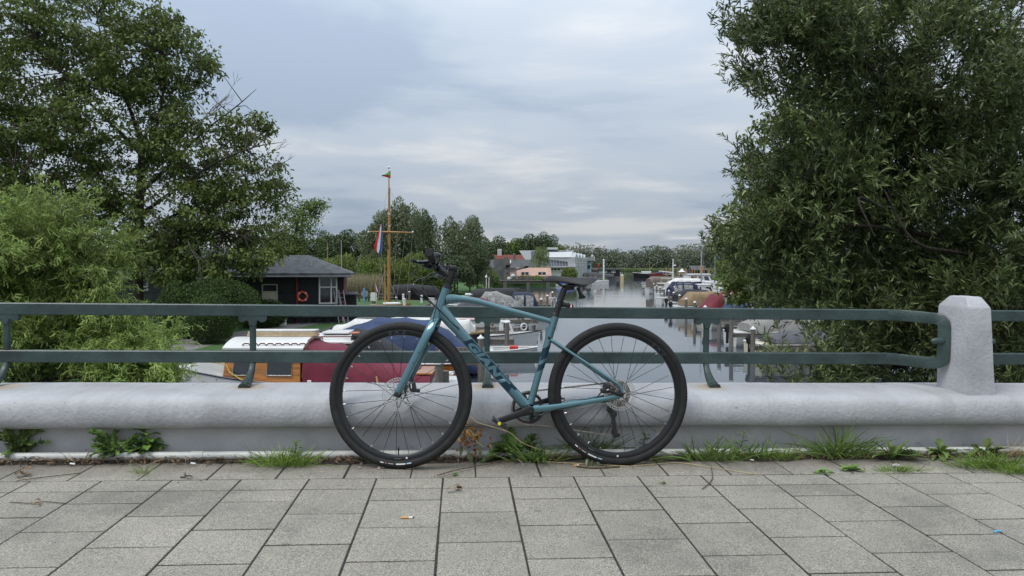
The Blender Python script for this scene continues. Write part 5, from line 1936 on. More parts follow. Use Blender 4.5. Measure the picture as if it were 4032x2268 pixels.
bb, hh = cruiser('open_cruiser', 'white open boat with an orange trim line left of the grey canvas tents', cx, 46, PI, 5.4, 2.0, M_GEL, None, None, (), (-.1, .9, .75, 1.30, ((.15, .85),)), M_GEL, GL, stripe=mat('orange_trim', (.45, .17, .05), .5), fs=.9, fb=1.15)
# black covered barge and pale dinghies in the inlet behind the flag mast
cx = W(1630, 1140, 86).x
bb = boat('covered_barge', 'long low barge under a black tent cover in the inlet behind the flag mast', cx, 86, 0, 'boat', GL)
hh = Hull(6.6, 2.6, .75, .85, .85, 2.6, .4, .2); hh.build('hull', M_BLACKH, bb); hh.deck(M_WOODG, bb)
canopy([(-2.75, 1.2, .8, 1.8, .5), (-2.4, 1.25, .8, 2.05, .5), (0, 1.25, .8, 2.1, .5), (2.4, 1.2, .8, 1.9, .5), (2.9, 1.1, .8, 1.4, .5)], M_BLACKC, bb, 'tent_cover')
MB().box((.1, -1.32, 1.25), (.55, .06, .75)).obj('dark_opening', M_DARK, bb, 0)
for k, (px0, px1, py, Yb, col, lab) in enumerate(((1590, 1650, 1166, 80, M_GEL, 'white dinghy lying by the black barge in the inlet'), (1690, 1770, 1150, 84, M_GEL, 'white speedboat with raked windscreen at the right end of the black barge'), (1650, 1735, 1183, 62, M_GEL, 'white rowing boat with wooden trim beyond the lawn'), (1770, 1830, 1155, 92, M_CREAMH, 'cream dinghy upside down on the landing stage by the willows'), (1600, 1650, 1193, 66, M_BLUEC, 'blue covered dinghy at the end of the lawn'))):
    xa, xb = W(px0, py, Yb).x, W(px1, py, Yb).x
    bb = boat('dinghy', lab, (xa + xb) / 2, Yb, PI, 'boat', 'small boats in the inlet')
    Ld = xb - xa
    hh = Hull(Ld, Ld * .34, .42, .55, .8, 2.3, .2, .15); hh.build('hull', col, bb)
    hh.deck(M_VHULL if k == 2 else col, bb, drop=.12); hh.strake(M_MAHOG if k in (2, 0) else M_WFRAME, bb, .03)
    if k == 1: cabin(bb, -.3, .6, .5, .4, .95, M_GLASS, M_GLASS, (), .3, .9, 0, 0, name='windscreen', roof=False)
# ---- right bank: boats lie in boxes between the posts, sterns to the channel
lineX = lambda Yq: 11.2 + (Yq - 36.6) * .139
RB = [  # name, label, Y, dx, L, B, hull, cover list, canvas, windows, cabin, extra
    ('covered_sloop', 'cream sloop under a slate cover with green edging, nearest the bridge on the right', 33.5, 3.6, 6.6, 2.3, M_CREAMH, [(-2.6, .95, .8, 1.05, .4), (-1.4, 1.12, .82, 1.28, .35), (.6, 1.12, .85, 1.35, .3), (2.2, .7, 1.0, 1.2, .4)], M_DGREYC, (), None),
    ('covered_sloop', 'white launch under a grey boom tent behind the cream sloop', 39.2, 3.4, 6.4, 2.2, M_GEL, [(-2.4, .9, .8, 1.2, .4), (-1.2, 1.05, .8, 1.75, .3), (1.2, 1.05, .85, 1.80, .3), (2.4, .6, 1.0, 1.5, .4)], M_GREYC, (), None),
    ('canvas_cruiser', 'white motorboat with a blue canvas hood half hidden by the willow', 49.5, 3.4, 6.2, 2.3, M_GEL, [(-1.9, 1.0, .85, 1.2, .5), (-1.4, 1.05, .85, 1.80, .55), (.4, 1.08, .85, 1.92, .55), (1.6, .9, .95, 1.45, .5)], M_BLUEC, ((-.6, .2, .3, .8),), None),
    ('canvas_cruiser', 'cream cruiser with a bright red canvas hood and rolled clear window', 57.0, 4.0, 7.0, 2.6, M_CREAMH, [(-3.0, 1.1, .85, 1.05, .5), (-2.1, 1.18, .85, 2.12, .6), (-.6, 1.2, .88, 2.38, .6), (1.0, 1.15, 1.2, 2.2, .5), (2.0, .9, 1.3, 1.6, .5)], M_REDC, ((-1.75, -.35, .2, .9), (-.2, .2, .35, .85)), (.6, 3.0, 1.0, 1.35, ((.1, .5), (.55, .9)))),
    ('canvas_cruiser', 'motorboat under a tan canvas cover left of the red hooded cruiser', 63.5, 2.2, 6.2, 2.3, M_GEL, [(-2.2, 1.0, .85, 1.3, .5), (-1.5, 1.05, .85, 2.02, .5), (.6, 1.05, .85, 2.05, .5), (1.9, .8, .95, 1.4, .5)], M_TANC, (), None),
    ('canvas_cruiser', 'motorboat under sagging black canvas behind the tan cover', 70.0, 2.6, 6.8, 2.4, M_GEL, [(-2.6, 1.0, .85, 1.5, .5), (-1.6, 1.1, .85, 2.05, .5), (.4, 1.1, .85, 1.95, .5), (2.2, .9, .95, 1.6, .5), (2.9, .6, 1.0, 1.3, .5)], M_BLACKC, (), None),
    ('canvas_cruiser', 'white cruiser with charcoal wheelhouse canvas and grey windows further along the right bank', 80.0, 2.8, 7.6, 2.7, M_GEL, [(-2.6, 1.15, .9, 1.9, .6), (-2.1, 1.2, .9, 2.55, .65), (-.2, 1.2, .9, 2.55, .65), (.5, 1.15, 1.0, 2.1, .6)], M_NAVYC, ((-2.45, -1.5, .3, .85), (-1.3, -.3, .3, .85)), (.3, 2.6, 1.1, 2.2, ((.1, .5), (.55, .9)))),
    ('canvas_cruiser', 'white cruiser with pale striped cover at the outer end of the right bank boats', 91.0, 3.2, 7.4, 2.7, M_GEL, [(-2.4, 1.15, .9, 2.2, .6), (-1.2, 1.2, .9, 2.75, .6), (1.6, 1.1, 1.0, 2.7, .6), (2.6, .9, 1.1, 1.7, .6)], M_WHITEC, ((-2.2, -1.3, .3, .8),), None),
    ('cabin_cruiser', 'white cabin cruiser without cover between the black and navy canvas boats', 75.0, 5.6, 7.0, 2.5, M_GEL, None, M_GREYC, (), (-.8, 2.4, 1.0, 1.95, ((.1, .45), (.55, .9)))),
    ('cabin_cruiser', 'white cabin cruiser with rail lying beside the tall masted yacht', 87.5, 6.4, 7.4, 2.6, M_GEL, None, M_GREYC, (), (-1.6, 2.2, 1.1, 2.3, ((.06, .3), (.38, .62), (.7, .92)))),
    ('cabin_cruiser', 'white cabin cruiser in front of the large motor yacht', 97.0, 5.2, 7.0, 2.6, M_GEL, None, M_GREYC, (), (-1.2, 2.2, 1.1, 2.2, ((.1, .45), (.55, .9)))),
    ('taupe_barge', 'long boat under a taupe canvas roof beside the red wheelhouse', 111.0, 3.4, 8.4, 2.9, M_GEL, [(-4.0, 1.3, .95, 2.3, .7), (-3.4, 1.35, .95, 2.65, .7), (2.6, 1.3, .95, 2.6, .7), (3.4, 1.0, 1.1, 1.6, .6)], M_TAUPEC, (), None),
]
for (nm, lab, Yq, dx, L, B, hm, cv, cm, wn, cab) in RB:
    bb, hh = cruiser(nm, lab, lineX(Yq) + dx, Yq, .13, L, B, hm, cv, cm, wn, cab, hm if cab else None, GR, engine=M_BLACKP if nm != 'taupe_barge' and Yq < 75 else None)
    if 'green' in lab:
        canopy([(-1.0, 1.135, .80, .98, .4), (1.9, .85, .95, 1.1, .4)], M_GREENC, bb, 'green_edge', 3, 0, False)
# tall masted sailing yacht, cruiser yacht, red wheelhouse boat, dark barge far out
YS = 85.0
sx = W(2757, 1130, YS).x
ys = boat('sailing_yacht', 'white sailing yacht with a tall bare mast and navy furled sail', sx + 1.2, YS + .5, .13, 'sailing yacht', GR)
hs_ = Hull(8.0, 2.6, .9, 1.15, .7, 2.2, .6, .5); hs_.build('hull', M_GEL, ys); hs_.deck(M_GEL, ys); hs_.strake(M_NAVYH, ys, .03)
cabin(ys, -1.4, 2.0, .9, .9, 1.45, M_GEL, M_GEL, ((.1, .45), (.5, .85)), 0, .9, .08, .03)
zm = W(2757, 905, YS).z
MB().sweep([(-1.2, -.5, 1.4), (-1.2, -.5, zm)], [.085, .06], 8).obj('mast', M_ALU, ys)
MB().sweep([(-1.2, -.5, 2.3), (-4.0, -.4, 2.2)], [.14, .09], 8).obj('furled_sail', M_NAVYC, ys)
mb = MB()
for (x, z) in ((3.9, 1.3), (-4.0, 1.2), (-.6, 1.2)): mb.sweep([(-1.2, -.5, zm - .2), (x, -.2, z)], .012, 4)
o = mb.obj('rigging', M_ALU, ys); o['kind'] = 'stuff'
MB().sweep([(-1.45, -.5, zm - .2), (-.95, -.5, zm - .25)], .03, 6).obj('mast_head', M_ALU, ys)
YH = 104.0
hx = W(2725, 1100, YH).x
yh = boat('motor_yacht', 'large white motor yacht with wheelhouse, signal mast and raised boom', hx, YH, .10, 'yacht', GR)
hh = Hull(10.5, 3.4, 1.3, 1.7, .8, 2.4, .6, .6); hh.build('hull', M_GEL, yh); hh.deck(M_GEL, yh); hh.strake(M_BLACKH, yh, .05, .6)
cabin(yh, -.9, 2.8, 1.3, 1.3, 3.05, M_GEL, M_GEL, ((.1, .22), (.45, .62), (.7, .9)), 0, .35, .08, .15, (.5, .85), .02, None)
cabin(yh, 2.6, 4.2, 1.1, 1.4, 2.1, M_GEL, M_GEL, (), 0, .8, .05, .05, name='fore_cabin')
MB().box((.05, -1.32, 2.3), (.35, .05, 1.1)).obj('door', M_VHULL, yh, 0)
MB().box((-2.9, 0, 1.75), (4.0, 2.4, .12), None, .03).obj('aft_awning', M_GEL, yh, 0)
handrail(yh, [(-5.0, -1.3, 2.5), (-4, -1.35, 2.5), (-3, -1.35, 2.5), (-2, -1.35, 2.5), (-1, -1.35, 2.5)], M_WFRAME, .03, True, .7)
xm = W(2645, 1080, YH).x - hx
MB().sweep([(xm, -.3, 1.7), (xm, -.3, W(0, 1019, YH).z)], [.09, .07], 8).obj('signal_mast', M_WFRAME, yh)
MB().sweep([(xm, -.3, W(0, 1073, YH).z), (W(2588, 1067, YH).x - hx, -.3, W(0, 1067, YH).z)], [.07, .06], 8).obj('boom', M_WFRAME, yh)
MB().box((xm + .25, -.3, W(0, 1045, YH).z), (.28, .25, .2), None, .05).obj('radar', M_WFRAME, yh)
MB().box((-2.6, -1.38, 2.3), (.5, .05, .4), None, .02).obj('orange_dodger', mat('dodger_orange', (.62, .22, .08), .7), yh, 0)
YR = 118.0
rx = W(2572, 1140, YR).x
yr = boat('red_wheelhouse_boat', 'white workboat with a dark red wheelhouse at the far end of the right bank', rx + .4, YR, -1.45, 'boat', GR)
hh = Hull(7.5, 2.7, .95, 1.3, .85, 2.4, .5, .4); hh.build('hull', M_GEL, yr); hh.deck(M_GEL, yr); hh.strake(M_BLACKH, yr, .06, .55)
cabin(yr, -.4, 1.6, 1.0, .95, 3.0, mat('dark_red_paint', (.16, .015, .02), .5), MATS['dark_red_paint'], ((.12, .46), (.55, .88)), 0, .1, .06, .08, (.45, .88), .02, None)
MB().box((1.62, 0, 2.2), (.04, 1.0, .8)).obj('window', M_GLASS, yr, 0)
MB().box((-.42, 0, 2.2), (.04, .9, .9)).obj('window', M_CLEAR, yr, 0)
MB().box((-2.9, .6, 1.35), (.7, .9, .8), None, .05).obj('deck_locker', M_GEL, yr, 0)
bx = W(2558, 1080, 250).x
by = boat('dark_barge', 'dark old barge with a blue cover lying far out on the lake', bx + 1, 250, PI + .05, 'barge')
hh = Hull(13, 3.4, 1.3, 1.9, .8, 2.5, .5, .4); hh.build('hull', M_BLACKH, by); hh.deck(M_DGREYC, by); hh.strake(M_GEL, by, .08)
canopy([(-5.5, 1.4, 1.3, 2.0, .5), (-3.5, 1.5, 1.3, 2.4, .5), (-1, 1.4, 1.3, 1.9, .5)], M_BLUEC, by)
MB().box((2.2, 0, 1.95), (3.2, 1.6, .8), None, .1).obj('hatch', M_GEL, by, 0)
MB().sweep([(1.0, 0, 1.5), (1.0, 0, 7.2)], [.12, .07], 6).obj('mast', M_VARN, by)
# extra masts standing over the right bank boats
for k, (px, p0, p1, Yq, m, lab) in enumerate(((2808, 1010, 1095, 98, M_ALU, 'thin bare mast of the small sloop beyond the motor yacht'), (2886, 1000, 1165, 66, M_ALU, 'bare mast of the sloop half hidden at the edge of the willow'))):
    xx = W(px, p1, Yq).x
    bb = boat('sloop', lab, xx + 1.2, Yq + 1.2, .13, 'sailing boat', GR)
    hh = Hull(6.2, 2.0, .7, .9, .7, 2.2, .5, .4); hh.build('hull', M_GEL, bb); hh.deck(M_GEL, bb); hh.strake(M_WFRAME, bb, .03)
    cabin(bb, -.6, 1.5, .65, .7, 1.1, M_GEL, M_GEL, ((.2, .8),), 0, .9, .05, .02)
    MB().sweep([(-1.1, -1.0, .7), (-1.1, -1.0, W(px, p0, Yq).z)], [.07, .05], 8).obj('mast', m, bb)
    mb = MB()
    for q in (-2.8, 2.9): mb.sweep([(-1.1, -1.0, W(px, p0, Yq).z), (q, -.2, .8)], .011, 4)
    o = mb.obj('rigging', m, bb); o['kind'] = 'stuff'

# ------------------------------------------------------------------ mooring posts and landing stages
M_POLE = mat('mooring_post_wood', (.20, .18, .155), .85, var=.25, vscale=4, bump=.5, bscale=25, bdist=.01, stretch=(4, 4, .5), col2=(.115, .10, .085))
M_CAP = mat('white_post_cap', (.72, .72, .70), .5, var=.05)
mbp = MB(); mbp.sweep([(0, 0, -1.2), (0, 0, 1)], .105, 10)
me_post = mbp.mesh('post', M_POLE)
mbc = MB(); mbc.lathe([(.0, .16), (.03, .13), (.07, .07), (.125, .05), (.13, .0), (.10, -.01)], 12)
me_cap = mbc.mesh('cap', M_CAP)
ordn = ['first', 'second', 'third', 'fourth', 'fifth', 'sixth', 'seventh', 'eighth', 'ninth', 'tenth', 'eleventh', 'twelfth', 'thirteenth', 'fourteenth', 'fifteenth', 'sixteenth', 'seventeenth', 'eighteenth', 'nineteenth', 'twentieth', 'twenty-first', 'twenty-second']


def post(x, y, ztop, label, group, r=1.0):
    t = thing('mooring_post', label, 'post', T_(x, y, 0), group)
    p = bpy.data.objects.new('pole', me_post); COL.objects.link(p); p.parent = t
    p.matrix_local = Matrix.Diagonal((r, r, 1, 1)) @ Matrix.Translation((0, 0, ztop - 1)) if False else Matrix.Translation((0, 0, ztop - 1.0)) @ Matrix.Diagonal((r, r, 1, 1))
    c = bpy.data.objects.new('cap', me_cap); COL.objects.link(c); c.parent = t
    c.matrix_local = Matrix.Translation((0, 0, ztop)) @ Matrix.Diagonal((r, r, 1, 1))
    return t


def beam(parent, a, b, w, h, m=M_WOODG, name='beam'):
    a, b = Vector(a), Vector(b)
    d = b - a
    R = d.to_track_quat('X', 'Z').to_matrix()
    return MB().box((a + b) / 2, (d.length, w, h), R, .008).obj(name, m, parent, 0)


Yr = [31.0, 36.6, 40.7, 47.0, 52.9, 59, 64.8, 71, 77, 84, 91, 98, 105, 112]
for k, y in enumerate(Yr):
    post(lineX(y), y, 1.56 + random.uniform(-.04, .04), f'white capped mooring post, {ordn[k]} from the bridge in the right bank row', 'mooring posts along the right bank')
    if k in (0, 1, 2, 3, 4, 6, 8):
        jt = thing('finger_jetty', f'narrow weathered timber jetty behind the {ordn[k]} post of the right bank row', 'jetty', T_(lineX(y) + .15, y + .15, 0, .13), 'finger jetties on the right')
        beam(jt, (0, 0, .70), (9.0, 0, .70), .09, .16); beam(jt, (0, .55, .70), (9.0, .55, .70), .09, .16)
        for q in range(24 if k < 3 else 12):
            st = 9.0 / (24 if k < 3 else 12)
            MB().box((st * (q + .5), .27, .795), (st * .93, .66, .03)).obj('plank', M_WOODG, jt, 0)
        for q in (2.4, 5.0, 7.6):
            MB().sweep([(q, -.1, -1), (q, -.1, .78)], .09, 8).obj('pile', M_POLE, jt)
LP = [(1728, 20.0, 1.56, 1.15), (1893, 26.5, 1.60, 1.05), (1996, 33.5, 1.63, 1), (2057, 40.4, 1.44, 1), (2097, 46, 1.40, 1), (2131, 56.5, 1.63, 1), (2155, 64, 1.58, 1), (2175, 71, 1.62, 1)]
for k, (px, y, h, r) in enumerate(LP):
    post(W(px, 1300, y).x, y, h, f'white capped mooring post, {ordn[k]} from the bridge in the left bank row', 'mooring posts along the left bank', r)
pp = thing('mooring_post', 'bare grey post standing against the nearest left mooring post', 'post', T_(W(1753, 1450, 20.3).x, 20.3, 0)); MB().sweep([(0, 0, -1), (0, 0, 1.32)], .11, 10).obj('pole', M_POLE, pp)
js = [(26.8, 1893, 'first'), (33.8, 1996, 'second'), (40.6, 2057, 'third'), (46.3, 2097, 'fourth'), (56.8, 2131, 'fifth'), (64.2, 2155, 'sixth')]
for (y, px, od) in js:
    x1 = W(px, 1300, y).x
    jt = thing('finger_jetty', f'weathered timber jetty ending at the {("second", "third", "fourth", "fifth", "sixth", "seventh")[[q[0] for q in js].index(y)]} left mooring post', 'jetty', T_(x1, y + .2, 0, 0), 'finger jetties on the left')
    L0 = min(9.0, x1 + 11)
    beam(jt, (-L0, 0, .66), (.35, 0, .66), .10, .22); beam(jt, (-L0, .6, .66), (.35, .6, .66), .10, .2)
    if y < 42: beam(jt, (-1.7, -.05, 1.15), (.1, -.05, 1.15), .07, .16, name='top_beam')
    for q in range(26):
        MB().box((-L0 + (L0 + .3) / 26 * (q + .5), .3, .785), ((L0 + .3) / 26 * .92, .72, .03)).obj('plank', M_WOODG, jt, 0)
    for q in (-.9, -2.6, -5.2):
        if -q < L0: MB().sweep([(q, -.1, -1), (q, -.1, 1.05 if q > -1 else .72)], .085, 8).obj('pile', M_POLE, jt)
# black fender on a post, ladder hoop
fn = thing('black_fender', 'long black fender hanging on the fourth left mooring post', 'fender', T_(W(2073, 1300, 40.2).x, 40.2, .15))
MB().sweep([(0, 0, -.05), (0, 0, .05), (0, 0, .25), (0, 0, .85), (0, 0, 1.0)], [.03, .10, .14, .14, .05], 12).obj('fender_body', M_BLACKP, fn)
hp = thing('ladder_hoop', 'bent white tube ladder hoop between the far left mooring posts', 'ladder', T_(W(2163, 1180, 66).x, 66, 0))
for s in (0, .3):
    MB().sweep(smooth_path([(s - .1, 0, 0), (s - .1, 0, 1.1), (s + .05, 0, 1.35), (s + .3, 0, 1.3), (s + .35, 0, 1.0)], 4), .03, 6).obj('tube', M_WFRAME, hp)
# ------------------------------------------------------------------ far left shore: pier, houses
M_REDT = mat('red_roof_tile', (.16, .038, .022), .8, var=.2, vscale=2, bump=.3, bscale=6, bdist=.05)
M_PINKR = mat('pale_terracotta_roof', (.43, .27, .20), .8, var=.08, vscale=1, bump=.3, bscale=5, bdist=.05)
M_SLATE = mat('dark_slate_roof', (.075, .078, .08), .75, var=.15, vscale=1)
M_WWALL = mat('white_render', (.50, .505, .50), .7, var=.06)
M_GWALL = mat('pale_grey_cladding', (.40, .42, .43), .6, var=.08, vscale=.5)
M_LBLUE = mat('light_blue_cladding', (.42, .54, .62), .6, var=.05)
M_BRICKR = mat('dark_brick_wall', (.10, .045, .035), .85, var=.2, vscale=2)
M_SOLAR = mat('solar_panel', (.045, .052, .07), .25, .2, var=.08, objrand=.15)
M_GREYW = mat('grey_timber_wall', (.13, .13, .135), .8, var=.12, vscale=1)
M_PINKW = mat('pink_wall', (.55, .38, .32), .8, var=.05)


def gable_house(name, label, x0, x1, y0, depth, z0, eave, ridge, wall, roof, ov=.4, fascia=None, rot=0.0):
    """ridge along x; the front slope faces the camera"""
    t = thing(name, label, 'house', T_((x0 + x1) / 2, y0, z0, rot))
    w = x1 - x0
    mb = MB()
    pf = [(0, 0), (depth, 0), (depth, eave - z0), (depth / 2, ridge - z0 - .1), (0, eave - z0)]
    mb.prism(pf, -w / 2, w / 2, 'yz')
    mb.obj('wall', wall, t, 0)
    e, r = eave - z0, ridge - z0
    sl = (r - e) / (depth / 2)
    mb = MB()
    mb.add([(-w / 2 - ov, -ov, e - sl * ov), (w / 2 + ov, -ov, e - sl * ov), (w / 2 + ov, depth / 2, r), (-w / 2 - ov, depth / 2, r), (-w / 2 - ov, depth + ov, e - sl * ov), (w / 2 + ov, depth + ov, e - sl * ov),
            *[(x, y, z - .18) for x, y, z in [(-w / 2 - ov, -ov, e - sl * ov), (w / 2 + ov, -ov, e - sl * ov), (w / 2 + ov, depth / 2, r), (-w / 2 - ov, depth / 2, r), (-w / 2 - ov, depth + ov, e - sl * ov), (w / 2 + ov, depth + ov, e - sl * ov)]]],
           [(0, 1, 2, 3), (3, 2, 5, 4), (6, 9, 8, 7), (9, 10, 11, 8), (0, 6, 7, 1), (4, 5, 11, 10), (1, 7, 8, 2), (2, 8, 11, 5), (0, 3, 9, 6), (3, 4, 10, 9)])
    mb.obj('roof', roof, t, 0)
    if fascia:
        for s in (-1, 1):
            x = s * (w / 2 + ov + .03)
            mb = MB()
            mb.sweep([(x, -ov - .02, e - sl * ov - .05), (x, depth / 2, r - .02), (x, depth + ov + .02, e - sl * ov - .05)], (.06, .2), 4, up=(0, 0, 1))
            mb.obj('barge_board', fascia, t, 0)
    return t


def XW(px, Y): return W(px, 1100, Y).x
def ZW(py, Y): return W(2016, py, Y).z


# timber pier along the shore
YP = 151.0
pier2 = thing('shore_pier', 'long grey timber pier along the far left shore in front of the houses', 'pier', T_(0, YP, 0))
xa, xb = XW(1960, YP), XW(2330, YP)
beam(pier2, (xa, 0, .78), (xb, 2, .78), .25, .5); beam(pier2, (xa, .4, 1.08), (xb, 2.4, 1.08), 1.6, .12, name='deck')
n = 26
for q in range(n):
    f = (q + .5) / n
    MB().box((xa + (xb - xa) * f, .4 + 2 * f, 1.16), ((xb - xa) / n * .9, 1.7, .05)).obj('plank', M_WOODH, pier2, 0)
for px in (1985, 1992, 2077, 2083, 2155, 2162, 2240, 2290):
    MB().sweep([(XW(px, YP), .0 + (px - 1960) / 370 * 2 - .2, -1), (XW(px, YP), (px - 1960) / 370 * 2 - .2, 2.1 if px in (2077, 2155, 2162) else 1.2)], .17, 8).obj('pile', M_POLE, pier2)
jt = thing('yacht_jetty', 'long jetty with many piles running out beside the moored white speedboat', 'jetty', T_(0, 0, 0))
for k in range(17):
    f = k / 16
    px = 2290 + 125 * f; Yq = 152 + 70 * f
    MB().sweep([(XW(px, Yq), Yq, -1), (XW(px, Yq), Yq, 1.5 + .9 * ((k * 7) % 3) * .5)], .2, 7).obj('pile', M_POLE, jt)
    if k < 16:
        px2 = 2290 + 125 * (k + 1) / 16; Y2_ = 152 + 70 * (k + 1) / 16
        beam(jt, (XW(px, Yq), Yq + .3, .75), (XW(px2, Y2_), Y2_ + .3, .75), 1.0, .18, M_WOODH, 'deck_board')
for k, (px, Yq, lab) in enumerate(((2340, 165, 'white speedboat lying beside the piled jetty'), (2300, 156, 'pale open boat at the near end of the piled jetty'))):
    bb = boat('motorboat', lab, XW(px, Yq), Yq, 2.9, 'boat', 'boats at the piled jetty')
    hh = Hull(6.5, 2.3, .9, 1.2, .8, 2.4, .3, .4); hh.build('hull', M_GEL, bb); hh.deck(M_GEL, bb); hh.strake(M_WFRAME, bb, .04)
    cabin(bb, -.5, 2.0, .9, .9, 1.6, M_GEL, M_GEL, ((.2, .8),), .2, .9, .06, .03)
bbl = boat('covered_dinghy', 'bright blue covered dinghy moored at the shore pier', XW(2228, 150), 149.6, 0, 'boat')
hh = Hull(4.2, 1.8, .5, .7, .8, 2.4, .3, .3); hh.build('hull', M_GEL, bbl); canopy([(-1.8, .7, .45, .9, .4), (0, .8, .45, 1.2, .4), (1.7, .5, .55, .8, .4)], mat('bright_blue_canvas', (.05, .09, .42), .7), bbl)

# pale terracotta roofed house by the pier
YA = 163.0
ha = gable_house('pier_house', 'low house with a pale terracotta roof and open veranda by the pier', XW(2045, YA), XW(2160, YA), YA, 9, 1.0, ZW(1082, YA), ZW(1054, YA), M_BRICKR, M_PINKR, .7, M_GREYW)
hw_ = (XW(2160, YA) - XW(2045, YA)) / 2
for f in (-.9, -.35, .25, .9): MB().sweep([(hw_ * f, -.6, 0), (hw_ * f, -.6, ZW(1084, YA) - 1.0)], .1, 6).obj('veranda_post', M_WWALL, ha)
for f in (-.62, .55):
    window(ha, hw_ * f - .9, hw_ * f + .9, .9, 1.9, -.05, (0, .5, 1), (0, 1), fw=.12)
for k, px in enumerate((2025, 2047, 2070, 2090)):
    pbx = thing('planter_box', ('slatted grey planter box left of the others on the pier', 'second slatted grey planter box on the pier', 'third slatted grey planter box on the pier', 'slatted grey planter box right of the others on the pier')[k], 'planter', T_(XW(px, 154), 154, 1.0), 'planters on the pier')
    MB().box((0, 0, .5), (1.0, .8, .95), None, .03).obj('box', M_GREYW, pbx, 0)
    for z in (.2, .45, .7, .93): MB().box((0, -.42, z), (1.02, .04, .17)).obj('slat', M_WOODG, pbx, 0)
for k, (px, py, r) in enumerate(((2004, 1107, .42), (2020, 1099, .5))):
    gl = thing('white_globe', ('large white globe standing left of the planters on the pier', 'pale globe lamp behind the planters on the pier')[k], 'globe', T_(XW(px, 153 + 3 * k), 153 + 3 * k, 1.1 + .4 * k))
    MB().sphere((0, 0, r), r, 14, 9).obj('globe', M_WWALL, gl)
    MB().lathe([(0, 0), (.2, 0), (.2, .08), (0, .08)], 12).obj('foot', M_GREYW, gl)
# grey boathouse with sloping ramp frame
YB = 158.0
bhs = thing('boathouse_frame', 'tall grey timber boathouse front with two sloping gantry beams', 'boathouse', T_(0, YB, 1.0))
MB().box((XW(1975, YB), 4, 2.4), (3.6, 6, 4.8)).obj('wall', M_GREYW, bhs, 0)
for px in (1987, 1999, 1993):
    MB().box((XW(px, YB), -.4, 2.6), (.32, .3, 5.2)).obj('upright', M_WOODG, bhs, 0)
beam(bhs, (XW(1950, YB), -.5, ZW(1065, YB) - 1), (XW(1997, YB), -.5, ZW(1048, YB) - 1), .3, .45, M_GREYW, 'gantry_beam')
beam(bhs, (XW(1990, YB), -.5, ZW(1072, YB) - 1), (XW(2080, YB), -.5, ZW(1050, YB) - 1), .3, .45, M_GREYW, 'gantry_beam')
MB().box((XW(2000, YB), -.5, ZW(1047, YB) - 1), (1.0, .8, .5), None, .05).obj('winch_box', M_DARK, bhs, 0)
MB().box((XW(2073, YB), -.5, ZW(1051, YB) - 1), (.9, .8, .4), None, .05).obj('winch_box', M_DARK, bhs, 0)
# dark roofed house with skylight
YD = 178.0
hd = gable_house('slate_house', 'long house with dark grey roof, white gable boards and a large skylight', XW(1900, YD), XW(2100, YD), YD, 11, 1.0, ZW(1052, YD), ZW(1021, YD), M_PINKW, M_SLATE, .5, M_WWALL)
c0 = (XW(1900, YD) + XW(2100, YD)) / 2
sl_ = math.atan2(ZW(1021, YD) - ZW(1052, YD), 5.5)
MB().box((XW(1992, YD) - c0, 3.3, ZW(1052, YD) - 1 + (ZW(1021, YD) - ZW(1052, YD)) * .62 + .15), (2.6, 2.6, .12), Euler((sl_, 0, 0)).to_matrix()).obj('skylight', mat('milky_skylight', (.42, .42, .40), .3), hd, 0)
MB().sweep([(XW(2025, YD) - c0, 6, ZW(1030, YD) - 1), (XW(2025, YD) - c0, 6, ZW(995, YD) - 1)], .35, 8).obj('chimney', M_GREYW, hd)
# red tiled house behind
YE = 196.0
he = gable_house('red_roof_house', 'long house with a dark red tiled roof behind the slate one', XW(1915, YE), XW(2092, YE), YE, 10, 1.0, ZW(1030, YE), ZW(1002, YE), M_BRICKR, M_REDT, .4, M_WWALL)
MB().box((XW(1966, YE) - (XW(1915, YE) + XW(2092, YE)) / 2, 5, ZW(998, YE) - 1), (1.2, 1.2, 2.6), None, .1).obj('chimney', M_WWALL, he, 0)
# white terrace with solar roof and a row of four gables at its right end
YT = 186.0
th = thing('solar_terrace', 'white waterside terrace with a broad solar panel roof and a row of four gables', 'house', T_(0, YT, 1.0))
xl, xr = XW(2090, YT), XW(2262, YT)
eav, rdg, dep = ZW(1047, YT) - 1, ZW(993, YT) - 1 + .6, 11.0
MB().box(((xl + xr) / 2, dep / 2 + .3, eav / 2), (xr - xl, dep, eav)).obj('wall', M_WWALL, th, 0)
mb = MB()
mb.add([(xl - .3, -.5, eav - .2), (xr + .3, -.5, eav - .2), (xr + .3, dep * .62, rdg), (xl - 3, dep * .62, rdg), (xl - .3, dep + .3, eav), (xr + .3, dep + .3, eav),
        (xl - .3, -.5, eav - .5), (xr + .3, -.5, eav - .5)], [(0, 1, 2, 3), (3, 2, 5, 4), (0, 6, 7, 1), (1, 5, 2), (0, 3, 4)])
mb.obj('roof', mat('pale_roof_sheet', (.24, .245, .25), .5), th, 0)
nx, ny = 13, 5
sdir = Vector((0, dep * .62 + .5, rdg - eav + .2)); sn = Vector((0, -sdir.z, sdir.y)).normalized()
for i in range(nx):
    for j in range(ny):
        if i > 9 and j in (2, 3): continue
        f0, f1 = .05 + .9 * j / ny, .05 + .9 * (j + 1) / ny - .012
        xq0 = xl + .2 + (xr - xl - 1.8) * i / nx; xq1 = xl + .2 + (xr - xl - 1.8) * (i + 1) / nx - .12
        o_ = Vector((0, -.5, eav - .2)) + sn * .08
        P = [o_ + sdir * f0, o_ + sdir * f1]
        mb = MB()
        mb.add([(xq0, P[0].y, P[0].z), (xq1, P[0].y, P[0].z), (xq1, P[1].y, P[1].z), (xq0, P[1].y, P[1].z)], [(0, 1, 2, 3)])
        mb.obj('solar_panel', M_SOLAR, th, 0)
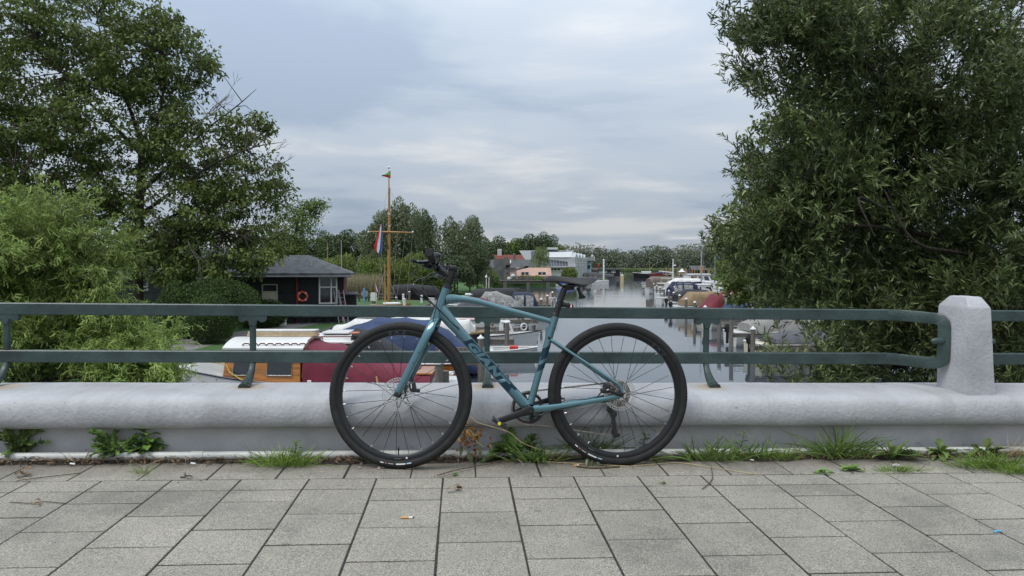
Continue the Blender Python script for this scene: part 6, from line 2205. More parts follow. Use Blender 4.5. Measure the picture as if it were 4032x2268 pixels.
# terrace dormer notch
xd = XW(2240, YT)
MB().box((xd + .2, 2.9, eav + 1.75), (2.6, 2.3, 1.1)).obj('dormer', M_WWALL, th, 0)
for k in range(2): MB().box((xd - .45 + 1.2 * k, 1.73, eav + 1.75), (.7, .06, .7)).obj('window', M_GLASS, th, 0)
wb = window(th, XW(2166, YT), XW(2207, YT), ZW(1066, YT) - 1, ZW(1056, YT) - 1, .22, (0, .33, .67, 1), (0, 1), fw=.2)
window(th, XW(2212, YT), XW(2226, YT), ZW(1066, YT) - 1, ZW(1056, YT) - 1, .22, (0, .5, 1), (0, 1), fw=.2)
MB().box((XW(2180, YT), dep * .62, rdg + .45), (3.0, 1.4, .6), None, .1).obj('roof_box', M_WWALL, th, 0)
# gable fronts facing the water (towards +x), seen obliquely: four narrow houses one behind the other
for k in range(4):
    xg, Yg = 16.4 + .21 * (3.5 + 7 * k), 187 + .978 * (3.5 + 7 * k)
    pk = ZW(996 + 2.2 * k, Yg) - 1; ev = ZW(1013 + 1.5 * k, Yg) - 1
    g = thing('gable_house', f'narrow pale grey gabled house, {ordn[k]} from the left in the waterside row', 'house', T_(xg, Yg, 1.0, 1.36), 'row of gabled houses')
    MB().prism([(-3.4, 0), (3.4, 0), (3.4, ev), (0, pk), (-3.4, ev)], 0, 9, 'xz').obj('wall', M_GWALL, g, 0)
    mb = MB(); mb.sweep([(-3.5, 4.4, ev - .1), (0, 4.4, pk + .18), (3.5, 4.4, ev - .1)], (4.7, .14), 4, up=(0, 0, 1)); mb.obj('roof', M_WWALL, g, 0)
    for sx in (-1.3, 1.3):
        for z0, z1 in ((.9, 3.4), (4.2, min(ev, 7.2))):
            window(g, sx - .75, sx + .75, z0, z1, -.06, (0, .5, 1), (0, 1), fw=.16)
    MB().box((3.1, -.1, ev / 2), (.35, .2, ev)).obj('downpipe', M_WWALL, g, 0)
YL = 215.0
lbh = gable_house('light_blue_house', 'light blue boarded house with grey roof at the end of the waterside row', XW(2305, YL), XW(2328, YL), YL, 9, 1.0, ZW(1024, YL), ZW(1011, YL), M_LBLUE, M_SLATE, .9, M_WWALL, -.1)
MB().box((.1, -.06, 2.9), (.9, .08, 1.1)).obj('window', M_GLASS, lbh, 0)
MB().box((1.2, 4.5, ZW(1008, YL) - 1), (.8, .8, .9), None, .2).obj('chimney', M_WWALL, lbh, 0)
YQ = 222.0
sd2 = gable_house('garden_shed', 'small brown timber shed right of the light blue house', XW(2333, YQ), XW(2350, YQ), YQ, 4, .9, ZW(1062, YQ), ZW(1054, YQ), mat('brown_timber', (.17, .13, .10), .8), M_TAUPEC, .2)
YZ = 228.0
hbx0, hbx1 = XW(2354, YZ), XW(2440, YZ)
hbt = thing('houseboat', 'long black houseboat with white windows moored at the lake mouth', 'houseboat', T_((hbx0 + hbx1) / 2, YZ, 0))
wq = (hbx1 - hbx0) / 2
MB().box((0, 1.5, .35), (2 * wq + 1.2, 5, .9), None, .1).obj('hull', M_GREYW, hbt, 0)
MB().box((0, 2, ZW(1067, YZ) / 2 + .4), (2 * wq, 4, ZW(1064, YZ) - .6)).obj('wall', M_BLACKH, hbt, 0)
MB().box((0, 2, ZW(1061, YZ)), (2 * wq + 1.4, 5, .55), None, .1).obj('roof', M_SLATE, hbt, 0)
for f in (-.72, -.35, .42): window(hbt, wq * f - .55, wq * f + .55, ZW(1073, YZ), ZW(1067, YZ), -.05, (0, .5, 1), (0, 1), fw=.2)
MB().box((wq + .2, -.6, .9), (.25, .25, 2.6)).obj('porch_post', M_WWALL, hbt, 0)
for k, (px, p0, p1, Yq, m, lab) in enumerate(((2377, 1025, 1108, 190, M_WFRAME, 'slim white mast rising beside the black houseboat'), (2450, 1084, 1098, 185, mat('pale_yellow_post', (.55, .47, .24), .6), 'pale yellow mooring pile at the lake mouth'))):
    mp = thing('tall_pole', lab, 'pole', T_(XW(px, Yq), Yq, 0))
    MB().sweep([(0, 0, -1), (0, 0, ZW(p0, Yq))], .22 if k == 0 else .45, 8).obj('pole', m, mp)
    MB().lathe([(0, .3), (.2, .2), (.3, 0), (0, 0)], 10, Matrix.Translation((0, 0, ZW(p0, Yq)))).obj('pole_cap', M_CAP, mp)
fl = flag('red_flag', 'small red flag on a staff by the houseboat', [((2354, 1041), (2354, 1055)), ((2358, 1042), (2358, 1054))], [M_FRED], 226)
# moored hulls in front of the houses: long dark covered boat
lbt = boat('covered_boat', 'long slate grey covered boat lying in front of the houseboat', XW(2330, 205), 205, .1, 'boat')
hh = Hull(14, 3.2, 1.0, 1.3, .8, 2.4, .4, .4); hh.build('hull', M_GREYW, lbt); canopy([(-6.3, 1.3, .9, 1.7, .5), (0, 1.5, .9, 2.5, .4), (6, 1.0, 1.1, 1.8, .5)], M_DGREYC, lbt)

# far right shore: barn, marquee, forest of old masts
YF = 300.0
barn = gable_house('dark_barn', 'dark slate barn among the masts on the far right shore', XW(2728, YF), XW(2782, YF), YF, 12, .6, ZW(1062, YF), ZW(1046, YF), M_BLACKH, M_SLATE, .4)
MB().box((0, -.1, .8), (1.6, .1, 1.6)).obj('door', M_DARK, barn, 0)
mq = thing('white_marquee', 'small white pointed marquee on the far right shore', 'tent', T_(XW(2685, 240), 240, .6))
mb = MB(); q_ = 1.1
mb.loft([[(-1.15, -1.15, 1.6), (1.15, -1.15, 1.6), (1.15, 1.15, 1.6), (-1.15, 1.15, 1.6)], [(-.55, -.55, 2.1), (.55, -.55, 2.1), (.55, .55, 2.1), (-.55, .55, 2.1)], [(-.05, -.05, 2.8), (.05, -.05, 2.8), (.05, .05, 2.8), (-.05, .05, 2.8)]]); mb.obj('canopy', M_FWHT, mq, 0)
for a in (-1.1, 1.1):
    for b in (-1.1, 1.1): MB().sweep([(a, b, 0), (a, b, 1.6)], .05, 6).obj('leg', M_WFRAME, mq)
rm = random.Random(4)
mtext = ['slender', 'thick', 'short', 'tall', 'leaning']
for k in range(22):
    px = 2600 + 210 * (k + rm.random() * .6) / 22
    Yq = 205 + rm.random() * 60
    top = 1046 + rm.uniform(-3, 16)
    mm_ = thing('barge_mast', f'bare wooden barge mast on the far right shore, {ordn[k]} from the left of the cluster', 'mast', T_(XW(px, Yq), Yq, 0), 'barge masts on the far right shore')
    mb = MB(); mb.sweep([(0, 0, 0), (rm.uniform(-.25, .25), 0, ZW(top, Yq))], [.22, .12], 6); mb.obj('pole', M_VARN if k % 3 else M_WOODG, mm_)
    MB().sphere((0, 0, .6), (.9, .5, .5), 8, 5).obj('furled_sail', M_TAUPEC if k % 2 else M_BLACKC, mm_)
# ------------------------------------------------------------------ trees, bushes, reeds
def leafmat(name, col, island=.35, transl=.22, rough=.5, spec=.35, var=.2, vscale=.6):
    return mat(name, col, rough, 0, var=var, vscale=vscale, spec=spec, transl=transl, island=island)


M_OAK = leafmat('oak_leaf', (.145, .185, .048), .5, .36)
M_LIGHTL = leafmat('light_leaf', (.14, .20, .045), .4, .3)
M_WIL = leafmat('willow_leaf', (.135, .172, .058), .65, .28, .40, .55)
M_CURL = leafmat('curly_leaf', (.34, .44, .12), .45, .45, .45, .4)
M_YEW = leafmat('yew_leaf', (.050, .085, .018), .5, .15)
M_SAL = leafmat('grey_willow_leaf', (.175, .205, .11), .35, .25)
M_SHRUB = leafmat('shrub_leaf', (.175, .22, .06), .4, .3)
M_FAR = leafmat('far_leaf', (.095, .13, .058), .4, .2)
M_WOODLAND = leafmat('hazy_woodland_leaf', (.165, .190, .120), .25, .2, vscale=.02, var=.25)  # pale grey-green puts the distant haze into the leaf colour
M_WEEP = leafmat('weeping_leaf', (.17, .22, .075), .3, .25)
M_BARK = mat('bark', (.055, .043, .032), .9, var=.3, vscale=5, bump=1.0, bscale=9, bdist=.03, stretch=(3, 3, .6))
M_TWIG = mat('grey_twig', (.17, .15, .12), .85, var=.2, vscale=5)
M_GREENTWIG = mat('green_twig', (.13, .13, .05), .7, var=.2, vscale=5)


def limbs(mb, paths, n=7):
    for pts, r0, r1 in paths:
        P = smooth_path(pts, 4)
        k = len(P)
        mb.sweep(P, [r0 + (r1 - r0) * (i / (k - 1)) ** .8 for i in range(k)], n)


def blobs_px(lst, base=None):
    out = []
    for (px, py, rx, ry, Y, dr) in lst:
        c = W(px, py, Y)
        out.append((c.x, c.y, c.z, rx * Y / F, dr, ry * Y / F))
    return out


def cluster_tree(name, label, cat, base, blobs, trunk_paths, nclus, per, leaf_len, leaf_w, kind, lm, crad=.55, droop=.5, weights=None, twigs=True, group=None, shell=.45, flat=.55, bark=None, twig_r=.022):
    t = thing(name, label, cat, Matrix.Translation(base), group)
    B = np.array(blobs, float)
    w = (B[:, 3] * B[:, 5]) * (np.array(weights) if weights is not None else 1)
    idx = rng.choice(len(B), nclus, p=w / w.sum())
    d = rand_dir(nclus)
    r = .3 + .7 * rng.random(nclus) ** shell
    C = B[idx, :3] + d * r[:, None] * B[idx, 3:]
    N = nclus * per
    cr = crad * (.6 + .8 * rng.random(nclus))
    cr = np.repeat(cr, per)
    off = rand_dir(N) * (rng.random(N) ** .5)[:, None] * cr[:, None]
    off[:, 2] *= flat
    P = np.repeat(C, per, 0) + off
    ld = unit(off / cr[:, None] + rng.normal(size=(N, 3)) * .5 + np.array([0, 0, -droop]))
    nr = unit(rng.normal(size=(N, 3)) * .6 + np.array([0, 0, 1]))
    ll = leaf_len * (.6 + .7 * rng.random(N)); ww = leaf_w * (.7 + .6 * rng.random(N))
    P = P - np.array(base)
    me = leaf_mesh('crown', P, ld, nr, ll, ww, kind, lm)
    link('crown', me, t)
    mb = MB()
    paths = [([Vector(q) - base for q in pts], a, b) for pts, a, b in trunk_paths]
    limbs(mb, paths, 9)
    nodes = np.array([tuple(q) for pts, a, b in paths for q in smooth_path(pts, 4)])
    if twigs:
        for i in range(0, nclus, 1 if nclus < 1500 else 2):
            c = C[i] - np.array(base)
            j = np.argmin(((nodes - c) ** 2).sum(1) + 3.0 * np.maximum(0, nodes[:, 2] - c[2]))
            a = Vector(nodes[j]); b = Vector(c)
            if (b - a).length > 3.4: continue
            m_ = a.lerp(b, .5) + Vector((random.uniform(-.3, .3), random.uniform(-.3, .3), random.uniform(-.1, .45))) * min(1, (b - a).length / 3)
            mb.sweep([a, m_, b], [twig_r * 1.6, twig_r, twig_r * .4], 4, caps=False)
    mb.obj('trunk', bark or M_BARK, t)
    return t


# ---- the oak over the clubhouse
YO = 42.0
ob = Vector((W(540, 1200, YO).x, YO, LZ))
pO = lambda px, py, dy=0.0: tuple(W(px, py, YO + dy))
oak_blobs = [(350, 130, 300, 170, YO, 4.2), (600, 230, 210, 200, YO, 3.8), (110, 250, 260, 230, YO, 4), (730, 260, 120, 150, YO, 2.6), (470, 480, 330, 210, YO, 4.5), (110, 600, 300, 220, YO, 4),
             (770, 560, 210, 150, YO, 3.5), (985, 520, 85, 70, YO, 2.0), (1000, 700, 130, 110, YO, 2.6), (640, 790, 330, 150, YO, 4.2), (880, 850, 230, 140, YO, 3.6), (230, 830, 260, 150, YO, 3.8), (850, 985, 230, 95, YO, 3.4), (640, 1010, 150, 85, YO, 3.0), (-180, 450, 300, 350, YO, 4), (1090, 760, 60, 50, YO, 1.5), (1050, 940, 110, 80, YO, 2.0), (700, 1065, 190, 65, YO - 2, 2.2), (890, 1060, 160, 60, YO - 2, 2.2), (1000, 1010, 110, 60, YO - 2, 1.6), (620, 940, 150, 90, YO - 2, 2.2), (640, 60, 60, 50, YO, 1.5), (430, 25, 60, 40, YO, 1.5)]
trunk = [([pO(545, 1290), pO(543, 1100), pO(548, 900), pO(555, 690), pO(560, 560)], .36, .17),
         ([pO(555, 700), pO(600, 560, -.6), pO(640, 380, -1), pO(660, 160, -1)], .15, .03),
         ([pO(560, 570), pO(500, 400, .8), pO(420, 230, 1), pO(380, 60, 1)], .14, .03),
         ([pO(552, 600), pO(430, 480, -1), pO(280, 330, -1.8), pO(150, 150, -2)], .13, .03),
         ([pO(548, 830), pO(440, 740, 1), pO(300, 600, 1.6), pO(120, 480, 2), pO(-60, 360, 2)], .14, .03),
         ([pO(546, 880), pO(420, 800, -1.4), pO(260, 700, -2.4), pO(60, 640, -3)], .12, .025),
         ([pO(552, 760), pO(680, 640, 1.2), pO(800, 520, 1.8), pO(930, 420, 2), pO(1010, 350, 2)], .13, .012),
         ([pO(548, 850), pO(700, 740, -1.2), pO(850, 640, -2), pO(1000, 580, -2.4), pO(1110, 560, -2.5)], .13, .012),
         ([pO(545, 930), pO(680, 850, 1.4), pO(860, 780, 2), pO(1020, 740, 2.2)], .12, .02),
         ([pO(545, 960), pO(680, 900, -1.6), pO(800, 900, -2.4), pO(960, 930, -3)], .11, .02),
         ([pO(543, 1000), pO(450, 900, 1.2), pO(330, 850, 2), pO(180, 840, 2.6)], .11, .02),
         ([pO(640, 400, -1), pO(740, 300, -1.6), pO(800, 220, -2)], .06, .015),
         ([pO(480, 380, 0), pO(330, 330, .6), pO(200, 260, .9)], .06, .015)]
oak = cluster_tree('oak_tree', 'large loose crowned oak standing over the black clubhouse on the left', 'tree', ob, blobs_px(oak_blobs), trunk, 1750, 50, .235, .125, 'lobed', M_OAK, .66, .5)
# bare dead twigs at its right edge
mb = MB()
rt = random.Random(3)
def dead(p, d, L, r, lev):
    q = p + d * L
    mb.sweep([p, p.lerp(q, .5) + Vector((rt.uniform(-.1, .1), 0, rt.uniform(-.05, .1))) * L, q], [r, r * .7, r * .4], 4, caps=False)
    if lev:
        for _ in range(3):
            f = rt.uniform(.35, 1)
            dead(p.lerp(q, f), (d + Vector((rt.uniform(-.7, .7), rt.uniform(-.5, .5), rt.uniform(-.5, .8)))).normalized(), L * rt.uniform(.4, .65), r * .55, lev - 1)
for (a, b) in (((800, 470), (930, 350)), ((760, 500), (900, 400)), ((1020, 620), (1125, 575)), ((1000, 680), (1135, 640)), ((690, 800), (570, 720)), ((350, 560), (200, 430)), ((740, 950), (800, 1060)), ((590, 760), (640, 930)), ((120, 480), (20, 520)), ((480, 20), (500, -30))):
    p, q = Vector(pO(*a, -3.6)), Vector(pO(*b, -3.8))
    dead(p - ob, (q - p).normalized(), (q - p).length * .8, .028, 3)
mb.obj('dead_twig', M_TWIG, oak)['kind'] = 'stuff'

# ---- lighter tree behind it
bl = blobs_px([(1170, 900, 90, 120, 54, 2.6), (1215, 830, 40, 40, 54, 1.4), (1080, 990, 100, 80, 54, 2.6), (1255, 800, 35, 20, 54, .7), (1180, 1010, 60, 60, 54, 1.6)])
tb = Vector((W(1130, 1100, 54).x, 54, LZ))
pL = lambda px, py, dy=0.0: tuple(W(px, py, 54 + dy))
cluster_tree('ash_tree', 'light green young tree rising behind the clubhouse roof right of the oak', 'tree', tb, bl, [([pL(1130, 1180), pL(1140, 1040), pL(1165, 900), pL(1200, 800)], .14, .03), ([pL(1160, 920), pL(1230, 830), pL(1285, 795)], .05, .012), ([pL(1140, 1040), pL(1080, 960), pL(1060, 900)], .06, .015)], 260, 32, .24, .09, 'oval', M_LIGHTL, .6, .4)


def bush(name, label, cat, px, py, rx, ry, Y, n, ll, lw, lm, kind='oval', lumps=10, z0=LZ, rough=.16, depth=None, stemh=.4):
    c = W(px, py, Y)
    R = Vector((rx * Y / F, depth or rx * Y / F * .9, ry * Y / F))
    base = Vector((c.x, Y, z0))
    t = thing(name, label, cat, Matrix.Translation(base))
    d = rand_dir(n)
    # lumpy surface
    L_ = rand_dir(lumps)
    amp = 1 - rough * .5 + rough * np.max(d @ L_.T, axis=1) ** 3
    r = (.72 + .30 * rng.random(n) ** .6) * amp
    P = d * r[:, None] * np.array(R) + np.array(c - base)
    P[:, 2] = np.maximum(P[:, 2], .03)
    ld = unit(d * .8 + rng.normal(size=(n, 3)) * .6 + np.array([0, 0, .25]))
    nr = unit(d + rng.normal(size=(n, 3)) * .4)
    link('foliage', leaf_mesh('foliage', P, ld, nr, ll * (.6 + .8 * rng.random(n)), lw * (.7 + .6 * rng.random(n)), kind, lm), t)
    mb = MB()
    h = c.z - z0
    for k in range(4):
        a = k * PI / 2 + .4
        mb.sweep([(.05 * math.cos(a), .05 * math.sin(a), 0), (R.x * .3 * math.cos(a), R.y * .3 * math.sin(a), h * .7), (R.x * .55 * math.cos(a), R.y * .55 * math.sin(a), h * 1.1)], [.05, .035, .02], 6)
    mb.obj('stem', M_BARK, t)
    return t


bush('clipped_bush', 'rounded clipped green bush on the lawn left of the first baluster', 'bush', 828, 1262, 92, 98, 34.6, 15000, .085, .035, M_YEW, lumps=22, rough=.12)
bush('yew_bush', 'dark tall yew behind the rounded bush in front of the clubhouse', 'bush', 850, 1200, 150, 90, 37.5, 15000, .11, .045, M_YEW, lumps=14, rough=.3)
bush('dark_shrub', 'dark shrub left of the rounded bush under the oak', 'bush', 705, 1235, 75, 110, 37.0, 9000, .11, .05, M_YEW, lumps=12, rough=.35)
bush('laurel_bush', 'broad leaved dark bush at the clubhouse door', 'bush', 1030, 1238, 85, 55, 43.5, 8000, .13, .06, M_YEW, lumps=12, rough=.3)

# ---- curly willow at the left, close to the bridge
YC = 8.6
cb_ = blobs_px([(60, 1060, 260, 200, YC, .9), (225, 900, 120, 100, YC, .55), (360, 1040, 80, 110, YC, .5), (300, 1240, 150, 190, YC, .7), (540, 1385, 130, 110, YC, .6), (90, 1340, 260, 190, YC, .9), (660, 1440, 55, 50, YC, .3), (-220, 1080, 280, 300, YC, 1.0), (230, 795, 45, 45, YC, .25), (430, 1240, 50, 70, YC, .35), (0, 880, 120, 60, YC, .5), (460, 1450, 200, 80, YC, .6), (560, 1340, 100, 50, YC, .4)])
B = np.array(cb_)


def shoot_tree(name, label, base, blobs, n, per, sl, ll, lw, kind, lm, trunk_paths, clump=1, cr=.3, up=.45, out=.7, droop=.25, spread=.9, weights=None, twig_m=None, shell=.4, fold=.25, amp=1.0, tw_r=.0035):
    t = thing(name, label, 'tree', Matrix.Translation(base))
    B = np.array(blobs, float)
    w = (B[:, 3] * B[:, 4] * B[:, 5]) ** (2 / 3) * (np.array(weights) if weights is not None else 1)
    idx = rng.choice(len(B), n, p=w / w.sum())
    d = rand_dir(n)
    r = (.25 + .75 * rng.random(n) ** shell)
    P = B[idx, :3] + d * r[:, None] * B[idx, 3:]
    if clump > 1:                      # shoots gather on branches, with gaps between the branches
        m_ = n // clump
        own = rng.integers(0, m_, n)
        bd = unit(d[own] * 1.0 + rng.normal(size=(n, 3)) * .15 + np.array([0, 0, .25]))
        P = P[own] + bd * (rng.random(n)[:, None] - .5) * cr * 2.6 + rng.normal(size=(n, 3)) * cr * .45
        d = unit(d[own] + rng.normal(size=(n, 3)) * .5)
    td = unit(d * out + rng.normal(size=(n, 3)) * .45 + np.array([0, 0, up]))
    tl = sl * (.6 + .7 * rng.random(n))
    P = P - td * tl[:, None] * .5 - np.array(base)
    A = twig_leaves(P, td, tl, per, ll, lw, droop, spread)
    link('crown', leaf_mesh('crown', *A, kind, lm, fold, amp), t)
    # the shoots themselves
    k = 4
    tt_ = np.linspace(0, 1, k)
    S = P[:, None] + td[:, None] * (tt_[None, :, None] * tl[:, None, None])
    S[..., 2] -= droop * tt_ ** 2 * tl[:, None]
    ang = np.array([0, 2.1, 4.2])
    ref = np.cross(td, np.array([.3, .2, .9])); ref = unit(ref); ref2 = np.cross(td, ref)
    rad = (tw_r * (1 - .7 * tt_))[None, :, None, None]
    ring = S[:, :, None] + rad * (ref[:, None, None] * np.cos(ang)[None, None, :, None] + ref2[:, None, None] * np.sin(ang)[None, None, :, None])
    V = ring.reshape(-1, 3)
    q = []
    for i in range(k - 1):
        for j in range(3):
            q.append([i * 3 + j, i * 3 + (j + 1) % 3, (i + 1) * 3 + (j + 1) % 3, (i + 1) * 3 + j])
    Fc = (np.arange(n)[:, None, None] * (3 * k) + np.array(q)[None]).reshape(-1, 4)
    o = link('shoot', np_mesh('shoot', V, Fc, twig_m or M_GREENTWIG), t, kind='stuff')
    mb = MB()
    limbs(mb, [([Vector(q) - base for q in pts], a, b) for pts, a, b in trunk_paths], 8)
    mb.obj('trunk', M_BARK, t)
    return t


pC = lambda px, py, dy=0.0: tuple(W(px, py, YC + dy))
cbase = Vector((-6.3, 8.8, .5))
shoot_tree('curly_willow', 'bright green curly leaved willow close behind the railing at the far left', cbase, cb_, 4300, 13, .40, .098, .0135, 'curl', M_CURL,
           [([tuple(cbase), pC(60, 1500), pC(120, 1200), pC(230, 850)], .09, .012), ([pC(60, 1500), pC(300, 1330), pC(500, 1330)], .05, .008), ([pC(60, 1450), pC(-60, 1200), pC(0, 950)], .05, .01), ([pC(60, 1500), pC(350, 1480), pC(620, 1430)], .03, .006)], up=.65, droop=.28, spread=.7, amp=1.7, clump=14, cr=.2)

# ---- big willow at the right
YW = 9.6
wl = [(3640, 260, 520, 330, YW, 1.5), (3130, 120, 235, 170, YW, .9), (3090, 330, 190, 110, YW, .8), (3330, 640, 400, 260, YW + .4, 1.5), (3160, 900, 290, 230, YW + .6, 1.3), (3010, 1020, 150, 150, YW + .6, .9), (3720, 860, 460, 380, YW, 1.6), (3990, 560, 330, 420, YW - 1.0, 1.3), (3380, 1130, 330, 120, YW + .3, 1.2), (2930, 720, 75, 50, YW, .4), (2850, 930, 60, 70, YW + .4, .4),
      (3080, 1465, 130, 85, YW - .8, .6), (3330, 1475, 190, 95, YW - .8, .7), (3600, 1380, 240, 170, YW - .5, .9), (3900, 1300, 260, 260, YW - 1, 1.0), (3260, 1370, 110, 80, YW - .6, .4), (3470, 1300, 170, 120, YW, .8), (2900, 1440, 60, 50, YW - .6, .3), (4150, 900, 300, 500, YW - 1.2, 1.2), (3500, 900, 500, 400, YW + 1.8, 1.5), (3750, 1250, 400, 250, YW + 1.6, 1.2), (3200, 1000, 260, 230, YW + 2.2, 1.2), (3250, 40, 280, 130, YW, .8), (3700, -40, 420, 180, YW + .5, 1.0), (3450, 200, 330, 220, YW + 1.8, 1.2)]
wb_ = blobs_px(wl)
ww_ = [1.25, 1.25, 1.2, 1.2, 1.15, 1.1, 1.2, 1.0, 1.0, .7, .8, .9, 1.1, 1.1, 1.0, .6, .9, .6, 1.0, .8, .8, .8, 1.0, 1.0, .9]
wbase = Vector((7.6, 11.4, .5))
pW = lambda px, py, dy=0.0: tuple(W(px, py, YW + dy))
shoot_tree('willow_tree', 'huge dark green willow filling the right side close behind the railing', wbase, wb_, 14800, 14, .36, .100, .0205, 'lance', M_WIL,
           [([tuple(wbase), pW(4100, 1250, 1.5), pW(3900, 800, 1), pW(3600, 450, .5), pW(3300, 150)], .24, .03), ([pW(4060, 1150, 1), pW(3850, 985), pW(3500, 900, -.4), pW(3200, 880, -.3)], .07, .012), ([pW(4080, 1080, 0), pW(3800, 1000, -.8), pW(3600, 950, -1.0), pW(3480, 745, -1)], .035, .008),
            ([pW(4100, 1250, 1.5), pW(3800, 1380, .5), pW(3500, 1450, -.3), pW(3250, 1470, -.6)], .06, .012), ([pW(3900, 800, 1), pW(4000, 500, 0), pW(3950, 150, 0)], .12, .03), ([pW(3700, 520, .5), pW(3450, 420, .2), pW(3120, 330, 0)], .06, .012), ([pW(3480, 820, -.9), pW(3380, 780, -1.1), pW(3445, 930, -1.2)], .018, .008)], up=.55, out=.85, droop=.06, spread=.75, weights=ww_, clump=22, cr=.24)
# neighbour tree whose crown shows left of the willow
bl = blobs_px([(3080, 560, 130, 110, 19, 1.8), (3000, 640, 70, 60, 19, 1.2), (3250, 500, 180, 200, 19, 2), (3020, 900, 150, 200, 19, 2), (2960, 1090, 110, 110, 24, 2), (3300, 900, 300, 300, 19, 2.4), (3060, 1130, 200, 90, 24, 2)])
nb = Vector((9.8, 19.5, .55))
cluster_tree('alder_tree', 'round leaved dark tree whose crown edge shows left behind the big willow', 'tree', nb, bl, [([tuple(nb), (8.9, 19.2, 3.5), (8.0, 19, 7.0), (7.6, 19, 9)], .22, .05), ([(8.9, 19.2, 3.5), (7.6, 19.6, 4.6), (6.6, 20, 5.2)], .08, .02)], 620, 46, .13, .09, 'oval', M_OAK, .4, .3)

# ---- shared crowns for the distant trees (unit size: 1 wide, 1 high)
def crown_mesh(kind, n, seed):
    r_ = np.random.default_rng(seed)
    if kind == 'round':
        lob = [(r_.uniform(-.27, .27), r_.uniform(-.2, .2), r_.uniform(.30, .74), r_.uniform(.15, .25), r_.uniform(.15, .22), r_.uniform(.13, .2)) for _ in range(13)] + [(0, 0, .82, .18, .16, .15)]
    elif kind == 'willow':
        lob = [(r_.uniform(-.28, .28), r_.uniform(-.2, .2), z, r_.uniform(.11, .2), r_.uniform(.12, .18), r_.uniform(.13, .20)) for z in np.linspace(.15, .88, 17)]
        lob = [(x * (1.25 - .6 * z), y, z, a * (1.25 - .35 * z), b, c) for x, y, z, a, b, c in lob]
    elif kind == 'shrub':
        lob = [(r_.uniform(-.34, .34), r_.uniform(-.25, .25), r_.uniform(.15, .62), r_.uniform(.13, .22), r_.uniform(.15, .22), r_.uniform(.18, .32)) for _ in range(12)]
    elif kind == 'weep':
        lob = [(r_.uniform(-.25, .25), r_.uniform(-.2, .2), r_.uniform(.5, .8), r_.uniform(.16, .24), .2, r_.uniform(.2, .3)) for _ in range(8)] + [(x, 0, .32, .15, .2, .30) for x in (-.3, -.1, .1, .3)]
    elif kind == 'ball':
        lob = [(0, 0, .5, .48, .48, .48)]
    Bq = np.array(lob)
    w = Bq[:, 3] * Bq[:, 5]
    idx = r_.choice(len(Bq), n, p=w / w.sum())
    d = unit(r_.normal(size=(n, 3)))
    rr = (.45 + .55 * r_.random(n) ** .4)
    P = Bq[idx, :3] + d * rr[:, None] * Bq[idx, 3:]
    P[:, 2] = np.maximum(P[:, 2], .0)
    dn = {'weep': -1.6, 'willow': .5, 'shrub': .8}.get(kind, -.1)
    ld = unit(d * .7 + r_.normal(size=(n, 3)) * .5 + np.array([0, 0, dn]))
    nr = unit(d + r_.normal(size=(n, 3)) * .5 + np.array([0, 0, .4]))
    s = {'weep': .05, 'willow': .036, 'shrub': .05, 'ball': .07}.get(kind, .036)
    a = {'weep': .22, 'willow': .45, 'shrub': .4}.get(kind, .75)
    L_ = s * (.5 + r_.random(n))
    return P, ld, nr, L_, L_ * a


CM = {}
for kind, n, ms in (('round', 6500, (M_FAR, M_LIGHTL)), ('willow', 8000, (M_SAL, M_FAR, M_LIGHTL)), ('shrub', 5000, (M_SHRUB, M_LIGHTL)), ('weep', 5000, (M_WEEP,)), ('ball', 3500, (M_SHRUB,))):
    for v in range(2):
        data = crown_mesh(kind, n, 11 * v + len(kind))
        for m_ in ms:
            CM[kind, v, m_.name] = leaf_mesh('crown', *data, 'quad', m_)
mbt = MB(); mbt.sweep([(0, 0, 0), (.01, 0, .3), (0, 0, .6)], [.022, .016, .006], 7)
for k in range(6):
    a = k * 1.05
    mbt.sweep([(.005, 0, .2 + .05 * k), (.12 * math.cos(a), .12 * math.sin(a), .42 + .05 * k), (.24 * math.cos(a), .2 * math.sin(a), .5 + .05 * k)], [.010, .006, .002], 5)
ME_TRUNK = mbt.mesh('trunk', M_BARK)


def far_tree(name, label, px, top, wpx, Y, kind, m_, v=0, z0=LZ, group=None, bot=None):
    x = W(px, 1100, Y).x
    zt_ = W(px, top, Y).z
    H = zt_ - z0
    t = thing(name, label, 'tree', T_(x, Y, z0, random.uniform(0, .5)), group)
    wd = wpx * Y / F * (1.75 if kind == 'willow' else 1.15)
    c = bpy.data.objects.new('crown', CM[kind, v, m_.name]); COL.objects.link(c); c.parent = t
    zb = 0.0 if bot is None else bot
    c.matrix_local = Matrix.Translation((0, 0, zb)) @ Matrix.Diagonal((wd, wd * .9, H - zb, 1))
    k = bpy.data.objects.new('trunk', ME_TRUNK); COL.objects.link(k); k.parent = t
    k.matrix_local = Matrix.Diagonal((wd * .7, wd * .7, H, 1))
    return t


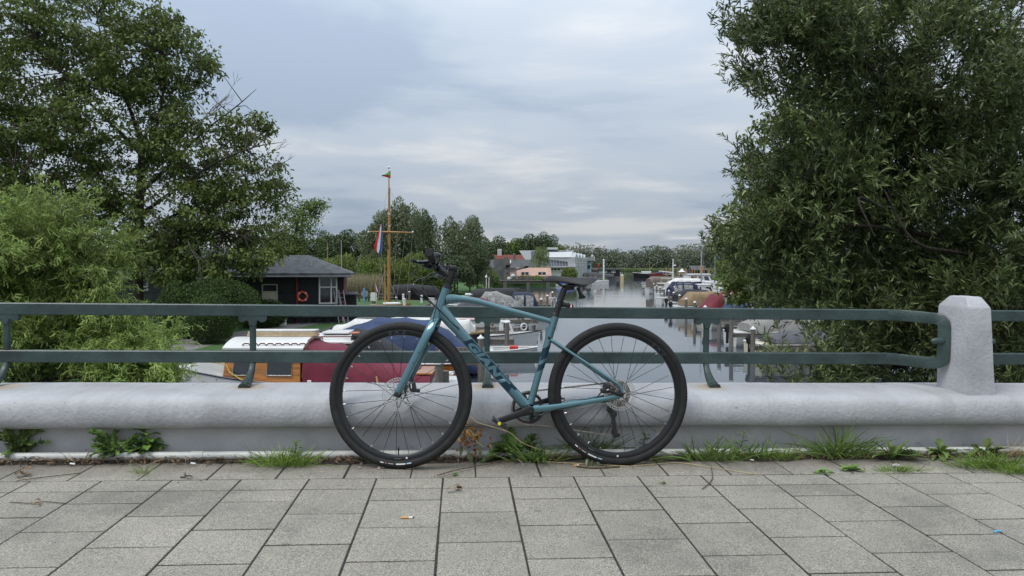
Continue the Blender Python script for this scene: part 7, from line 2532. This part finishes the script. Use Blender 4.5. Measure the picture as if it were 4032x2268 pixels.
GT = 'trees along the left shore'
FT = [  # px, top, width px, Y, kind, material, variant, label
    (1500, 838, 130, 112, 'willow', M_SAL, 0, 'grey green willow just left of the flag mast'),
    (1590, 796, 150, 114, 'willow', M_SAL, 1, 'tallest grey green willow right behind the flag mast'),
    (1640, 838, 90, 118, 'willow', M_SAL, 0, 'narrow grey willow right of the tallest one'),
    (1690, 845, 90, 108, 'willow', M_FAR, 1, 'slim pointed green tree left of the handlebar'),
    (1790, 868, 130, 104, 'willow', M_SAL, 1, 'tall grey willow above the bicycle handlebar'),
    (1850, 862, 110, 107, 'willow', M_SAL, 0, 'tall grey willow with forked top right of the handlebar'),
    (1880, 960, 100, 101, 'willow', M_FAR, 1, 'darker willow leaning over the water at the end of the left trees'),
    (1930, 1045, 90, 116, 'shrub', M_LIGHTL, 0, 'bright green bush at the water by the boathouse'),
    (1545, 985, 170, 96, 'shrub', M_SHRUB, 1, 'yellow green shrub behind the flag mast foot'),
    (1640, 960, 150, 97, 'shrub', M_SHRUB, 0, 'tall yellow green shrub right of the flag mast'),
    (1720, 1000, 150, 96, 'shrub', M_FAR if False else M_LIGHTL, 1, 'fresh green shrub below the handlebar'),
    (1800, 1000, 160, 97, 'round', M_FAR, 0, 'dark rounded tree above the grey boat tents'),
    (1300, 985, 160, 100, 'shrub', M_SHRUB, 0, 'yellowish shrub right of the clubhouse roof'),
    (1390, 970, 170, 98, 'shrub', M_SHRUB, 1, 'broad yellowish shrub between clubhouse and flag mast'),
    (1460, 1000, 120, 96, 'shrub', M_LIGHTL, 0, 'green shrub left of the flag mast'),
    (1280, 905, 150, 170, 'round', M_FAR, 0, 'dark wood tree far behind the clubhouse roof'),
    (1370, 900, 160, 175, 'round', M_FAR, 1, 'dark wood tree far behind, middle of three'),
    (1450, 908, 140, 172, 'round', M_FAR, 0, 'dark wood tree far behind, beside the grey willow'),
    (1180, 930, 180, 168, 'round', M_FAR, 1, 'dark wood tree behind the light green one'),
    (1900, 930, 140, 190, 'round', M_FAR, 1, 'dark tree behind the forked willow'),
    (1965, 925, 120, 235, 'round', M_FAR, 0, 'tall green tree left above the red roof'),
    (2030, 935, 110, 238, 'round', M_LIGHTL, 1, 'lighter tree above the red roof'),
    (2085, 918, 130, 240, 'round', M_FAR, 1, 'tallest tree behind the solar roof'),
    (2150, 922, 120, 242, 'willow', M_FAR, 1, 'tall tree behind the right half of the solar roof'),
    (2208, 962, 70, 236, 'round', M_LIGHTL, 0, 'small light tree at the right end of the tree group behind the roofs'),
    (2125, 970, 85, 176, 'weep', M_WEEP, 0, 'weeping willow between the slate roof and the solar roof'),
    (2242, 1052, 56, 158, 'ball', M_SHRUB, 0, 'round light green shrub in front of the white terrace'),
    (2298, 985, 26, 290, 'round', M_FAR, 1, 'lone small tree above the gabled row'),
    (2090, 1078, 90, 158, 'shrub', M_SHRUB, 1, 'low shrubbery along the veranda of the pier house'),
    (2140, 1085, 50, 157.5, 'shrub', M_LIGHTL, 0, 'small green bush at the right end of the veranda'),
    (2900, 985, 110, 92, 'willow', M_LIGHTL, 0, 'pale green willow on the right bank behind the bare masts'),
    (2960, 940, 150, 75, 'round', M_FAR, 1, 'dark tree on the right bank under the edge of the big willow'),
    (3080, 900, 200, 60, 'round', M_FAR, 0, 'dark bank tree showing between the willow branches'),
    (3010, 1080, 150, 52, 'shrub', M_LIGHTL, 1, 'green bank shrub behind the blue canvas boat'),
    (3250, 950, 260, 48, 'round', M_FAR, 1, 'large dark bank tree behind the middle of the big willow'),
    (3500, 900, 300, 44, 'round', M_FAR, 0, 'dark bank tree behind the right part of the big willow'),
    (3800, 850, 380, 40, 'round', M_FAR, 1, 'dark bank tree behind the concrete post'),
]
for (px, top, wd, Y, kind, m_, v, lab) in FT:
    nm = {'willow': 'willow_tree', 'weep': 'weeping_willow', 'shrub': 'shrub', 'ball': 'round_shrub', 'round': 'broadleaf_tree'}[kind]
    far_tree(nm, lab, px, top, wd, Y, kind, m_, v, LZ, GT if px < 2300 else 'trees on the right bank', 0.0 if kind in ('shrub', 'ball') else (.8 if Y < 130 else 1.5))

# ---- far woodland across the lake, one mass
def woodland():
    n_t = 240
    V = []
    xs = rng.uniform(5, 260, n_t)
    ys = 548 + rng.random(n_t) ** 1.2 * 60
    P, D, Nn, Ls = [], [], [], []
    for i in range(n_t):
        h = rng.uniform(14, 20.5) * (1 + .12 * math.sin(xs[i] * .05) + .08 * math.sin(xs[i] * .13))
        w = rng.uniform(9, 15)
        k = 420
        lob = rng.integers(0, 6, k)
        lc = rng.normal(size=(6, 3)) * np.array([w * .28, w * .28, h * .17]) + np.array([0, 0, h * .62])
        d = rand_dir(k)
        p = lc[lob] + d * np.array([w * .30, w * .3, h * .19])
        low = rng.random(k) < .25
        p[low] = rng.normal(size=(low.sum(), 3)) * np.array([w * .35, w * .35, h * .12]) + np.array([0, 0, h * .2])
        p[:, 2] = np.clip(p[:, 2], .2, h)
        P.append(p + np.array([xs[i], ys[i], .5]))
        D.append(unit(d + rng.normal(size=(k, 3)) * .5)); Nn.append(unit(d + np.array([0, 0, .5])))
        Ls.append(rng.uniform(.6, 1.35, k))
    P, D, Nn, Ls = np.concatenate(P), np.concatenate(D), np.concatenate(Nn), np.concatenate(Ls)
    return leaf_mesh('woodland', P, D, Nn, Ls, Ls * .75, 'quad', M_WOODLAND)


link('woodland', woodland(), kind='stuff')
# reed fringe of the far shore and the reed bed by the lawn
def reed_mesh(n, area, h, w, m_):
    x = rng.uniform(area[0], area[1], n); y = rng.uniform(area[2], area[3], n)
    P = np.stack([x, y, np.full(n, area[4])], 1)
    d = unit(np.stack([rng.normal(0, .14, n), rng.normal(0, .14, n), np.ones(n)], 1))
    nr = unit(np.stack([rng.normal(0, .5, n), -np.ones(n), rng.normal(0, .2, n)], 1))
    return leaf_mesh('reed_bed', P, d, nr, h * (.6 + .6 * rng.random(n)), np.full(n, w), 'blade', m_)


M_REED = leafmat('reed_stem', (.19, .165, .085), .3, .15)
M_REEDG = leafmat('green_reed', (.13, .16, .055), .3, .15)
link('reed_bed', reed_mesh(2200, (W(1310, 1100, 84).x, W(1480, 1100, 84).x, 82, 90, .5), 2.6, .05, M_REED), kind='stuff')
link('reed_fringe', reed_mesh(5000, (-40, 330, 524, 546, .3), 2.2, .8, M_REEDG), kind='stuff')
# ------------------------------------------------------------------ weeds, litter and small things on the pavement
MBRI = MBR.inverted()


def GB(px, py, w=0.0):
    o = MBRI @ Vector((0, 0, ZC)); d = MBRI.to_3x3() @ ray(px, py)
    return o + d * ((w - o.z) / d.z)


M_DRY = mat('dry_leaf', (.175, .11, .065), .8, var=.3, vscale=30, island=.5)
M_STRAW = mat('straw', (.48, .37, .20), .7, var=.15, vscale=20)
M_STICK = mat('brown_stick', (.12, .085, .05), .8, var=.25, vscale=30)
M_GRASS = leafmat('grass_blade', (.15, .23, .055), .4, .25, .45, .4, vscale=8)
M_GRASSB = leafmat('bright_grass', (.20, .30, .055), .35, .25, .45, .4, vscale=8)
M_WEED = leafmat('weed_leaf', (.135, .225, .055), .3, .22, .5, .35, vscale=12)
M_NETTLE = leafmat('nettle_leaf', (.19, .34, .07), .25, .25, .5, .35, vscale=12)
M_DOCK = leafmat('broad_weed_leaf', (.15, .22, .065), .35, .2, .5, .35, vscale=12)
M_DRYF = leafmat('dried_flower', (.33, .18, .07), .35, .15, .7, .2, vscale=20)
M_SPRIG = leafmat('wilted_leaf', (.16, .19, .10), .3, .15, .6, .3, vscale=20)

# soil strip with fallen leaves between paving and parapet
mb = MB()
rows = []
for i in range(281):
    u = -7 + i * .05
    e = .022 * math.sin(u * 3.1) + .014 * math.sin(u * 11) + random.uniform(-.012, .012)
    rows.append([(u, 3.560 - .0 + e, .001), (u, 3.60 + e * .6, .007 + random.uniform(0, .007)), (u, 3.635, .012 + random.uniform(0, .008)), (u, 3.74, .018 + random.uniform(0, .008))])
mb.loft(rows, False, False)
o = mb.obj('soil_strip', M_SOIL, None, 60, kind='structure'); o.matrix_world = MBR


def scatter(name, n, umin, umax, vc, vs, ll, lw, m, kind='oval', w0=.010, flat=.35):
    P = np.stack([rng.uniform(umin, umax, n), vc + rng.normal(0, vs, n), w0 + rng.random(n) * .018], 1)
    a = rng.uniform(0, 2 * PI, n)
    d = np.stack([np.cos(a), np.sin(a) * .6, rng.normal(0, .25, n)], 1)
    nr = unit(np.stack([rng.normal(0, flat, n), rng.normal(0, flat, n), np.ones(n)], 1))
    o = link(name, leaf_mesh(name, P, unit(d), nr, ll * (.4 + rng.random(n)), lw * (.6 + .8 * rng.random(n)), kind, m, .3, 1.5), kind='stuff')
    o.matrix_world = MBR
    return o


scatter('leaf_litter', 3000, -5, 5, 3.592, .026, .027, .009, M_DRY, 'lance')
scatter('stem_litter', 1700, -5, 5, 3.590, .030, .07, .0035, M_STICK, 'blade')
scatter('straw_litter', 420, -5, 5, 3.60, .022, .075, .003, M_STRAW, 'blade')
scatter('crumb_litter', 260, -3.5, 3.5, 3.44, .09, .010, .006, M_DRY, w0=.001)


def plant(name, label, px, py, cat='weed', group=None):
    p = GB(px, py)
    return thing(name, label, cat, MBR @ Matrix.Translation(p), group)


SC = 3.6 / F


def grass(label, px, py, wpx, hpx, n, m=None, bw=.0045, spread=.6, group='grass tufts along the parapet', name='grass_tuft', vspread=.03):
    t = plant(name, label, px, py, 'grass', group)
    W_, H = wpx * SC, hpx * SC
    x = rng.normal(0, W_ * .2, n)
    P = np.stack([x, rng.normal(0, vspread * .5, n), np.zeros(n)], 1)
    d = unit(np.stack([x / (W_ * .3 + 1e-6) * spread * .6 + rng.normal(0, .38 * spread, n), rng.normal(-.15, .35 * spread, n), np.ones(n)], 1))
    # arching blades: strips of four pieces
    k = 5
    L_ = H * (.45 + .75 * rng.random(n))
    tt_ = np.linspace(0, 1, k)
    S = P[:, None] + d[:, None] * (tt_[None, :, None] * L_[:, None, None])
    hd = d.copy(); hd[:, 2] = 0; hd = unit(hd + 1e-6)
    bend = (rng.random(n) * .8)[:, None] * (tt_ ** 2)[None]
    S += hd[:, None] * (bend * L_[:, None])[..., None]
    S[..., 2] -= bend * L_[:, None] * .75
    S[..., 2] = np.maximum(S[..., 2], .004)
    sd = unit(np.cross(d, np.array([0, -1.0, .25])) + rng.normal(0, .35, (n, 3)))
    hw = bw * .5 * np.array([.8, 1, .9, .6, .05])
    V = np.stack([S - sd[:, None] * hw[None, :, None], S + sd[:, None] * hw[None, :, None]], 2).reshape(-1, 3)
    q = np.array([[2 * i, 2 * i + 1, 2 * i + 3, 2 * i + 2] for i in range(k - 1)])
    Fc = (np.arange(n)[:, None, None] * (2 * k) + q[None]).reshape(-1, 4)
    link('blade', np_mesh('blade', V, Fc, m or M_GRASS), t, kind='stuff')
    return t


def lobed_leaf(mb, base, d, L, Wd, lobes=5, droop=.4, tip=1.0):
    """one long leaf with toothed outline, bent along its length"""
    d = Vector(d).normalized()
    up = Vector((0, 0, 1))
    s = d.cross(up).normalized()
    n = lobes * 2 + 1
    row = []
    for i in range(n + 1):
        t = i / n
        env = math.sin(PI * min(1, t * .93 + .07)) ** .7 * (.35 + .65 * t) * 1.25
        k = (.45 if i % 2 else 1.0) if lobes > 2 else 1.0
        hw = Wd / 2 * env * k + .0012
        c = Vector(base) + d * (t * L) + up * (-droop * t * t * L)
        lift = up * (hw * .35)
        row.append((c - s * hw + lift, c, c + s * hw + lift))
    o = len(mb.v)
    for a, b, c in row: mb.v += [tuple(a), tuple(b), tuple(c)]
    for i in range(n):
        for j in (0, 1):
            mb.f.append((o + i * 3 + j, o + i * 3 + j + 1, o + (i + 1) * 3 + j + 1, o + (i + 1) * 3 + j))


def leafy(label, px, py, wpx, hpx, n, m, lobes=5, up=.8, lw=.35, name='leafy_weed', cat='weed', droop=.5, stem=False):
    t = plant(name, label, px, py, cat, 'weeds along the parapet')
    W_, H = wpx * SC, hpx * SC
    sm = MB()
    for i in range(n):
        a = random.uniform(0, 2 * PI)
        el = random.uniform(.35, 2.0) * up
        d = Vector((math.cos(a) * 1.0, math.sin(a) * .55 - .2, el)).normalized()
        L = (W_ * .62 if d.z < .5 else H * 1.15) * random.uniform(.6, 1.0)
        z0 = random.uniform(0, H * .5) if stem else random.uniform(0, .01)
        mb = MB()
        b = Vector((random.uniform(-.012, .012), random.uniform(-.012, .006), z0))
        if stem:
            sm.sweep([(0, 0, 0), b * .6, b + d * L * .3], [.0022, .0018, .001], 4)
            b = b + d * L * .25; L *= .75
        lobed_leaf(mb, b, d, L, L * lw * 1.3 * random.uniform(.8, 1.2), lobes, droop * random.uniform(.4, 1.3))
        for q in range(len(mb.v)):
            if mb.v[q][2] < .004: mb.v[q] = (mb.v[q][0], mb.v[q][1], .004 + random.random() * .003)
        mb.obj('leaf', m, t, 60)
    if stem: sm.obj('stem', M_GREENTWIG, t)
    return t


def bushy(label, px, py, wpx, hpx, n, m, ll, lw, name='leafy_weed'):
    t = plant(name, label, px, py, 'weed', 'weeds along the parapet')
    W_, H = wpx * SC, hpx * SC
    sm = MB()
    P, D, Nn = [], [], []
    ns = n // 13
    for i in range(ns):
        a = random.uniform(0, 2 * PI)
        e = Vector((math.cos(a) * W_ * .5 * random.uniform(.2, 1), math.sin(a) * .055 - .02, H * random.uniform(.25, 1.0)))
        mid = e * .5 + Vector((0, 0, H * .18))
        path = smooth_path([(0, 0, 0), mid, e], 4)
        sm.sweep(path, [.0018] * len(path), 4)
        for k in range(13):
            f = .3 + .7 * k / 12
            p = path[min(len(path) - 1, int(f * (len(path) - 1)))]
            P.append(tuple(p + Vector((random.uniform(-.006, .006), random.uniform(-.006, .006), random.uniform(-.004, .006)))))
            d = (e - mid).normalized() + Vector((random.uniform(-1, 1), random.uniform(-1, .6), random.uniform(-.3, .8)))
            D.append(tuple(d.normalized())); Nn.append((random.uniform(-.4, .4), random.uniform(-.9, -.2), 1))
    n = len(P)
    P = np.array(P); P[:, 2] = np.maximum(P[:, 2], .006)
    link('foliage', leaf_mesh('foliage', P, unit(np.array(D)), unit(np.array(Nn)), ll * rng.uniform(.6, 1.25, n), lw * rng.uniform(.7, 1.2, n), 'lobed', m, .3, 1.2), t)
    sm.obj('stem', M_GREENTWIG, t)
    return t


def nettle(label, px, py, hpx, n, m, lean=0.0, L0=.045):
    t = plant('nettle', label, px, py, 'weed', 'weeds along the parapet')
    H = hpx * SC
    MB().sweep([(0, 0, 0), (lean * .5, .0, H * .5), (lean, -.01, H)], [.003, .0025, .0015], 6).obj('stem', M_GREENTWIG, t)
    for i in range(n):
        f = .25 + .75 * i / (n - 1)
        for s in (-1, 1):
            a = (i % 2) * PI / 2 + (0 if s > 0 else PI) + random.uniform(-.4, .4) + .5
            mb = MB()
            L = L0 * (1.25 - .55 * f) * random.uniform(.85, 1.15)
            lobed_leaf(mb, (lean * f, -.01 * f, H * f), (math.cos(a), math.sin(a) * .8 - .15, .35 + .4 * f), L, L * .55, 7, .45)
            mb.obj('leaf', m, t, 60)
    return t


bushy('ragged green weed with a dried stem at the far left end of the parapet', 75, 1805, 200, 125, 230, M_DOCK, .045, .022)
bushy('feathery lobed weed left of the upright nettle', 455, 1815, 200, 130, 260, M_WEED, .036, .020, 'ragwort')
nettle('bright upright nettle at the left part of the parapet', 585, 1806, 150, 10, M_NETTLE, -.015, .092)
bushy('low creeping weed under the upright nettle', 565, 1805, 150, 80, 130, M_WEED, .034, .020, 'ragwort')
grass('tiny grass tuft in a paving joint under the nettle', 562, 1868, 50, 55, 40, M_GRASSB, .002, .5)
grass('spreading grass tuft left of the front wheel', 1125, 1838, 230, 105, 150, M_GRASSB, .005, 1.0)
nettle('young nettle behind the grass tuft left of the front wheel', 1160, 1815, 75, 5, M_WEED, .01, .05)
leafy('big dark toothed dandelion under the pedal', 2030, 1805, 260, 150, 34, M_WEED, 7, .9, .34, 'dandelion', 'weed', .45)
grass('long bladed grass just left of the rear wheel', 2110, 1820, 220, 120, 80, M_GRASS, .0055, .9)
grass('grass growing behind the spokes of the rear wheel', 2325, 1790, 210, 150, 90, M_GRASS, .005, .9)
nettle('small bright nettle behind the right spokes of the rear wheel', 2535, 1785, 75, 4, M_NETTLE, .0, .055)
grass('wide grass tuft right of the rear wheel', 2800, 1815, 330, 135, 110, M_GRASS, .0068, 1.15)
grass('smaller grass tuft with dry stems right of the wide one', 2975, 1808, 200, 115, 70, M_GRASS, .006, 1.0)
nettle('leafy weed between the two grass tufts', 2910, 1800, 100, 5, M_WEED, .02, .05)
grass('tall dense grass tuft below the coping', 3300, 1805, 250, 165, 190, M_GRASS, .0062, .85)
grass('grass fringe at the foot of the tall tuft', 3090, 1812, 110, 90, 70, M_GRASSB, .004, .8)
leafy('broad toothed hawkweed right of the tall grass', 3515, 1812, 260, 125, 34, M_DOCK, 7, .9, .17, 'hawkweed', 'weed', .5)
leafy('dock with long pale leaves below the concrete post', 3700, 1800, 200, 110, 26, M_DOCK, 2, 1.0, .17, 'dock_weed', 'weed', .6)
leafy('dock with drooping leaves at the right edge', 3870, 1795, 180, 110, 22, M_DOCK, 2, 1.0, .17, 'dock_weed', 'weed', .6)
grass('short bright grass carpet at the right edge', 3880, 1842, 300, 80, 420, M_GRASSB, .0032, .7, vspread=.05)
grass('low bright grass mat at the far right corner', 4010, 1862, 240, 55, 320, M_GRASSB, .003, .7, vspread=.05)
grass('thin mossy grass line in front of the hawkweed', 3540, 1858, 190, 40, 200, M_GRASSB, .0025, .8)
grass('dry wiry grass at the right edge', 3990, 1800, 160, 120, 70, M_STRAW, .002, .7)
leafy('flat rosette weed in the paving joint left of the other', 3245, 1862, 75, 30, 11, M_NETTLE, 4, .5, .5, 'rosette_weed')
leafy('flat rosette weed in the paving joint in front of the tall grass', 3345, 1852, 90, 45, 14, M_NETTLE, 5, .6, .45, 'rosette_weed')
leafy('tiny seedling in the joint right of the rear wheel', 2605, 1905, 34, 16, 6, M_WEED, 2, .5, .5, 'seedling')
leafy('tiny seedling in the paving joint behind the fallen twig', 1800, 1871, 30, 14, 6, M_WEED, 2, .5, .5, 'seedling')
# dried things
t = plant('dried_branch', 'dried branch with brown flower heads leaning on the pipe right of the front wheel', 1870, 1800, 'dry branch')
c0 = GB(1870, 1800)
def L3(px, py, v):
    o = MBRI @ Vector((0, 0, ZC)); d = MBRI.to_3x3() @ ray(px, py)
    return (o + d * ((v - o.y) / d.y)) - c0
MB().sweep(smooth_path([L3(1850, 1640, 3.58), L3(1885, 1665, 3.57), L3(2000, 1700, 3.56), L3(2060, 1745, 3.55), L3(2150, 1775, 3.55), L3(2270, 1795, 3.56)], 5), [.0026] * 10 + [.0018] * 16, 6).obj('stick', M_STRAW, t)
MB().sweep(smooth_path([L3(1850, 1690, 3.57), L3(1880, 1740, 3.55), L3(1905, 1760, 3.55)], 4), .0025, 5).obj('side_stick', M_STRAW, t)
n = 90
P = np.array([tuple(L3(px, py, 3.57)) for px, py in zip(rng.normal(1850, 32, n), rng.normal(1720, 26, n))])
P[:, 1] += rng.normal(0, .02, n)
link('flower_head', leaf_mesh('flower_head', P, rand_dir(n), rand_dir(n), np.full(n, .028), np.full(n, .020), 'oval', M_DRYF), t, kind='stuff')
P = np.array([tuple(L3(px, py, 3.55)) for px, py in ((1845, 1770), (1855, 1790), (1890, 1765), (1905, 1790), (1815, 1755))])
link('withered_leaf', leaf_mesh('withered_leaf', P, np.array([[0, -.1, -1.0]] * 5), np.array([[.3, -1, 0]] * 5), np.full(5, .055), np.full(5, .022), 'oval', M_SPRIG), t, kind='stuff')
def stick(label, pts, r, m=None, name='fallen_twig', lift=.006):
    P = [GB(px, py, lift) for px, py in pts]
    t = thing(name, label, 'twig', MBR @ Matrix.Translation(P[0]))
    MB().sweep([p - P[0] for p in smooth_path(P, 4)], r, 6).obj('stick', m or M_STICK, t)
    return t
stick('long thin twig lying from the front wheel towards the dandelion', [(1722, 1872), (1790, 1852), (1880, 1834), (1960, 1818), (2070, 1770)], .0028, None, lift=.012)
stick('pale reed straw lying left of the rear wheel', [(2130, 1817), (2290, 1826), (2480, 1836)], .0020, M_STRAW, 'reed_straw')
stick('pale reed straw lying right of the rear wheel', [(2485, 1834), (2600, 1826), (2680, 1822), (2800, 1840), (2985, 1868)], .0017, M_STRAW, 'reed_straw')
stick('brown twig under the tyre of the rear wheel', [(2270, 1836), (2340, 1842), (2440, 1836)], .0045)
st = stick('forked brown twig lying on the paving joint right of the rear wheel', [(2800, 1840), (2806, 1880), (2790, 1905), (2765, 1925)], .0022)
st = stick('curled twig hanging round the front tyre', [(1640, 1780), (1645, 1820), (1630, 1843), (1590, 1850)], .0022, lift=.012)
stick('thin twig lying on the tiles at the far left', [(40, 1977), (120, 1981), (180, 1975), (255, 1982)], .0020)
stick('brown twig beside the pipe left of the front wheel', [(1170, 1793), (1260, 1795), (1350, 1803), (1430, 1822)], .0045, lift=.012)
stick('thin twig lying across the front row of tiles at the left', [(65, 1893), (160, 1880), (250, 1870), (320, 1862)], .002)
# dry leaf pieces on the tiles
def dryleaf(label, px, py, L, Wd, m=M_DRY, n=3, name='dry_leaf', ang=None):
    t = plant(name, label, px, py, 'leaf')
    P = np.array([[random.uniform(-.012, .012), random.uniform(-.012, .012), .006 + .006 * i] for i in range(n)])
    D = unit(rng.normal(size=(n, 3)) * np.array([1, .8, .25]))
    Nn = unit(np.array([[0, 0, 1.0]] * n) + rng.normal(0, .5, (n, 3)))
    link('leaf_blade', leaf_mesh('leaf_blade', P, D, Nn, np.full(n, L), np.full(n, Wd), 'lobed', m, .5, 2.5), t)
    return t
dryleaf('crumpled brown leaf lying in front of the front wheel', 1790, 1935, .042, .022, n=4)
dryleaf('curled brown leaf on the joint of the tiles at the left', 735, 1885, .04, .02, n=3)
dryleaf('small brown leaf scraps under the thin twig at the far left', 150, 1990, .02, .012, n=4)
dryleaf('brown leaves caught at the left end of the tiles', 90, 1875, .035, .02, n=6)
dryleaf('pale withered leaf standing behind the spokes of the front wheel', 1640, 1790, .07, .03, M_SPRIG, 4)
dryleaf('withered brown leaves behind the left spokes of the front wheel', 1415, 1790, .07, .03, M_SPRIG, 6)
for k, (px, py) in enumerate(((1418, 1846), (1435, 1836), (1487, 1845), (1511, 1850))):
    dryleaf(f'pale triangular leaf scrap by the front tyre, {ordn[k]} from the left', px, py, .016, .016, mat('pale_scrap', (.33, .26, .22), .8) if k == 0 else MATS['pale_scrap'], 1, 'leaf_scrap')
t = plant('willow_sprig', 'wilted willow sprig lying on the tiles in front of the rear wheel', 2345, 1830, 'sprig')
n = 9
P = np.array([[random.uniform(-.045, .045), random.uniform(-.01, .01), .045] for _ in range(n)])
D = unit(np.stack([P[:, 0] * 8 + rng.normal(0, .2, n), np.full(n, -.7), np.full(n, -.9)], 1))
link('leaf', leaf_mesh('leaf', P, D, unit(np.array([[.0, -1, .6]] * n) + rng.normal(0, .4, (n, 3))), rng.uniform(.045, .065, n), np.full(n, .016), 'lance', M_SPRIG), t)
MB().sweep([(-.06, 0, .01), (-.02, .0, .045), (.04, .0, .04)], .002, 5).obj('stem', M_STICK, t)
# cigarette ends, blue scrap
def cig(label, px, py, a, L=.05):
    t = plant('cigarette_end', label, px, py, 'cigarette')
    d = Vector((math.cos(a), math.sin(a), 0))
    z = Vector((0, 0, .0045))
    MB().sweep([z, z + d * L * .60], .0042, 10).obj('filter', mat('cork_filter', (.62, .33, .10), .7) if 'cork_filter' not in MATS else MATS['cork_filter'], t)
    MB().sweep([z + d * L * .60, z + d * L * .88], .0041, 10).obj('paper', M_FWHT, t)
    MB().sweep([z + d * L * .88, z + d * L], [.004, .0012], 8).obj('ash_tip', M_BLK, t)
cig('smoked cigarette end with orange filter lying on the tiles below the front wheel', 1578, 2043, 0.02, .052)
cig('orange cigarette end against the edge by the rear wheel', 2258, 1836, .1, .03)
t = plant('blue_plastic_scrap', 'small bright blue plastic scrap on a tile at the right edge', 3930, 2098, 'scrap')
MB().sweep(smooth_path([(-.012, -.006, .004), (-.010, .004, .006), (.004, .003, .006), (.02, .006, .005)], 4), (.004, .0015), 6).obj('scrap_piece', mat('blue_plastic', (.06, .42, .62), .4), t)
for k, (px, py) in enumerate(((760, 1836), (285, 1838), (2960, 1822))):
    t = plant('white_chip', ('white paint chip in the litter right of the nettle', 'white paint chip in the litter at the left', 'white chip in the litter right of the rear wheel')[k], px, py, 'chip')
    MB().box((0, 0, .015), (.022, .010, .003), Euler((.3, .2, .2)).to_matrix(), .001).obj('chip', M_FWHT, t)
st_ = plant('flat_stone', 'pale flat stone beside the hawkweed', 3528, 1840, 'stone')
MB().sphere((0, 0, .008), (.022, .014, .010), 10, 6).obj('stone', mat('pale_stone', (.42, .42, .41), .8), st_)
